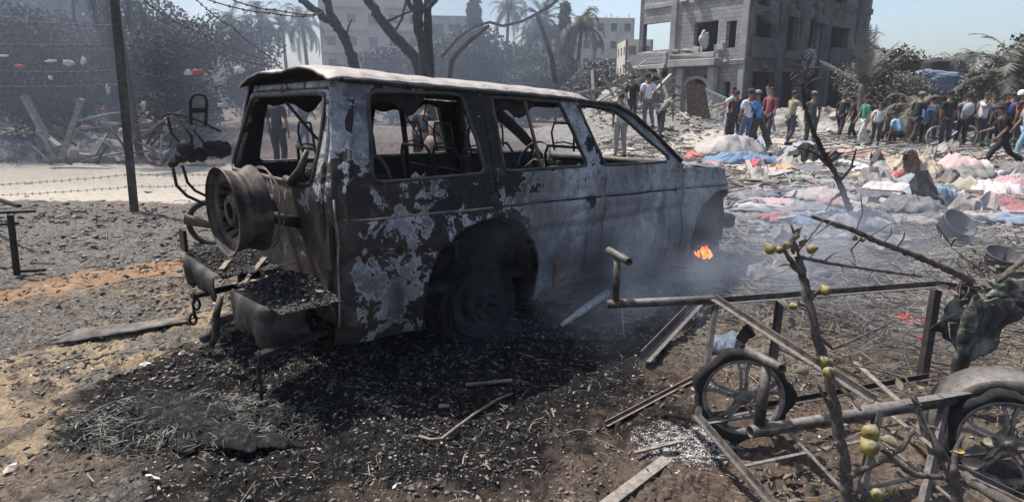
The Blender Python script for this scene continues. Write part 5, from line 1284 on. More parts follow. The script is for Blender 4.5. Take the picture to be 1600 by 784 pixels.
# burnt bare trees standing behind the car roof
def bare_tree(label, base, trunks, y):
    o = thing('burnt_tree', label, 'tree', base); first = True
    for pts, r0, r1 in trunks:
        mb = MB(); pp = [W2(o, at(px, py, y+dy)) for px, py, dy in pts]
        if pts[0][1] > 85: pp[0].z = -0.1
        branch_mb2(mb, pp, r0, r1); mb.build('trunk' if first else 'limb', M['burnt_bark'], o, True); first = False
    return o
def branch_mb2(mb, pts, r0, r1):
    P = []
    for a, b in zip(pts, pts[1:]):
        for k in range(6): P.append(a.lerp(b, k/6))
    P.append(pts[-1]); N = len(P); P = [p+Vector([random.uniform(-1, 1)*r0*0.2 for _ in range(3)]) for p in P]
    mb.tube(P, [(r0+(r1-r0)*i/(N-1))*random.uniform(.88, 1.12) for i in range(N)], 9)
random.seed(77)
bx = at(562, 155, 13).x
bare_tree('black burnt tree leaning left, forked above the rear of the car roof', (bx, 13, 0), [([(575, 200, 0), (552, 92, 0), (536, 55, 0), (520, 30, 0), (503, -15, 0)], .12, .075), ([(524, 38, 0), (500, 22, 0), (470, 0, 0), (455, -15, 0)], .09, .06), ([(540, 60, 0), (545, 40, .2), (550, 30, .2)], .03, .01)], 13)
bare_tree('burnt double trunk standing upright in the smoke behind the roof', (at(662, 155, 12).x, 12, 0), [([(668, 200, 0), (664, 95, 0), (655, 50, 0), (650, -15, 0)], .12, .09), ([(672, 120, .1), (670, 60, .1), (667, 0, .1), (668, -15, .1)], .085, .075), ([(668, 15, 0), (680, 2, 0), (690, -12, 0)], .05, .04), ([(655, 25, 0), (640, 8, 0), (630, -12, 0)], .06, .04)], 12)
bare_tree('thick burnt trunk leaning right towards the upright pair', (at(655, 155, 12.6).x, 12.6, 0), [([(700, 200, 0), (650, 92, 0), (610, 50, 0), (585, 15, 0), (565, -15, 0)], .12, .08), ([(615, 52, 0), (628, 30, .3), (635, 0, .3), (632, -12, .3)], .035, .02), ([(600, 35, 0), (625, 25, -.2), (655, 12, -.2)], .03, .015)], 12.6)
bare_tree('slender scorched tree curving right below the hanging cable', (at(700, 155, 14).x, 14, 0), [([(690, 200, 0), (705, 95, 0), (735, 62, 0), (765, 40, 0)], .07, .04)], 14)
cp = thing('cable_pole', 'leaning thin dark pole with a black cable looped from its top', 'pole', (at(866, 155, 16).x, 16, 0))
mb = MB(); mb.tube([W2(cp, at(868, 130, 16)), W2(cp, at(862, 90, 16)), W2(cp, at(838, 20, 16))], [.07, .065, .055], 8); mb.v[:] = mb.v; mb.build('pole', M['burnt_bark'], cp, True)
mb = MB(); P = [at(690, 90, 15), at(715, 60, 15), (at(740, 42, 15.3)), at(765, 35, 15.5), at(785, 41, 15.8), at(815, 34, 16), at(838, 22, 16), at(862, 8, 16.2), at(885, -12, 16.4)]
mb.tube([W2(cp, p) for p in P], 0.035, 7); mb.build('cable', M['char'], cp, True)

# ================================================================ buildings
def plane_s(px, py, o, d):
    """(s, z) where the sight line meets the vertical plane through o along d"""
    r = ray(px, py); n = Vector((-d.y, d.x, 0)); t = n.dot(Vector(o)-Vector((0, 0, EYE)))/n.dot(r); p = Vector((0, 0, EYE))+r*t
    return (p-Vector(o)).dot(d), p.z
def facade(name, o, d, L_, z0, z1, holes, th, mat, parent, nrm, jag=0.0):
    """wall with rectangular holes (s0, z0, s1, z1); th metres thick behind the face"""
    ss = sorted(set([0, L_]+[min(max(v, 0), L_) for h in holes for v in (h[0], h[2])]+list(np.linspace(0, L_, 8)))); zs = sorted(set([z0, z1]+[min(max(v, z0), z1) for h in holes for v in (h[1], h[3])]))
    def ish(s, z): return any(h[0] < s < h[2] and h[1] < z < h[3] for h in holes)
    vs = []; fs = []; d = Vector(d); inn = -Vector(nrm)*th; base = Vector(parent.location) if parent else Vector()
    P = lambda s, z: Vector(o)+d*s+Vector((0, 0, z-Vector(o).z))-base
    def quad(a, b, c, e): n = len(vs); vs.extend([a, b, c, e]); fs.append((n, n+1, n+2, n+3))
    for i in range(len(ss)-1):
        for j in range(len(zs)-1):
            a, b, c, e = ss[i], ss[i+1], zs[j], zs[j+1]
            if b-a < 1e-5 or e-c < 1e-5 or ish((a+b)/2, (c+e)/2): continue
            quad(P(a, c), P(b, c), P(b, e), P(a, e)); quad(P(a, c)+inn, P(a, e)+inn, P(b, e)+inn, P(b, c)+inn)
            m = (c+e)/2; k = (a+b)/2
            if i == 0 or ish((ss[i-1]+a)/2, m): quad(P(a, c), P(a, e), P(a, e)+inn, P(a, c)+inn)
            if i == len(ss)-2 or ish((b+ss[min(i+2, len(ss)-1)])/2, m): quad(P(b, c), P(b, c)+inn, P(b, e)+inn, P(b, e))
            if j == 0 or ish(k, (zs[j-1]+c)/2): quad(P(a, c), P(a, c)+inn, P(b, c)+inn, P(b, c))
            if j == len(zs)-2 or ish(k, (e+zs[min(j+2, len(zs)-1)])/2): quad(P(a, e), P(b, e), P(b, e)+inn, P(a, e)+inn)
    mb = MB(); mb.add(vs, fs); return mb.build(name, mat, parent)
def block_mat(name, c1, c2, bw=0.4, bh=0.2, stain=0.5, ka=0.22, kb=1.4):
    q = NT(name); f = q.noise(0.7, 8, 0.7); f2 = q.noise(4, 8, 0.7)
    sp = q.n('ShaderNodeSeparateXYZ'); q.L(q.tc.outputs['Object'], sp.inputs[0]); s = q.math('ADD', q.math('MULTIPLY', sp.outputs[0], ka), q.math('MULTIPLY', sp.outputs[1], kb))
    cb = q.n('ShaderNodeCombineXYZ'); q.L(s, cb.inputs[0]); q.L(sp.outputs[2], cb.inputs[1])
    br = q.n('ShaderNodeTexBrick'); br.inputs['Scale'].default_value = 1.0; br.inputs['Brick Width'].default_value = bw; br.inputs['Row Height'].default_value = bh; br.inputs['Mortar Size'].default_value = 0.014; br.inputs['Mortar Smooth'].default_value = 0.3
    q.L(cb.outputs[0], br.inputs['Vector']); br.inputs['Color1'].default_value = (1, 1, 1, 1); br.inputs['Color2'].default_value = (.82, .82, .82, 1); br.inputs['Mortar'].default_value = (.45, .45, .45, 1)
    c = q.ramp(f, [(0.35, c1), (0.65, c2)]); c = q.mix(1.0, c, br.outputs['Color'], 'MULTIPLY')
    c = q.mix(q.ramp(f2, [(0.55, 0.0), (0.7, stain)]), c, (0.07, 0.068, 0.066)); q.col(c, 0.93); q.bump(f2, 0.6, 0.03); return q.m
M['block'] = block_mat('grey_block', (0.24, 0.232, 0.222), (0.38, 0.37, 0.355)); M['block_soot_shade'] = block_mat('sooty_shaded_block', (0.09, 0.09, 0.093), (0.20, 0.198, 0.198), stain=0.8)  # second one: soot stains, plus the ruin front's shade put into a darker base
ruin = thing('ruined_building', 'bombed out grey concrete block building with empty window holes, right of the car', 'building', at(1160, 155, 31)*1.0)
ruin.location.z = 0
AN = rad(54); dL = Vector((-math.cos(AN), math.sin(AN), 0)); dR = Vector((math.sin(AN), math.cos(AN), 0)); nL = Vector((-math.sin(AN), -math.cos(AN), 0)); nR = Vector((math.cos(AN), -math.sin(AN), 0))
C0 = Vector(ruin.location)
sL = plane_s(1000, 155, C0, dL)[0]; sR = plane_s(1343, 155, C0, dR)[0]
def hl(rects, d): 
    out = []
    for (x0, y0, x1, y1) in rects:
        a = plane_s(x0, (y0+y1)/2, C0, d)[0]; b = plane_s(x1, (y0+y1)/2, C0, d)[0]; xm = (x0+x1)/2; z1_ = plane_s(xm, y0, C0, d)[1]; z0_ = plane_s(xm, y1, C0, d)[1]
        out.append((min(a, b), z0_, max(a, b), z1_))
    return out
HL = hl([(1003, 36, 1049, 79), (1084, 34, 1121, 82), (1134, 33, 1150, 75), (1012, 104, 1048, 130), (1078, 118, 1112, 200), (1128, 128, 1140, 160), (1060, -8, 1078, 8), (1085, -20, 1118, 2)], dL)
HR = hl([(1166, 24, 1212, 90), (1222, 27, 1246, 92), (1254, 30, 1276, 95), (1288, 42, 1325, 92), (1172, 112, 1206, 200), (1214, 112, 1246, 200), (1256, 115, 1284, 200), (1292, 112, 1322, 200), (1168, -25, 1205, 8), (1225, -28, 1275, 6), (1295, -28, 1325, 9)], dR)
facade('side_wall', C0, dL, sL, -0.3, 10.5, HL, 0.3, M['block'], ruin, nL); facade('front_wall', C0+Vector((0, 0, 0)), dR, sR, -0.3, 10.5, HR, 0.3, M['block_soot_shade'], ruin, nR)
facade('rear_wall', C0+dR*sR-nR*0.3, dL, sL, -0.3, 10.5, [(sL*0.3, 4.3, sL*0.6, 5.9)], 0.3, M['block_soot_shade'], ruin, -nL*-1)
facade('rear_wall', C0+dL*sL, dR, sR, -0.3, 10.5, [(0.3, 4.1, 3.4, 6.1), (sR-3, 4.2, sR-1, 6)], 0.3, M['block_soot_shade'], ruin, nR)
def rb(name, p, d, s0, s1, z0, z1, out, depth, mat, jit=0.0):
    """block on a facade: from s0 to s1 along d, standing proud by out"""
    n = nL if d is dL else nR; c = C0+d*((s0+s1)/2)+n*(out-depth/2)+Vector((0, 0, (z0+z1)/2))-C0
    mb = MB(); Rz = Matrix((d, n, Vector((0, 0, 1)))).transposed(); mb.box(c, (abs(s1-s0), depth, z1-z0), Rz, jit); return mb.build(name, mat, ruin, bevel=0.03)
for z in (3.28, 6.5, 9.6):
    mb = MB(); a = C0*0+dL*0.35+dR*0.35; pts = [dL*0.3+dR*0.3, dL*(sL-.3)+dR*0.3, dL*(sL-.3)+dR*(sR-.3), dL*0.3+dR*(sR-.3)]
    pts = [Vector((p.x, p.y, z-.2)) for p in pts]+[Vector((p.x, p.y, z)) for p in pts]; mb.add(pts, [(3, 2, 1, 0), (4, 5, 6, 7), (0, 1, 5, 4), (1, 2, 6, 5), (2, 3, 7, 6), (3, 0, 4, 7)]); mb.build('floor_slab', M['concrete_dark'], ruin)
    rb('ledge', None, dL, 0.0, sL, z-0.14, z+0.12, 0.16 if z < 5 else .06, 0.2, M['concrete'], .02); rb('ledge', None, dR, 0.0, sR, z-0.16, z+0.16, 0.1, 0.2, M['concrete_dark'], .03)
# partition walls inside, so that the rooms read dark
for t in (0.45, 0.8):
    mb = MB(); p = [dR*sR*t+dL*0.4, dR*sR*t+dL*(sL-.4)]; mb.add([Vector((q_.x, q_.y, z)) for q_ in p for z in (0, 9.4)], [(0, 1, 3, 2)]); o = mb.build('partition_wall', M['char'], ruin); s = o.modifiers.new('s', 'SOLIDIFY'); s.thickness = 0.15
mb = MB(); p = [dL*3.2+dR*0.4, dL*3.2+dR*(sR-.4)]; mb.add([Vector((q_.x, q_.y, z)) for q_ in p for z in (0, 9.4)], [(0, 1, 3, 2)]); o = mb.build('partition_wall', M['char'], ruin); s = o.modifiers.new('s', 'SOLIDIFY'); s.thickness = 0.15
a, b = plane_s(1057, 60, C0, dL)[0], plane_s(1048, 60, C0, dL)[0]; rb('pilaster', None, dL, a, b, -0.2, 10.4, 0.12, 0.2, M['concrete']); rb('pilaster', None, dL, 0.0, 0.35, -0.2, 10.4, 0.1, 0.2, M['concrete'])
a, b = plane_s(1132, 100, C0, dL)[0], plane_s(1058, 100, C0, dL)[0]; rb('balcony_slab', None, dL, a, b, 3.12, 3.5, 0.85, 0.9, M['concrete'], .03); rb('balcony_parapet', None, dL, a+.1, b-.1, 3.5, 3.78, 0.8, 0.12, M['concrete'], .05)
a, b = plane_s(1048, 90, C0, dL)[0], plane_s(1001, 90, C0, dL)[0]; rb('balcony_parapet', None, dL, a, b, 3.4, 4.02, 0.35, 0.14, M['block'], .05); rb('balcony_slab', None, dL, a, b+.2, 3.12, 3.36, 0.5, 0.5, M['concrete'], .03)
a, b = plane_s(1125, 130, C0, dL)[0], plane_s(1066, 130, C0, dL)[0]
for s0 in (a, b-.45): rb('door_column', None, dL, s0, s0+.4, -0.2, 3.1, 0.6, 0.4, M['concrete'])
mb = MB(); vs = []; m_ = (a+b)/2; hw = (b-a)/2-.45
for k in range(17):
    an = PI*k/16
    for rr in (1.0, 1.28):
        for o_ in (0.10, 0.45): vs.append(dL*(m_+hw*rr*math.cos(an))+nL*o_+Vector((0, 0, 1.95+hw*0.75*rr*math.sin(an))))
for k in range(16): 
    i = k*4
    for (p, q_) in ((0, 1), (1, 3), (3, 2), (2, 0)): mb.f.append((i+p, i+q_, i+4+q_, i+4+p)); mb.m.append(0)
mb.v = [tuple(v) for v in vs]; mb.build('door_arch', M['concrete'], ruin)
for (px, w_) in ((1167, .3), (1216, .35), (1250, .4), (1283, .5), (1336, .5)):
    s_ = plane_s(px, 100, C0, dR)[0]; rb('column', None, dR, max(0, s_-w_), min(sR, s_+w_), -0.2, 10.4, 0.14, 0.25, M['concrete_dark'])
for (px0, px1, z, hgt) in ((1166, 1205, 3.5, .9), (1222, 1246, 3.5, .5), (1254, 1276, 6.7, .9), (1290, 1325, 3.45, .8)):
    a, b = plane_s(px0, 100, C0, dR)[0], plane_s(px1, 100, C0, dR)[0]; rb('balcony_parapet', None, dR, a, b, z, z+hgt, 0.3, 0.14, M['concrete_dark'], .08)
for (px, py, s_) in ((1197, 30, .5), (1278, 33, .45), (1232, 22, .35)):      # lumps of slab hanging on bent bars
    r_ = plane_s(px, py, C0, dR); mb = MB(); mb.box(dR*r_[0]+nR*0.25+Vector((0, 0, r_[1])), (s_*1.8, 0.25, s_), Matrix((dR, nR, Vector((0, 0, 1)))).transposed() @ Euler((0.2, 0.15, 0)).to_matrix(), .08); mb.tube([dR*r_[0]+nR*.2+Vector((0, 0, r_[1]+1.2)), dR*(r_[0]+.1)+nR*.25+Vector((0, 0, r_[1]))], .02, 5); mb.build('hanging_slab', M['concrete_dark'], ruin)
o = rag('hanging_cloth', 'pale blue and white cloth hanging from the shaded front of the ruin', 'cloth', (0, 0), 0.36, 0.80, 0.28, (0.22, 0.28, 0.34), 4, 0, 3, 24, .6); r_ = plane_s(1243, 98, C0, dR); o.location = C0+dR*r_[0]+nR*0.7+Vector((0, 0, r_[1])); o.rotation_euler = (PI/2, 0.2, AN*0)
o = rag('white_cloth', 'white cloth bundled on the sill of the ruin side window', 'cloth', (0, 0), 0.22, 0.50, 0.16, (0.42, 0.42, 0.41), 5, 0, 4, 24, .6, edge=.5); r_ = plane_s(1101, 64, C0, dL); o.location = C0+dL*r_[0]+nL*0.1+Vector((0, 0, r_[1])); o.rotation_euler = (PI/2, 0, -0.3)
def bldg(name, label, cxp, y, wpx, top_py, rot, depth, mats, rows, cols, parent_extra=None, floor_h=3.1, win=(1.2, 1.3)):
    x = at(cxp, 155, y).x; h = at(cxp, top_py, y).z; w = wpx/F*y
    b = thing(name, label, 'building', (x, y, 0)); d = Vector((math.cos(rot), math.sin(rot), 0)); n = Vector((math.sin(rot), -math.cos(rot), 0)); o = Vector((x, y, 0))-d*w/2
    holes = []; nr = max(1, int(h/floor_h)+1)
    for r in range(nr):
        for c in range(cols):
            s = w*(c+0.5)/cols; z = h-1.9-floor_h*r
            if z > 0.3: holes.append((s-win[0]/2, z-win[1]/2+.3, s+win[0]/2, z+win[1]/2+.3))
    facade('wall', o, d, w, 0, h, holes, 0.3, mats[0], b, n)
    dd = -n; wd = depth; holes2 = [(wd*(c+.5)/3-.6, hh[1], wd*(c+.5)/3+.6, hh[3]) for c in range(3) for hh in holes[::cols]]
    facade('wall', o, dd, wd, 0, h, holes2, 0.3, mats[0], b, -d); facade('wall', o+d*w, dd, wd, 0, h, holes2, 0.3, mats[0], b, d)
    mb = MB(); 
    L0 = b.location; P = [o-n*0-L0, o+d*w-L0, o+d*w+dd*wd-L0, o+dd*wd-L0]; mb.add([Vector((p.x, p.y, h-.3)) for p in P]+[Vector((p.x, p.y, h)) for p in P], [(0, 1, 2, 3), (4, 5, 6, 7)]); mb.build('roof', mats[1], b)
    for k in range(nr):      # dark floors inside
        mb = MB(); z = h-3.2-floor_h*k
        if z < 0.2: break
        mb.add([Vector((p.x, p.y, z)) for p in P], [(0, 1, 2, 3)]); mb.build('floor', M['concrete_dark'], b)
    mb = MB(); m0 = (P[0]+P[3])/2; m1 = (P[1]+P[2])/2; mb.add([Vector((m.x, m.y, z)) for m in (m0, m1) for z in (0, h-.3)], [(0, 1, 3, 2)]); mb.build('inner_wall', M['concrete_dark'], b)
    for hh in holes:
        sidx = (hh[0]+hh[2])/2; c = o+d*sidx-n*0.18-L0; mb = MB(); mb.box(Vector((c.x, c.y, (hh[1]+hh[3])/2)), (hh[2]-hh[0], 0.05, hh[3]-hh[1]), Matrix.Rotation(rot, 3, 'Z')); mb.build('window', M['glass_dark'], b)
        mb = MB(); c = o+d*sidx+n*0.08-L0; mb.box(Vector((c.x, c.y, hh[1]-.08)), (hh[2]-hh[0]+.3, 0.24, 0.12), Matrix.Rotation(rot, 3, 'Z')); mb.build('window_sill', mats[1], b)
    return b, o-L0, d, n, w, h
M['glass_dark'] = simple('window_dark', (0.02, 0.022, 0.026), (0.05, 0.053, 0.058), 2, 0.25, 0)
M['plaster'] = simple('plaster', (0.36, 0.33, 0.28), (0.52, 0.48, 0.42), 0.6, 0.92, 0.2, 0.02); M['plaster_tan'] = simple('plaster_tan', (0.34, 0.27, 0.20), (0.48, 0.40, 0.31), 0.5, 0.92, 0.2, 0.02); M['plaster_grey'] = block_mat('grey_plaster', (0.34, 0.335, 0.32), (0.50, 0.485, 0.465), 1.2, 3.1, 0.3, 1.0, 0.83)
B1 = bldg('apartment_block', 'grey concrete apartment block with small square windows, left of the ruin', 945, 118, 82, 28, 0.12, 12, (M['plaster_grey'], M['concrete']), 3, 4)
bq, o_, d_, n_, w_, h_ = B1
for k in range(8): mb = MB(); c = o_+d_*(w_*(k+.3)/8)-n_*random.uniform(.5, 6); mb.tube([Vector((c.x, c.y, h_)), Vector((c.x, c.y, h_+random.uniform(.6, 1.4)))], .06, 5); mb.build('roof_rebar', M['char_metal'], bq)
bldg('apartment_block', 'low grey wing of flats half hidden by the palm left of the apartment block', 862, 112, 75, 40, 0.1, 10, (M['plaster_grey'], M['concrete']), 3, 3)
bldg('apartment_block', 'small pale house seen between the apartment block and the ruin', 995, 100, 40, 62, 0, 8, (M['plaster'], M['concrete']), 2, 2)
B2 = bldg('balcony_building', 'tall tan and grey building with balconies behind the burnt forked tree', 588, 92, 150, -25, 0.18, 13, (M['plaster'], M['concrete']), 5, 5)
bq, o_, d_, n_, w_, h_ = B2
for r in range(5):
    z = h_-3.3-3.1*r
    for s0, s1, m in ((0.2, w_*0.45, 'plaster_tan'), (w_*0.62, w_*0.95, 'plaster')):
        c = o_+d_*((s0+s1)/2)+n_*0.75; mb = MB(); R_z = Matrix.Rotation(0.18, 3, 'Z'); mb.box((c.x, c.y, z), (s1-s0, 1.5, 0.2), R_z); mb.build('balcony_slab', M['concrete'], bq); c = o_+d_*((s0+s1)/2)+n_*1.45
        mb = MB(); mb.box((c.x, c.y, z+.55), (s1-s0, 0.12, 0.9), R_z); mb.build('balcony_parapet', M[m], bq)
bldg('distant_building', 'distant pale building above the smoky trees right of the leaning post', 248, 95, 62, 26, -0.1, 10, (M['plaster_tan'], M['concrete']), 2, 4)
bldg('distant_building', 'far low white wall of houses under the palm row, left of the roof', 330, 110, 80, 62, 0, 8, (M['plaster'], M['concrete']), 1, 4)
bldg('house_wall', 'grey house gable deep in the smoke at the far left edge', 25, 32, 150, 30, 0.1, 8, (M['plaster_grey'], M['concrete']), 1, 2)
bldg('distant_building', 'grey house corner behind the dark cypress above the roof', 712, 75, 70, 25, 0.1, 9, (M['concrete'], M['concrete']), 2, 3)
random.seed(61)
for k in range(26):      # snapped reinforcement and broken slab edges hanging out of the shaded front
    s_ = random.uniform(.3, sR-.3); z = random.choice((3.3, 6.5, 3.3, 9.6))+random.uniform(-.2, .1); p = dR*s_+nR*random.uniform(.05, .25); mb = MB()
    if k % 2: mb.tube([Vector((p.x, p.y, z)), Vector((p.x, p.y, z))+nR*random.uniform(.1, .5)+Vector((random.uniform(-.2, .2), 0, -random.uniform(.2, .9)))], [.022, .018], 4); mb.build('bent_rebar', M['char_metal'], ruin)
    else: mb.box(Vector((p.x, p.y, z-.2)), (random.uniform(.3, 1.1), .3, random.uniform(.15, .5)), Matrix((dR, nR, Vector((0, 0, 1)))).transposed() @ Euler((random.uniform(-.4, .4), random.uniform(-.5, .5), 0)).to_matrix(), .07); mb.build('broken_slab', M['concrete_dark'], ruin)
for k in range(14):
    s_ = random.uniform(.3, sL-.3); z = random.choice((3.4, 4.0, 6.5)); p = dL*s_+nL*random.uniform(.05, .2); mb = MB(); mb.box(Vector((p.x, p.y, z)), (random.uniform(.2, .6), .25, random.uniform(.1, .3)), Matrix((dL, nL, Vector((0, 0, 1)))).transposed() @ Euler((random.uniform(-.4, .4), random.uniform(-.4, .4), 0)).to_matrix(), .06); mb.build('broken_slab', M['concrete'], ruin)
# shed with tarpaulin and water tank
sh = thing('shed', 'low grey block shed with a wide opening, behind the men at the bicycle', 'shed', (at(1475, 155, 27).x, 27, 0)); hh = at(1475, 120, 27).z; W_ = 128/F*27
mb = MB(); 
for (c, s_) in (((W_*.30, 0, hh/2), (W_*.42, .2, hh)), ((-W_*.45, 0, hh/2), (W_*.12, .2, hh)), ((-W_*.15, 0, hh-.2), (W_*.5, .2, .4)), ((0, 3, hh/2), (W_, .2, hh)), ((-W_/2, 1.5, hh/2), (.2, 3, hh)), ((W_/2, 1.5, hh/2), (.2, 3, hh))):
    mb = MB(); mb.box(c, s_); mb.build('wall', M['block_soot_shade'], sh)
mb = MB(); mb.box((0, 1.5, hh+.06), (W_+.4, 3.5, .12)); mb.build('roof', M['concrete'], sh)
tk = thing('water_tank', 'squat black ribbed water tank standing on the shed roof', 'water tank', (at(1458, 155, 27.6).x, 27.8, hh+.12)); mb = MB()
pr = [(0, 0), (.52, 0)]+[(.52+(.03 if k % 2 else 0), .05+.09*k) for k in range(6)]+[(.50, .56), (.25, .63), (.2, .63), (.2, .70), (0, .72)]; mb.lathe(pr, 24); mb.build('tank_body', M['rubber'], tk, True)
o = rag('blue_tarp', 'blue and grey tarpaulin draped over the front edge of the shed roof', 'tarp', (0, 0), 1.35, 0.5, 0.22, (0.16, 0.20, 0.27), 15, 0, 5, 30, .8, edge=.3); o.location = at(1465, 128, 26.6); o.rotation_euler = (PI/2.4, 0, 0)
# ================================================================ people
TSC = bpy.data.scenes.new('workbench')
def skin_mesh(nodes, edges, sub=1):
    me = bpy.data.meshes.new('tmp'); me.from_pydata([n[0] for n in nodes], edges, []); o = bpy.data.objects.new('tmp', me); TSC.collection.objects.link(o)
    m = o.modifiers.new('skin', 'SKIN'); m.use_smooth_shade = True; m.branch_smoothing = 0.6
    for i, n in enumerate(nodes):
        sv = me.skin_vertices[0].data[i]; r = n[1]; sv.radius = r if isinstance(r, tuple) else (r, r); sv.use_root = (i == 0)
    if sub: s = o.modifiers.new('sub', 'SUBSURF'); s.levels = sub; s.render_levels = sub
    TSC.view_layers[0].update(); dg = TSC.view_layers[0].depsgraph; ev = o.evaluated_get(dg); em = bpy.data.meshes.new_from_object(ev)
    bpy.data.objects.remove(o); bpy.data.meshes.remove(me); return em
def person(label, px, py, face, shirt, pants, pose='stand', hgt=1.72, arms=None, extra=None, shoes=True, long=False, shorts=False, dist=None, group='people in the rubble'):
    """face: direction the person faces, degrees, 0 = away from the camera, 90 = to the photo's left, 180 = towards it"""
    p = hit(px, py) if dist is None else Vector((at(px, 155, dist).x, dist, 0))
    if dist is not None: p.z = hz(p.x, p.y)
    o = thing('person', label, 'person', (p.x, p.y, p.z), rad(face+random.uniform(-12, 12)), group); k = hgt/1.72*.93; o.scale = (k*random.uniform(.95, 1.1), k, k); o.rotation_euler.x = random.uniform(-.05, .05); o.rotation_euler.y = random.uniform(-.05, .05)
    # local axes: +Y forward, +X right
    lean = dict(stand=0.03, walk=0.10, bend=0.75, reach=0.25, crouch=0.45, run=0.25).get(pose, 0.03)
    hip = Vector((0, 0, 0.92)); 
    if pose == 'crouch': hip = Vector((0, -0.10, 0.42))
    if pose == 'run': hip.z = 0.86
    if pose == 'bend': hip = Vector((0, -0.12, 0.88))
    f = Vector((0, math.sin(lean), math.cos(lean))); X = Vector((1, 0, 0)); fw = Vector((0, math.cos(lean), -math.sin(lean)))
    waist = hip+f*0.14; chest = hip+f*0.36; neck = hip+f*0.52; nk2 = neck+f*0.07; head = nk2+f*0.11+fw*0.02+Vector((0, 0, 0.0)); crown = head+f*0.10
    sh = [neck-f*0.05+X*s*0.17 for s in (-1, 1)]
    st = {'walk': (0.20, -0.20), 'run': (0.40, -0.42), 'bend': (0.08, -0.06), 'reach': (0.1, -0.1)}.get(pose, (0.03, -0.02))
    legs = []
    for s, d in zip((-1, 1), st):
        h_ = hip+X*s*0.09-Vector((0, 0, .04))
        if pose == 'crouch': kn = h_+Vector((0.06*s, 0.40, 0.02)); an = Vector((0.12*s, 0.12, 0.08))
        else: kn = h_+Vector((0.01*s, d*0.6+0.05, -0.42)); an = Vector((0.11*s, d+(-.12 if d < 0 else 0), 0.085+(0.10 if d < -.3 else 0.0)))
        legs.append((h_, kn, an, an+Vector((0, 0.15, -0.055))))
    ar = []
    A0 = arms or {'walk': ((-0.12, 0.25), (0.22, 0.35)), 'run': ((-.25, .9), (.3, 1.0))}.get(pose, ((0.02, 0.2), (0.05, 0.25)))
    for s, (sw, bendf), S in zip((-1, 1), A0, sh):      # swing of the upper arm and bend of the elbow, radians
        ua = Vector((0.14*s*math.cos(sw), math.sin(sw), -math.cos(sw))).normalized(); el = S+ua*0.28; a2 = sw+bendf
        fa = Vector((-0.03*s, math.sin(a2), -math.cos(a2))).normalized(); wr = el+fa*0.25; ar.append((S, el, wr, wr+fa*0.08, fa))
    N = [(hip, .11), (waist, .105), (chest, .125), (neck, .07), (nk2, .05), (nk2+f*.05+fw*.01, .062), (head, (.078, .088)), (crown, .062)]; E_ = [(i, i+1) for i in range(7)]
    def ch(frm, pts):
        for p_, r in pts: N.append((p_, r)); E_.append((frm, len(N)-1)); frm = len(N)-1
        return frm
    for (S, el, wr, hd, fa) in ar: ch(3, [(S, .055), (S.lerp(el, .5), .046), (el, .038), (el.lerp(wr, .4), .038), (wr, .026), (hd, .03)])
    for (h_, kn, an, toe) in legs: ch(0, [(h_, .085), (h_.lerp(kn, .5), .075), (kn, .055), (kn.lerp(an, .35), .056), (an, .036), (toe, .034)])
    em = skin_mesh(N, E_)
    mb = MB(); mb.v = [tuple(v.co) for v in em.vertices]; mb.f = [tuple(q.vertices) for q in em.polygons]; mb.m = [0]*len(mb.f); bpy.data.meshes.remove(em)
    for s, (S, el, wr, hd, fa) in zip((-1, 1), ar):
        sd_ = fa.cross(X*s).normalized()
        for j, fl in enumerate((.060, .070, .066, .052)): b = hd+sd_*(0.022-0.0145*j)+fa*.015; mb.tube([b, b+fa*fl*.55, b+fa*fl*.85-X*s*.012, b+fa*fl-X*s*.025], [.010, .009, .008, .006], 5)
        b = hd+sd_*.024-fa*.02; mb.tube([b, b+sd_*.025+fa*.025, b+sd_*.028+fa*.05], [.012, .010, .007], 5)
    # face: nose, ears
    mb.tube([head+fw*.07+f*.03, head+fw*.105-f*.012, head+fw*.08-f*.02], [.010, .016, .008], 5)
    for s in (-1, 1): mb.ico(head+X*s*.078-f*.005, .022, 1, (.5, .9, 1.2))
    body = mb.build('body', M['skin'], o, True)
    mb = MB()
    for s in (-1, 1): mb.ico(head+fw*.078+X*s*.03+f*.012, .012, 1)
    mb.build('eyes', M['hair'], o)
    hat = (extra or {}).get('hat')
    mb = MB(); vs = []; fs = []; R3 = Matrix((X, fw, f)).transposed()
    for i in range(9):
        ph = PI*0.60*i/8
        for j in range(16):
            a = 2*PI*j/16; d = Vector((math.sin(ph)*math.cos(a)*.092, math.sin(ph)*math.sin(a)*.103-.012, math.cos(ph)*.108+.012))
            if math.sin(a) > 0.2 and ph > 1.15: d = Vector((math.sin(1.15)*math.cos(a)*.088, math.sin(1.15)*math.sin(a)*.099-.012, math.cos(1.15)*.105+.012))
            vs.append(head+R3 @ d+f*.025)
    for i in range(8):
        for j in range(16): fs.append((i*16+j, i*16+(j+1) % 16, (i+1)*16+(j+1) % 16, (i+1)*16+j))
    mb.add(vs, fs); mb.build('hair', M['hair'] if not (extra or {}).get('grey') else cloth((.35, .34, .33)), o, True)
    if hat:
        mb = MB(); Mx = Matrix.Translation(head+f*.055) @ R3.to_4x4(); mb.lathe([(.103, 0), (.108, .01), (.104, .05), (.08, .09), (.04, .108), (0, .112)], 18, Mx)
        if hat[1] == 'cap': mb.add([Mx @ Vector(v) for v in ((-.08, .06, .01), (.08, .06, .01), (.065, .17, -.01), (0, .19, -.012), (-.065, .17, -.01))], [(0, 1, 2, 3, 4)])
        if hat[1] == 'helmet': mb.lathe([(.125, -.03), (.13, 0), (.128, .06), (.10, .11), (.05, .135), (0, .14)], 18, Mx)
        h0 = mb.build('cap' if hat[1] == 'cap' else 'helmet' if hat[1] == 'helmet' else 'head_cloth', cloth(hat[0], dusty=False), o, True)
        if hat[1] == 'cap': s = h0.modifiers.new('s', 'SOLIDIFY'); s.thickness = .006
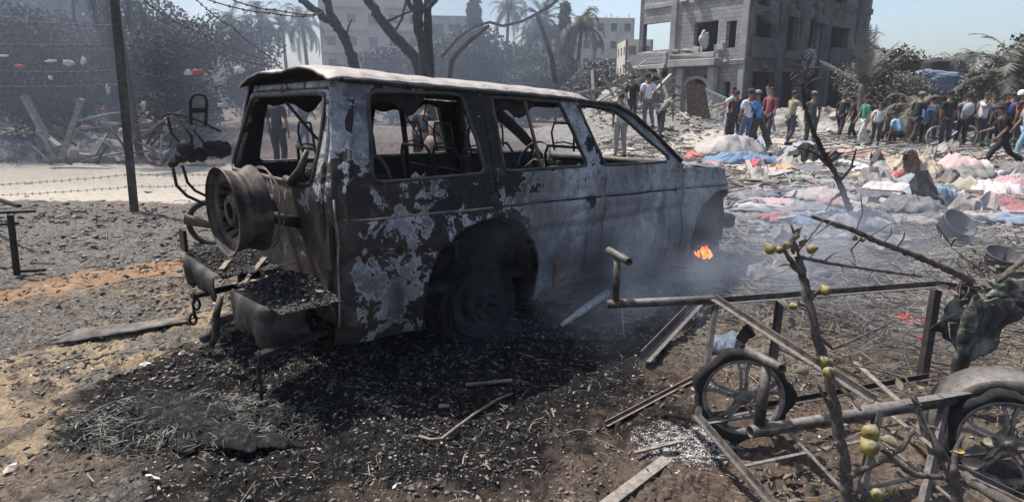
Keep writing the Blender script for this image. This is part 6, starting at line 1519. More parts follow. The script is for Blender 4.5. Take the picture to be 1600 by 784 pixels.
    # shirt
    N = [(hip+f*.02, .135), (waist, .128), (chest, .148), (neck-f*.015, .088)]; E_ = [(0, 1), (1, 2), (2, 3)]
    if pose not in ('bend', 'crouch'): N[0] = (hip-f*.06, .14)
    for (S, el, wr, hd, fa) in ar: ch(3, [(S-f*.005, .072), (S.lerp(el, .55), .066), (S.lerp(el, .8), .062)]+([(el, .052), (wr.lerp(el, .12), .040)] if long else []))
    em = skin_mesh(N, E_); link_mesh('shirt', em, cloth(shirt, dusty=False), o)
    N = [(hip+f*.03, .125)]; E_ = []
    for (h_, kn, an, toe) in legs: ch(0, [(h_-f*.01, .104), (h_.lerp(kn, .5), .094), (kn, .075)]+([] if shorts else [(kn.lerp(an, .45), .070), (kn.lerp(an, .93), .058)]))
    em = skin_mesh(N, E_); link_mesh('trousers', em, cloth(pants, dusty=False), o)
    if shoes:
        for (h_, kn, an, toe) in legs:
            mb = MB(); d = (toe-an); mb.tube([an+Vector((0, -.05, -.04)), an+Vector((0, .02, -.035)), toe+Vector((0, .0, .0)), toe+Vector((0, .06, -.002))], [.042, .046, .044, .025], 8); mb.build('shoe', M['hair'], o, True)
    ex = extra or {}
    if 'vest' in ex:
        N = [(hip+f*.10, .145), (waist+f*.03, .146), (chest, .168), (neck-f*.03, .12)]; E_ = [(0, 1), (1, 2), (2, 3)]; em = skin_mesh(N, E_); link_mesh('vest', em, cloth(ex['vest'], dusty=False), o)
    if 'strap' in ex:
        mb = MB(); s = ex['strap']; P = [neck+X*s*.09+fw*0, chest-fw*.165+X*s*.02, waist-fw*.15-X*s*.10, hip-X*s*.16]; mb.tube(P, .016, 6)
        mb.box(hip-X*s*.18+f*.02, (.07, .18, .2)); mb.build('shoulder_bag', M['hair'], o)
    if 'pack' in ex: mb = MB(); mb.ico(chest-fw*.22-f*.04, .2, 2, (.85, .6, 1.15)); mb.build('backpack', cloth(ex['pack'], 22, False), o, True)
    if 'camera' in ex:
        c = (ar[0][3]+ar[1][3])/2+fw*.03; mb = MB(); mb.box(c, (.14, .07, .10)); mb.lathe([(0, .14), (.035, .14), (.04, .03), (.04, 0)], 12, Matrix.Translation(c) @ Matrix.Rotation(-PI/2, 4, 'X')); mb.build('held_camera', M['hair'], o)
    if 'press' in ex:
        cu = bpy.data.curves.new('vest_lettering', 'FONT'); cu.body = 'PRESS'; cu.size = .11; cu.align_x = 'CENTER'; cu.extrude = .002; t0 = bpy.data.objects.new('lettering_curve', cu); TSC.collection.objects.link(t0); TSC.view_layers[0].update(); tm = bpy.data.meshes.new_from_object(t0.evaluated_get(TSC.view_layers[0].depsgraph)); t = bpy.data.objects.new('vest_lettering', tm); COL.objects.link(t); t.parent = o; bpy.data.objects.remove(t0); bpy.data.curves.remove(cu)
        tm.materials.clear(); tm.materials.append(cloth((.75, .75, .72), dusty=False)); t.location = chest+Vector((0, -.185, .06)); t.rotation_euler = (PI/2, 0, 0)
    return o
BLK = (.022, .022, .025); NAVY = (.03, .045, .10); WHT = (.66, .65, .66); JEAN = (.09, .12, .19); DGR = (.05, .05, .055)
person('man in a black shirt stooping on the mound beside the man in the white shirt', 987, 198, 160, BLK, DGR, 'reach', 1.66)
person('man in a white shirt seen from behind, standing highest on the mound', 1013, 200, 10, WHT, (.15, .15, .16), 'stand', 1.74, extra=dict(hat=(DGR, 'cap')))
person('boy in an olive grey shirt bending down the mound right of the white shirt', 1033, 214, -60, (.17, .17, .15), DGR, 'bend', 1.55)
person('man in an orange and red vest reaching out at the leaning window grille', 1137, 226, 70, (.45, .45, .46), DGR, 'stand', 1.74, arms=((.9, .4), (.05, .3)), extra=dict(vest=(.75, .12, .05)))
person('man in a dark shirt between the orange vest and the white tee', 1148, 228, 0, (.035, .045, .06), DGR, 'stand', 1.66)
person('man in a white tee with a black shoulder strap and jeans, from behind', 1161, 233, 5, (.55, .56, .62), JEAN, 'stand', 1.72, extra=dict(strap=-1, hat=(DGR, 'plain')))
person('man in a bright blue tee right of the white tee with the strap', 1177, 234, 60, (.08, .22, .50), DGR, 'stand', 1.70, arms=((.5, .7), (.4, .8)), extra=dict(hat=((.25, .24, .22), 'plain')))
person('man in a dull red tee standing in the shade of the ruin', 1195, 222, 120, (.26, .07, .09), DGR, 'stand', 1.72)
person('man in an olive tee reaching right beside the burnt sapling', 1231, 226, -85, (.30, .28, .20), (.06, .07, .09), 'stand', 1.70, arms=((.2, .4), (1.0, .5)))
person('man in a dark tee and grey cap right behind the burnt sapling', 1264, 230, -10, (.055, .05, .06), DGR, 'stand', 1.70, extra=dict(hat=((.16, .16, .15), 'plain')))
person('man in black walking at the foot of the ruin, leftmost of a pair in black', 1311, 216, -60, BLK, BLK, 'walk', 1.70)
person('man in black bending beside the green tee', 1329, 220, 60, BLK, BLK, 'reach', 1.64)
person('man in a green tee and pale jeans walking left of the white shirted boy', 1347, 228, 90, (.05, .22, .15), (.38, .43, .46), 'walk', 1.66)
person('small boy in a white shirt right of the green tee', 1366, 226, 140, (.55, .56, .56), DGR, 'stand', 1.40)
person('person in a pale blue shirt crouching left of the man in the grey cap', 1400, 226, 20, (.28, .48, .66), BLK, 'crouch', 1.66)
person('person in dark clothes crouching between the boy in white and the pale blue shirt', 1385, 222, 150, (.10, .09, .08), DGR, 'crouch', 1.66, extra=dict(grey=1))
person('man in black with a grey baseball cap walking left of the bicycle', 1424, 228, -70, BLK, (.045, .04, .035), 'walk', 1.74, extra=dict(hat=((.18, .17, .17), 'cap')))
person('boy in a royal blue tee left of the bicycle rear wheel', 1440, 228, -40, (.05, .15, .38), BLK, 'walk', 1.50)
person('tall man in black seen from behind at the bicycle saddle', 1475, 231, 0, BLK, DGR, 'stand', 1.80, extra=dict(hat=((.03, .03, .03), 'plain')))
person('man in a black and white patterned shirt with backpack beside the handlebar', 1496, 230, -30, (.20, .20, .22), BLK, 'stand', 1.72, arms=((.9, 1.1), (.9, 1.1)), extra=dict(pack=(.32, .32, .33), hat=(BLK, 'cap')))
person('man in a white tee raising a camera behind the bicycle front wheel', 1526, 229, 175, (.50, .49, .52), DGR, 'stand', 1.74, arms=((1.2, 1.5), (1.2, 1.5)), extra=dict(camera=1))
person('man in a navy vest with pale back panel right of the raised camera', 1549, 229, 10, NAVY, BLK, 'stand', 1.72, extra=dict(vest=(.035, .05, .10)))
person('man in a blue vest lettered in white, behind the walking boy in black', 1568, 228, 0, BLK, BLK, 'stand', 1.78, extra=dict(vest=(.04, .09, .25), press=1))
person('rescuer in a white helmet and orange and black top at the right', 1588, 230, 30, BLK, DGR, 'stand', 1.80, extra=dict(hat=((.72, .72, .72), 'helmet'), vest=(.55, .13, .05)))
person('boy in black striding left in front of the crowd, bare feet', 1562, 262, 65, BLK, BLK, 'run', 1.50, shoes=False)
person('youth in a grey tee and faded jeans at the right edge', 1598, 252, 80, (.33, .33, .34), (.20, .30, .38), 'walk', 1.66)
random.seed(1234)
for px, dd, c_, f_ in ((1410, 21.5, (.20, .05, .05), 40), (1452, 22, (.10, .10, .11), 150), (1463, 21, (.30, .29, .27), -30), (1487, 22.5, (.05, .08, .16), 10), (1512, 22, (.04, .04, .05), 170), (1538, 21.5, (.26, .24, .22), -60), (1557, 22.5, (.05, .05, .06), 20), (1579, 21.5, (.30, .12, .12), 90), (1608, 21, (.06, .09, .12), 30)):
    person('person half hidden in the back row of the crowd round the bicycle', px, 200, f_, c_, DGR, random.choice(('stand', 'stand', 'reach')), random.uniform(1.6, 1.8), dist=dd, group='back row of the crowd')
# people seen through the empty car windows
person('man in dark clothes bending beyond the car, seen through its side window', 655, 300, 0, BLK, BLK, 'bend', 1.7, dist=11.5)
person('man in a striped black and white shirt seen through the front door window', 972, 220, 0, (.35, .35, .36), (.20, .20, .21), 'stand', 1.66, dist=15.5)
person('man in dark clothes seen through the tailgate window', 430, 300, 0, (.03, .03, .04), BLK, 'stand', 1.68, dist=12.5)
person('dark figure farther back seen through the tailgate window', 470, 300, -40, (.05, .05, .055), BLK, 'walk', 1.68, dist=16)
person('man in a dark jacket standing behind the middle of the car', 720, 300, 20, (.035, .035, .04), BLK, 'stand', 1.7, dist=13.0)
gc = thing('gas_cylinder', 'rusty domed gas cylinder on the sand seen through the rear side window', 'gas cylinder', (at(685, 300, 8.6).x, 8.6, 0)); gc.location.z = hz(gc.location.x, gc.location.y)
gc.scale = (1.25, 1.25, 1.25)
mb = MB(); mb.lathe([(0, 0), (.13, 0), (.15, .03), (.155, .08), (.155, .62), (.145, .70), (.11, .76), (.05, .79), (0, .79)], 24); mb.build('tank_body', M['rust'], gc, True)
mb = MB(); mb.lathe([(.085, .76), (.09, .93), (.083, .93), (.078, .76)], 20); mb.build('collar', M['rust'], gc, True)

bpy.data.scenes.remove(TSC)
# ================================================================ bicycle
def tyre(mb, c, r, t): closed_tube(mb, [Vector(c)+Vector((r*math.cos(a), 0, r*math.sin(a))) for a in np.linspace(0, 2*PI, 40, endpoint=False)], t, 6)
pb = hit(1495, 230); bc = thing('bicycle', 'white mountain bike held upright among the men at the right', 'bicycle', (pb.x+0.0, pb.y, pb.z), rad(6)); R_ = .33
wb = 1.10; bc.location.x -= 0.22
pt = dict(rh=(-wb/2, 0, R_), fh=(wb/2, 0, R_), bb=(-.10, 0, .28), st=(-.24, 0, .74), ht=(.34, 0, .80), hb=(.38, 0, .66), sd=(-.27, 0, .84), hd=(.30, 0, .93))
for c in ('rh', 'fh'):
    mb = MB(); tyre(mb, pt[c], R_-.02, .024); w = mb.build('wheel', cloth((.42, .40, .36)), bc, True)
    mb = MB(); tyre(mb, pt[c], R_-.055, .010); mb.build('rim', M['alloy'], w, True); mb = MB()
    for k in range(16): a = 2*PI*k/16; mb.tube([pt[c], Vector(pt[c])+Vector(((R_-.05)*math.cos(a), 0, (R_-.05)*math.sin(a)))], .003, 4)
    mb.build('spokes', M['alloy'], w)
mb = MB()
for a, b, r in (('st', 'bb', .018), ('bb', 'hb', .024), ('st', 'ht', .018), ('bb', 'rh', .012), ('st', 'rh', .010), ('ht', 'hb', .024)): mb.tube([pt[a], pt[b]], r, 8)
mb.build('frame', cloth((.60, .60, .60), dusty=False), bc, True)
mb = MB()
for s in (-.045, .045): mb.tube([(.38, s, .66), (.43, s, .5), (pt['fh'][0], s, R_)], .016, 7)
mb.build('fork', cloth((.60, .60, .60), dusty=False), bc, True)
mb = MB(); mb.tube([pt['ht'], pt['hd']], .016, 7); mb.tube([(.28, -.29, .95), (.32, -.1, .93), (.32, .1, .93), (.28, .29, .95)], .014, 7); mb.build('handlebar', M['char'], bc, True)
mb = MB(); mb.tube([pt['st'], pt['sd']], .013, 7); mb.ico(pt['sd'], .12, 2, (1.15, .55, .3)); mb.build('saddle', M['char'], bc, True)
mb = MB(); mb.lathe([(0, .02), (.09, .02), (.09, 0), (0, 0)], 18, Matrix.Translation(pt['bb']) @ Matrix.Rotation(PI/2, 4, 'X')); mb.tube([(-.10, -.06, .28), (-.02, -.06, .13)], .01, 6); mb.tube([(-.10, .06, .28), (-.18, .06, .43)], .01, 6); mb.build('crank', M['char'], bc, True)

# ================================================================ rags, mattresses and household things strewn on the right
def R2(name, label, cat, px, py, wpx, dy, h, col, seed, rz=0.0, **kw):
    p = hit(px, py); rx = wpx/2/F*p.y*0.98; return rag(name, label, cat, (p.x, p.y), rx, dy, h*.78, tuple(v*.78+u*.22*.8 for v, u in zip(col, (.30, .28, .25))), seed, rz, **kw)
R2('grey_tarp', 'dusty grey tarpaulin tented over rubble in front of the white tee', 'tarp', 1138, 240, 104, 0.9, 0.75, (.38, .355, .33), 101, -0.15, folds=2.2, sharp=1.6, n=50, tilt=-.2)
R2('blue_cloth', 'bright blue cloth spread along the foot of the grey tarpaulin', 'cloth', 1158, 255, 120, 0.45, 0.28, (.08, .19, .36), 102, 0.05, folds=6, n=50, fold_h=.7, edge=.4)
R2('blue_cloth', 'small blue bundle with an orange edge at the right foot of the grey tarpaulin', 'cloth', 1178, 240, 34, 0.3, 0.45, (.10, .25, .50), 103, 0.3, folds=5, fold_h=.7)
R2('red_cloth', 'red cloth lying left of the blue cloth by the car bonnet', 'cloth', 1085, 248, 34, 0.4, 0.22, (.50, .08, .055), 104, 0, folds=5, fold_h=.6, edge=.5)
R2('red_cloth', 'flat red strip of cloth in front of the blue cloth', 'cloth', 1112, 258, 30, 0.2, 0.10, (.55, .09, .06), 105, 0.2, folds=5, edge=.5)
R2('pink_cloth', 'bright crimson cloth beside the car nose', 'cloth', 1182, 263, 22, 0.25, 0.28, (.55, .05, .10), 106, 0.4, folds=5, fold_h=.6)
R2('pink_blanket', 'pale pink striped blanket between the crimson cloth and the pale board', 'blanket', 1193, 275, 44, 0.35, 0.22, (.52, .34, .31), 107, 0.5, folds=6, fold_h=.6)
R2('black_bag', 'crumpled black bag right of the blue cloth', 'bag', 1212, 252, 26, 0.35, 0.50, (.05, .05, .06), 108, 0, folds=5)
R2('orange_cloth', 'orange cloth heap right of the black bag', 'cloth', 1226, 266, 42, 0.3, 0.14, (.60, .29, .10), 109, 0, folds=6, edge=.5)
R2('grey_blanket', 'blue grey blanket bundled behind the orange quilt', 'blanket', 1262, 242, 58, 0.5, 0.50, (.26, .29, .36), 110, 0, folds=3)
R2('orange_quilt', 'long orange and pink quilt in the middle of the strewn clothes', 'quilt', 1340, 245, 100, 0.38, 0.24, (.55, .26, .19), 111, -0.05, folds=7, n=50, fold_h=.5, edge=.15)
R2('red_cloth', 'small orange red plaid cloth at the left end of the quilt', 'cloth', 1297, 246, 30, 0.3, 0.24, (.50, .17, .11), 112, 0, folds=6)
R2('white_cloth', 'white sheet left of the tan box', 'cloth', 1318, 262, 60, 0.35, 0.20, (.58, .55, .52), 113, 0.1, folds=6, edge=.5)
R2('dark_jacket', 'dark blue jacket left of the thin burnt sapling', 'jacket', 1262, 268, 50, 0.4, 0.2, (.06, .07, .10), 114, 0, folds=6, edge=.5)
R2('tan_cardboard', 'orange tan folded cardboard in front of the quilt', 'cardboard', 1340, 277, 36, 0.3, 0.14, (.50, .34, .19), 115, 0, folds=2, fold_h=.2, sharp=4)
R2('beige_blanket', 'thick beige brown blanket lying folded behind the jeans', 'blanket', 1425, 272, 96, 0.6, 0.50, (.42, .33, .23), 116, -0.15, folds=5, n=56, fold_h=.5, edge=.2)
R2('patterned_cloth', 'dark cloth with white and red pattern left of the beige blanket', 'cloth', 1382, 279, 70, 0.5, 0.22, (.12, .10, .12), 117, 0, folds=7, edge=.5)
R2('white_cloth', 'white cloth patch beside the dark patterned cloth', 'cloth', 1365, 272, 46, 0.4, 0.22, (.60, .57, .55), 118, 0.2, folds=6, edge=.5)
R2('red_cloth', 'red piping and rag across the dark patterned cloth', 'cloth', 1398, 284, 36, 0.12, 0.30, (.50, .07, .07), 119, 0.3, folds=7, edge=.5)
R2('pink_pillow', 'large dusty pink pillow in front of the shot up board, behind the bicycle gap', 'pillow', 1500, 268, 48, 0.45, 0.52, (.55, .37, .36), 120, 0.3, folds=2.2, fold_h=.35)
R2('grey_blanket', 'dark grey blanket in front of the pink pillow', 'blanket', 1513, 276, 70, 0.5, 0.30, (.14, .125, .12), 121, -0.1, folds=5)
R2('white_pillow', 'small dusty white pillow right of the pink pillow', 'pillow', 1530, 268, 26, 0.3, 0.30, (.48, .44, .41), 122, 0, folds=2.5)
R2('pink_mattress', 'pale pink white mattress corner left of the jeans', 'mattress', 1385, 303, 84, 0.45, 0.22, (.58, .47, .45), 123, -0.1, folds=2.4, fold_h=.3, n=50, sharp=3)
R2('mauve_blanket', 'dusty mauve blanket nearer than the pink mattress', 'blanket', 1290, 312, 100, 0.4, 0.22, (.34, .27, .26), 124, 0.05, folds=4, n=50)
R2('jeans', 'rolled blue grey jeans in front of the beige blanket', 'jeans', 1446, 305, 110, 0.34, 0.24, (.22, .285, .31), 125, 0.08, folds=4, n=50, fold_h=.5, edge=.2)
R2('grey_jeans', 'faded teal trousers behind the rolled jeans', 'trousers', 1420, 290, 50, 0.25, 0.22, (.20, .27, .29), 126, 0, folds=4)
R2('brown_camo_bag', 'mottled khaki bag right of the rolled jeans', 'bag', 1520, 298, 44, 0.35, 0.30, (.30, .26, .20), 127, 0, folds=4)
R2('red_blanket', 'deep red blanket bunched right of the black tub', 'blanket', 1555, 325, 84, 0.35, 0.20, (.24, .03, .035), 128, -0.2, folds=7, n=50, fold_h=.7, edge=.4)
R2('red_blanket', 'red end of blanket at the right edge', 'blanket', 1600, 335, 40, 0.3, 0.16, (.28, .04, .045), 129, 0, folds=7, edge=.4)
R2('blue_cloth', 'dusty blue cloth below the red blanket', 'cloth', 1575, 345, 60, 0.3, 0.12, (.15, .22, .32), 130, 0, folds=6)
R2('white_cloth', 'white and pink cloth heap at the right behind the red blanket', 'cloth', 1555, 303, 70, 0.45, 0.28, (.56, .50, .49), 131, 0, folds=7, edge=.5, n=44)
R2('pink_cloth', 'pink blouse among the white cloth at the right', 'cloth', 1575, 296, 36, 0.3, 0.28, (.50, .27, .30), 132, 0, folds=7, edge=.5)
R2('red_cloth', 'faded red cloth low in front of the mauve blanket', 'cloth', 1305, 322, 40, 0.22, 0.10, (.36, .10, .10), 133, 0, folds=6, edge=.5)
R2('blue_cloth', 'blue rag left of the mauve blanket', 'cloth', 1235, 320, 60, 0.2, 0.08, (.10, .17, .28), 134, 0, folds=6, edge=.5)
R2('grey_cloth', 'long flat dark cloth on the ground right of the car nose', 'cloth', 1215, 334, 130, 0.12, 0.05, (.13, .14, .16), 135, 0.02, folds=5, edge=.4)
R2('black_tub', 'torn dark blue black sheeting around the sapling foot', 'sheet', 1430, 330, 110, 0.5, 0.30, (.055, .06, .075), 136, 0, folds=5, n=50, fold_h=.6, edge=.4)
R2('blue_cloth', 'narrow blue scarf over the dark sheeting', 'cloth', 1470, 325, 44, 0.12, 0.36, (.08, .16, .28), 137, 0.1, folds=6)
R2('tan_blanket', 'tan blanket trailing to the right of the dark sheeting', 'blanket', 1510, 345, 90, 0.25, 0.10, (.34, .30, .25), 138, 0.1, folds=6, edge=.4)
R2('grey_blanket', 'smoky grey blanket hanging on debris behind the long branch', 'blanket', 1345, 360, 64, 0.4, 0.34, (.24, .24, .26), 139, 0.5, folds=4)
R2('green_cloth', 'dark green rag among the twigs in the middle', 'cloth', 1240, 283, 40, 0.3, 0.14, (.05, .09, .07), 140, 0, folds=6)
R2('yellow_bag', 'small yellow bag by the burnt sapling', 'bag', 1303, 262, 14, 0.14, 0.2, (.60, .46, .06), 141, 0, folds=4)
R2('blue_bag', 'small pale blue bag right of the orange quilt', 'bag', 1417, 243, 14, 0.16, 0.26, (.15, .30, .48), 142, 0, folds=4)
R2('white_cloth', 'cream cloth heap right of the orange cloth', 'cloth', 1275, 258, 50, 0.4, 0.2, (.48, .44, .38), 143, 0, folds=6, edge=.5)
R2('grey_cloth', 'dark cloth corner at the right edge before the grey tee youth', 'cloth', 1592, 272, 50, 0.4, 0.35, (.09, .09, .10), 144, 0, folds=4, edge=.5)
def tub(label, px, py, r, h, tilt, rz, y=None):
    p = hit(px, py); o = thing('plastic_tub', label, 'tub', (p.x, p.y, p.z+r*math.sin(abs(tilt))*0.8+0.02)); o.rotation_euler = (tilt, 0, rz)
    mb = MB(); mb.lathe([(0, .008), (r*.72, .008), (r*.96, h), (r*1.03, h+.004), (r*1.06, h-.012), (r*1.0, h-.015), (r*.76, -.006), (0, -.006)], 32); mb.build('tub_body', cloth((.035, .036, .04)), o, True); return o
tub('black plastic tub tipped towards the camera below the red blanket', 1478, 378, .17, .17, 0.75, 0.3)
tub('second black plastic tub lying nearer, right above the cart rail', 1558, 425, .14, .13, 0.35, 0.0)
random.seed(314)
tones = [((.06, .06, .07), 'dark'), ((.12, .13, .15), 'slate grey'), ((.30, .28, .26), 'dusty beige'), ((.48, .44, .41), 'pale'), ((.10, .14, .22), 'dull blue'), ((.30, .08, .08), 'dull red'), ((.20, .17, .14), 'brown'), ((.42, .28, .27), 'faded pink')]
for k in range(90):
    px, py = random.uniform(1165, 1600), random.triangular(240, 365, 285); c_, nm = tones[int(random.random()**1.3*8)]; p = hit(px, py)
    o = rag('cloth_scrap', nm+' cloth scrap among the strewn clothes on the right', 'cloth scrap', (p.x, p.y), random.uniform(.12, .42), random.uniform(.08, .25), random.uniform(.03, .12), c_, 500+k, random.uniform(-.8, .8), random.uniform(4, 8), 22, .9, group=nm+' cloth scraps', edge=.8)
for k in range(24):
    px, py = random.uniform(1170, 1600), random.triangular(228, 350, 262); p = hit(px, py); w_, h_ = random.uniform(.25, .8), random.uniform(.2, .6); mb = MB(); n_ = 8; a0 = random.uniform(.3, 1.5)
    vs = [Vector((w_*(i/n_-.5), .12*math.sin(a0+i*.9)*random.random(), h_*j/4+.05*math.sin(i*1.3+j))) for j in range(5) for i in range(n_+1)]
    mb.add(vs, [(j*9+i, j*9+i+1, j*9+i+10, j*9+i+9) for j in range(4) for i in range(8)]); m_ = random.choice(('char_metal', 'rust', 'grey_wood', 'rubble', 'dark_iron')); o = mb.build('bent_sheet', M[m_]); o.location = p; o.rotation_euler = (random.uniform(-1.3, -.2), random.uniform(-.3, .3), random.uniform(-1, 1)); s_ = o.modifiers.new('s', 'SOLIDIFY'); s_.thickness = .012
    setp(o, 'bent sheet scrap propped up among the strewn clothes', 'sheet metal', 'bent sheet scraps')
for k in range(120):
    px, py = random.uniform(1170, 1600), random.triangular(235, 400, 270); p = hit(px, py); s = random.uniform(.05, .22); mb = MB(); mb.box((0, 0, 0), (s, s*random.uniform(.5, 1), s*random.uniform(.2, .7)), (random.uniform(-.7, .7), random.uniform(-.7, .7), random.uniform(0, 6)), s*.13)
    o = mb.build('rubble_chunk', M['chips'] if k % 2 else M['rubble']); o.location = p+Vector((0, 0, s*.2)); setp(o, 'grey rubble chunk among the strewn clothes', 'rubble', 'chunks among the clothes')
# planks, pipes and branches lying across the strewn field
random.seed(99)
mb = MB(); P = [hit(1165, 312), hit(1200, 306), hit(1240, 298), hit(1290, 300)]; P = [Vector((p.x, p.y, p.z+.06)) for p in P]; mb.tube([p-P[0] for p in P], .045, 10); o = mb.build('fallen_log', M['grey_wood'], None, True); o.location = P[0]; setp(o, 'dusty log lying right of the car nose', 'log')
o = iron('pale_board', 'pale dusty panel with round corners right of the car nose', hit(1190, 282)+Vector((0, 0, .06)), hit(1232, 276)+Vector((0, 0, .12)), .22, .03, 'rubble', 'board', None, False)
iron('short_post', 'short pale wooden post lying beside the pale panel', hit(1176, 284)+Vector((0, 0, .05)), hit(1166, 270)+Vector((0, 0, .22)), .09, .09, 'grey_wood', 'post', None, False)
for k in range(46):
    px, py = random.uniform(1200, 1560), random.uniform(205, 262); p = hit(px, py); L_ = random.uniform(.5, 2.0); a = random.gauss(0.1, 0.5); d = Vector((math.cos(a), math.sin(a), random.uniform(-.05, .18)))
    mb = MB(); P = [Vector((0, 0, 0)), d*L_*.3+Vector((0, random.uniform(-.1, .1), random.uniform(0, .08))), d*L_*.7+Vector((0, random.uniform(-.1, .1), random.uniform(0, .1))), d*L_]; mb.tube(P, [.03, .03, .024, .014], 6)
    for j in range(random.randint(0, 3)): t = random.uniform(.3, .9); q0 = d*L_*t; mb.tube([q0, q0+Vector((random.uniform(-.3, .3), random.uniform(-.2, .2), random.uniform(.02, .3)))], [.014, .006], 5)
    o = mb.build('dusty_branch', M['grey_wood'], None, True); o.location = p+Vector((0, 0, .06)); setp(o, 'dusty grey branch lying in the littered strip before the crowd', 'branch', 'dusty branches before the crowd')
for k in range(26):
    px, py = random.uniform(1170, 1600), random.uniform(255, 350); p = hit(px, py); L_ = random.uniform(.3, 1.0); a = random.uniform(-.6, .6)
    mb = MB(); mb.bar((0, 0, 0), Vector((math.cos(a)*L_, math.sin(a)*L_, random.uniform(0, .1))), random.uniform(.03, .08), .02); o = mb.build('broken_plank', M['grey_wood']); o.location = p+Vector((0, 0, .04)); setp(o, 'dusty broken plank among the strewn clothes', 'plank', 'planks among the strewn clothes')
# pile of splintered timber on the mound left of the ruin
for k in range(70):
    px, py = random.gauss(985, 48), random.uniform(112, 165); y = random.uniform(23, 27); c = at(min(max(px, 900), 1075), py+abs(px-985)*.25, y); L_ = random.uniform(.7, 2.4)
    d = Vector((random.uniform(-1, 1), random.uniform(-.3, .3), random.uniform(-.45, .45))).normalized(); mb = MB(); w = random.uniform(.05, .13); mb.bar(-d*L_/2, d*L_/2, w, w*random.uniform(.3, 1)); o = mb.build('splintered_timber', M['grey_wood'], None); o.location = c
    setp(o, 'splintered grey timber in the pile on the mound left of the ruin', 'timber', 'timbers piled on the mound')
def chunk_mound(px, y, w, h, n, label_o, s0=.15, s1=.6, seed=0, dep=2.0):
    random.seed(seed); x0 = at(px, 155, y).x
    for k in range(n):
        u = random.uniform(-1, 1); v = random.uniform(-1, 1); hh = h*max(0, 1-u*u)*max(0, 1-v*v*.7); s = random.uniform(s0, s1); mb = MB(); mb.box((0, 0, 0), (s, s*random.uniform(.5, 1), s*random.uniform(.25, .7)), (random.uniform(-.7, .7), random.uniform(-.7, .7), random.uniform(0, 6)), s*.12)
        x, y_ = x0+u*w/2, y+v*dep/2; o = mb.build('rubble_chunk', M['rubble']); o.location = (x, y_, hz(x, y_)+hh*random.random()*.95); setp(o, label_o[0], 'rubble', label_o[1])
    xs = np.linspace(-1, 1, 60); U, Vv = np.meshgrid(xs, xs); X = x0+U*w/2; Y = y+Vv*dep/2; Z = H(X, Y)-0.05+h*np.maximum(0, 1-U*U)*np.maximum(0, 1-.7*Vv*Vv)*.85*(0.6+.7*fbm(X*2, Y*2, 3, seed))*(np.abs(U) < .99)*(np.abs(Vv) < .99)
    Z = Z + (np.abs(fbm(X*5, Y*5, 3, seed+3)-.5)-.15)*.35
    idx = np.arange(3600).reshape(60, 60); setp(np_mesh('rubble_mound', np.stack([X, Y, Z], -1).reshape(-1, 3), np.stack([idx[:-1, :-1], idx[:-1, 1:], idx[1:, 1:], idx[1:, :-1]], -1).reshape(-1, 4), M['chips'], None, False), kind='stuff')
chunk_mound(985, 25.5, 5.0, 2.1, 40, ('grey concrete chunk in the heap under the timber pile', 'chunks under the timber pile'), seed=1, dep=3.5)
chunk_mound(1105, 29, 4.0, 0.9, 30, ('grey concrete chunk at the door of the ruin', 'chunks at the ruin door'), seed=2)
chunk_mound(1290, 27, 7.5, 1.0, 50, ('grey concrete chunk at the shaded foot of the ruin', 'chunks at the foot of the ruin'), seed=3, dep=3)
chunk_mound(1390, 24, 5.5, 1.1, 36, ('grey concrete chunk in the heap left of the shed', 'chunks left of the shed'), seed=4, dep=3)
gr = thing('window_grille', 'ornate white metal window grille panel leaning in the rubble left of the orange vest', 'window grille', at(1112, 175, 24.3)); gr.rotation_euler = (-0.5, 0.38, 0.1)
mb = MB(); w, h = 1.3, 1.7
for a, b in (((-w/2, 0, -h/2), (w/2, 0, -h/2)), ((w/2, 0, -h/2), (w/2, 0, h/2)), ((w/2, 0, h/2), (-w/2, 0, h/2)), ((-w/2, 0, h/2), (-w/2, 0, -h/2))): mb.bar(a, b, .07, .07, up=(0, 1, 0))
mb.build('grille_frame', cloth((.5, .5, .48)), gr); mb = MB()
for i in range(5):
    for j in range(6):
        c = Vector((-.5+.25*i, 0, -.7+.28*j)); closed_tube(mb, [c+Vector((.11*math.cos(a), 0, .11*math.sin(a))) for a in np.linspace(0, 2*PI, 12, endpoint=False)], .018, 4); mb.bar(c+Vector((-.12, 0, -.12)), c+Vector((.12, 0, .12)), .02, .02)
mb.build('scrollwork', cloth((.5, .5, .48)), gr)
o = iron('rusty_sheet', 'bent rusty brown sheet standing left of the white window grille', at(1075, 190, 23.5), at(1100, 165, 24.0), .6, .05, 'rust', 'sheet metal', None, False)
mb = MB(); mb.add([(-.35, 0, 0), (.55, 0, -.1), (.25, .3, 1.5), (-.5, .2, 1.6)], [(0, 1, 2, 3)]); o2 = mb.build('rusty_sheet', M['rust']); o2.location = at(1090, 198, 22.8); s = o2.modifiers.new('s', 'SOLIDIFY'); s.thickness = .04; setp(o2, 'tall rusty brown panel leaning beside the window grille', 'sheet metal')
iron('leaning_pipe', 'long dark open pipe leaning left among the people at the ruin', at(1205, 236, 17.5), at(1172, 138, 18.0), .14, .14, 'char_metal', 'pipe', None, False)
iron('leaning_post', 'thin pale post standing right of the dull red tee', at(1210, 205, 22), at(1199, 135, 22), .08, .08, 'grey_wood', 'post', None, False)
for (x0, y0, x1, y1, l) in ((1200, 252, 1225, 245, 'pale plank lying across the right end of the blue cloth'), (1075, 196, 1062, 188, 'short board on the slope of the mound')): iron('loose_plank', l, hit(x0, y0)+Vector((0, 0, .2)), hit(x1, y1)+Vector((0, 0, .25)), .1, .03, 'grey_wood', 'plank', None, False)
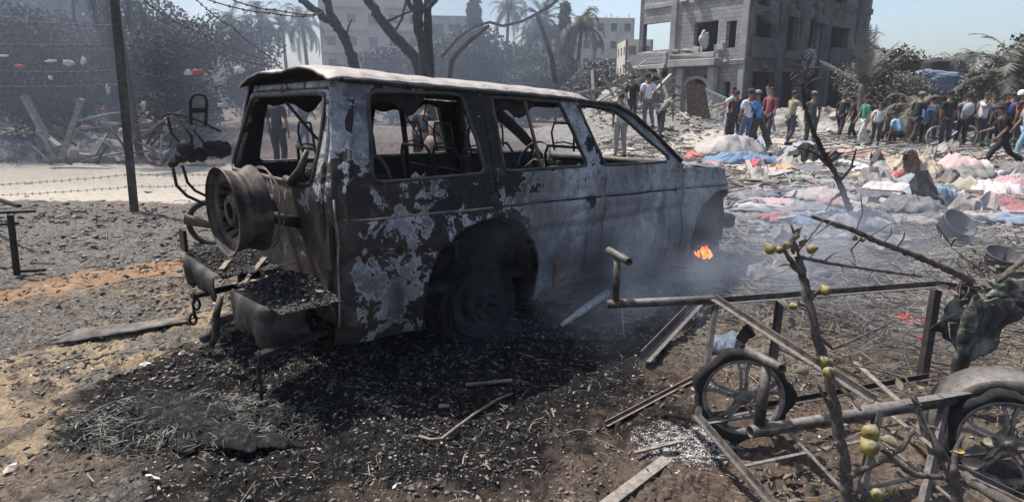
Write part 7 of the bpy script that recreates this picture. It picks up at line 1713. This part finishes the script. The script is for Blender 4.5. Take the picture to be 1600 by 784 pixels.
# left: junk heap under the smoky grove
random.seed(5)
for k in range(80):
    px, py = random.uniform(-20, 330), random.uniform(175, 262); p = hit(px, py) if py > 240 else at(px, py, random.uniform(13.5, 15.5)); L_ = random.uniform(.4, 1.6); p.z = min(p.z, hz(p.x, p.y)+.9*random.random()); d = Vector((random.uniform(-1, 1), random.uniform(-.4, .4), random.uniform(-.25, .6))).normalized()
    mb = MB(); mb.tube([d*0, d*L_*.5+Vector((0, 0, .05)), d*L_], [.03, .025, .012], 5); o = mb.build('junk_branch', M['grey_wood'] if k % 3 else M['burnt_bark'], None, True); o.location = p; setp(o, 'tangled branch in the junk heap under the smoky trees', 'branch', 'branches in the left junk heap')
for k, (px, py, w_, h_, c_) in enumerate(((32, 104, 18, 6, (.55, .06, .05)), (82, 96, 20, 5, (.6, .58, .55)), (108, 99, 20, 14, (.5, .49, .47)), (131, 95, 10, 14, (.55, .54, .5)), (308, 112, 20, 8, (.5, .06, .06)), (295, 114, 14, 10, (.5, .48, .45)), (374, 110, 22, 16, (.55, .52, .48)), (225, 165, 10, 16, (.45, .43, .38)), (80, 122, 8, 6, (.6, .6, .6)), (170, 140, 8, 18, (.5, .45, .42)), (5, 88, 20, 4, (.6, .6, .6)), (163, 172, 12, 6, (.35, .1, .08)), (135, 200, 30, 8, (.3, .18, .15)), (345, 165, 10, 8, (.5, .5, .5)))):
    y = 14.2; o = rag('snagged_rag', None, None, (0, 0), w_*.4/F*y, h_*.4/F*y, .04, c_, 200+k, 0, 4, 16, .6, edge=.6); o.location = at(px, py, y); o.rotation_euler = (PI/2-.2, 0, 0)
    nm = 'red' if c_[0] > 2*c_[1] else 'pale'; setp(o, nm+' rag caught in the smoky trees on the left', 'rag', nm+' rags in the smoky trees')
for k, (x0, y0, x1, y1) in enumerate(((38, 150, 88, 245), (128, 155, 95, 250), (60, 205, 92, 230))):
    iron('leaning_pole', ('long pale pole leaning right in the junk heap', 'brown pole leaning left in the junk heap', 'short bent pole low in the junk heap')[k], at(x0, y0, 13.4), at(x1, y1, 13.2), .12, .1, 'grey_wood', 'pole', None, False)
chunk_mound(150, 14.6, 3.4, 0.8, 40, ('pale plaster chunk under the smoky trees left of the leaning post', 'chunks under the smoky trees'), .06, .3, 7, 1.6)
chunk_mound(20, 15.0, 4.5, 0.6, 30, ('grey chunk in the smoke at the far left edge', 'chunks at the left edge'), .06, .35, 8, 1.6)
# ================================================================ fire and embers
def emat(name, c, s):
    m = bpy.data.materials.new(name); m.use_nodes = True; b = m.node_tree.nodes['Principled BSDF']; b.inputs['Base Color'].default_value = (.02, .01, .01, 1)
    n = m.node_tree.nodes.new('ShaderNodeTexNoise'); n.inputs['Scale'].default_value = 14; n.inputs['Detail'].default_value = 4; tc = m.node_tree.nodes.new('ShaderNodeTexCoord'); m.node_tree.links.new(tc.outputs['Object'], n.inputs['Vector'])
    r = m.node_tree.nodes.new('ShaderNodeValToRGB'); r.color_ramp.elements[0].color = (c[0]*.8, c[1]*.35, 0, 1); r.color_ramp.elements[0].position = .4; r.color_ramp.elements[1].color = (*c, 1); r.color_ramp.elements[1].position = .62
    m.node_tree.links.new(n.outputs['Fac'], r.inputs[0]); m.node_tree.links.new(r.outputs[0], b.inputs['Emission Color']); b.inputs['Emission Strength'].default_value = s; return m
M['flame'] = emat('flame', (1.0, .26, .03), 2.6); M['ember'] = emat('ember', (1.0, .14, .03), .6)
fl = thing('flame', 'small orange flame burning at the front wheel of the car', 'fire', gp(1100, 412)); fl.location.z = 0.05; random.seed(3)
for k in range(14):
    x0 = random.gauss(0, .035); h = random.uniform(.05, .15)*(1-abs(x0)*5); mb = MB(); mb.tube([(x0, 0, .0), (x0+.02, random.uniform(-.03, .03), h*.3), (x0+random.uniform(-.02, .02), 0, h*.65), (x0+random.uniform(-.04, .04), 0, h)], [.006, .015, .009, .001], 7); mb.build('flame_tongue', M['flame'], fl, True)
for (px, py, w_, n_) in ((1425, 503, 26, 16), (1445, 530, 10, 8), (1415, 498, 12, 6)):
    p = hit(px, py); mb = MB()
    for k in range(n_): mb.ico((random.uniform(-w_, w_)/F*p.y, random.uniform(-.04, .04), random.uniform(0.005, .02)), random.uniform(.006, .018), 1, (1.8, 1, .5), .4)
    o = mb.build('glowing_embers', M['ember'], None, True); o.location = p; setp(o, {1425: 'strip of glowing orange embers under the far cart rail', 1445: 'small glowing embers right of the black cart post', 1415: 'faint embers at the left end of the glowing strip'}[px], 'embers'); o['kind'] = 'stuff'
# ash field and burnt bits between car nose and cart
p = hit(1185, 430); rag('ash_heap', 'pale grey ash heap between the car nose and the fig sapling', 'ash heap', (p.x, p.y), .65, .28, .12, None, 301, .3, 9, 60, .9, mat=M['ash_bits'] if 'ash_bits' in M else M['crumbly'], edge=.6)

# ================================================================ smoke and air
def vol_box(name, lo, hi, dens, col, noise=None, aniso=0.2, falloff=None, rotz=0.0):
    me = bpy.data.meshes.new(name); c = (Vector(lo)+Vector(hi))/2; s = (Vector(hi)-Vector(lo))/2
    mb = MB(); mb.box((0, 0, 0), (s.x*2, s.y*2, s.z*2)); m = bpy.data.materials.new(name); m.use_nodes = True; t = m.node_tree; t.nodes.clear()
    out = t.nodes.new('ShaderNodeOutputMaterial'); v = t.nodes.new('ShaderNodeVolumePrincipled'); v.inputs['Color'].default_value = (*col, 1); v.inputs['Anisotropy'].default_value = aniso; v.inputs['Density'].default_value = dens
    t.links.new(v.outputs[0], out.inputs['Volume'])
    if noise:
        tc = t.nodes.new('ShaderNodeTexCoord'); n = t.nodes.new('ShaderNodeTexNoise'); n.inputs['Scale'].default_value = noise[0]; n.inputs['Detail'].default_value = 3; n.inputs['Distortion'].default_value = .4
        mp = t.nodes.new('ShaderNodeMapping'); mp.inputs['Scale'].default_value = noise[3] if len(noise) > 3 else (1, 1, 1); t.links.new(tc.outputs['Object'], mp.inputs[0]); t.links.new(mp.outputs[0], n.inputs['Vector'])
        r = t.nodes.new('ShaderNodeMapRange'); r.inputs['From Min'].default_value = noise[1]; r.inputs['From Max'].default_value = noise[2]; t.links.new(n.outputs['Fac'], r.inputs['Value'])
        # fade towards the sides of the box
        sp = t.nodes.new('ShaderNodeSeparateXYZ'); t.links.new(tc.outputs['Object'], sp.inputs[0]); prev = r.outputs[0]
        for ax, hs, f0 in ((0, s.x, falloff[0]), (1, s.y, falloff[1]), (2, s.z, falloff[2])):
            ab = t.nodes.new('ShaderNodeMath'); ab.operation = 'ABSOLUTE'; t.links.new(sp.outputs[ax], ab.inputs[0])
            if ax == 2: ab = t.nodes.new('ShaderNodeMath'); ab.operation = 'ADD'; ab.inputs[1].default_value = 0; t.links.new(sp.outputs[ax], ab.inputs[0])
            q = t.nodes.new('ShaderNodeMapRange'); q.interpolation_type = 'SMOOTHSTEP'; q.inputs['From Min'].default_value = hs; q.inputs['From Max'].default_value = hs*(1-f0); t.links.new(ab.outputs[0], q.inputs['Value'])
            mu = t.nodes.new('ShaderNodeMath'); mu.operation = 'MULTIPLY'; t.links.new(prev, mu.inputs[0]); t.links.new(q.outputs[0], mu.inputs[1]); prev = mu.outputs[0]
        mu = t.nodes.new('ShaderNodeMath'); mu.operation = 'MULTIPLY'; mu.inputs[1].default_value = dens; t.links.new(prev, mu.inputs[0]); t.links.new(mu.outputs[0], v.inputs['Density'])
    o = mb.build(name, m); o.location = c; o.rotation_euler.z = rotz; setp(o, kind='stuff'); return o
vol_box('haze', (-160, -12, -1.5), (190, 175, 32), 0.0012, (.80, .84, .90))
vol_box('drifting_smoke', (-20, 10.5, -0.5), (2.5, 19.0, 7.5), 0.15, (.31, .36, .46), (0.35, 0.30, 0.75, (1, 1, 1)), falloff=(.25, .3, .8))
vol_box('low_smoke', (-0.9, 2.9, -0.1), (3.2, 5.4, 1.0), 1.5, (.55, .62, .75), (1.6, 0.46, 0.72, (1, 1, 1)), falloff=(.6, .6, 1.2))
vol_box('ember_smoke', (2.4, 4.6, -0.1), (5.4, 6.9, 1.0), 0.32, (.62, .66, .74), (1.6, 0.46, 0.72, (1, 1, 1)), falloff=(.6, .6, 1.2))
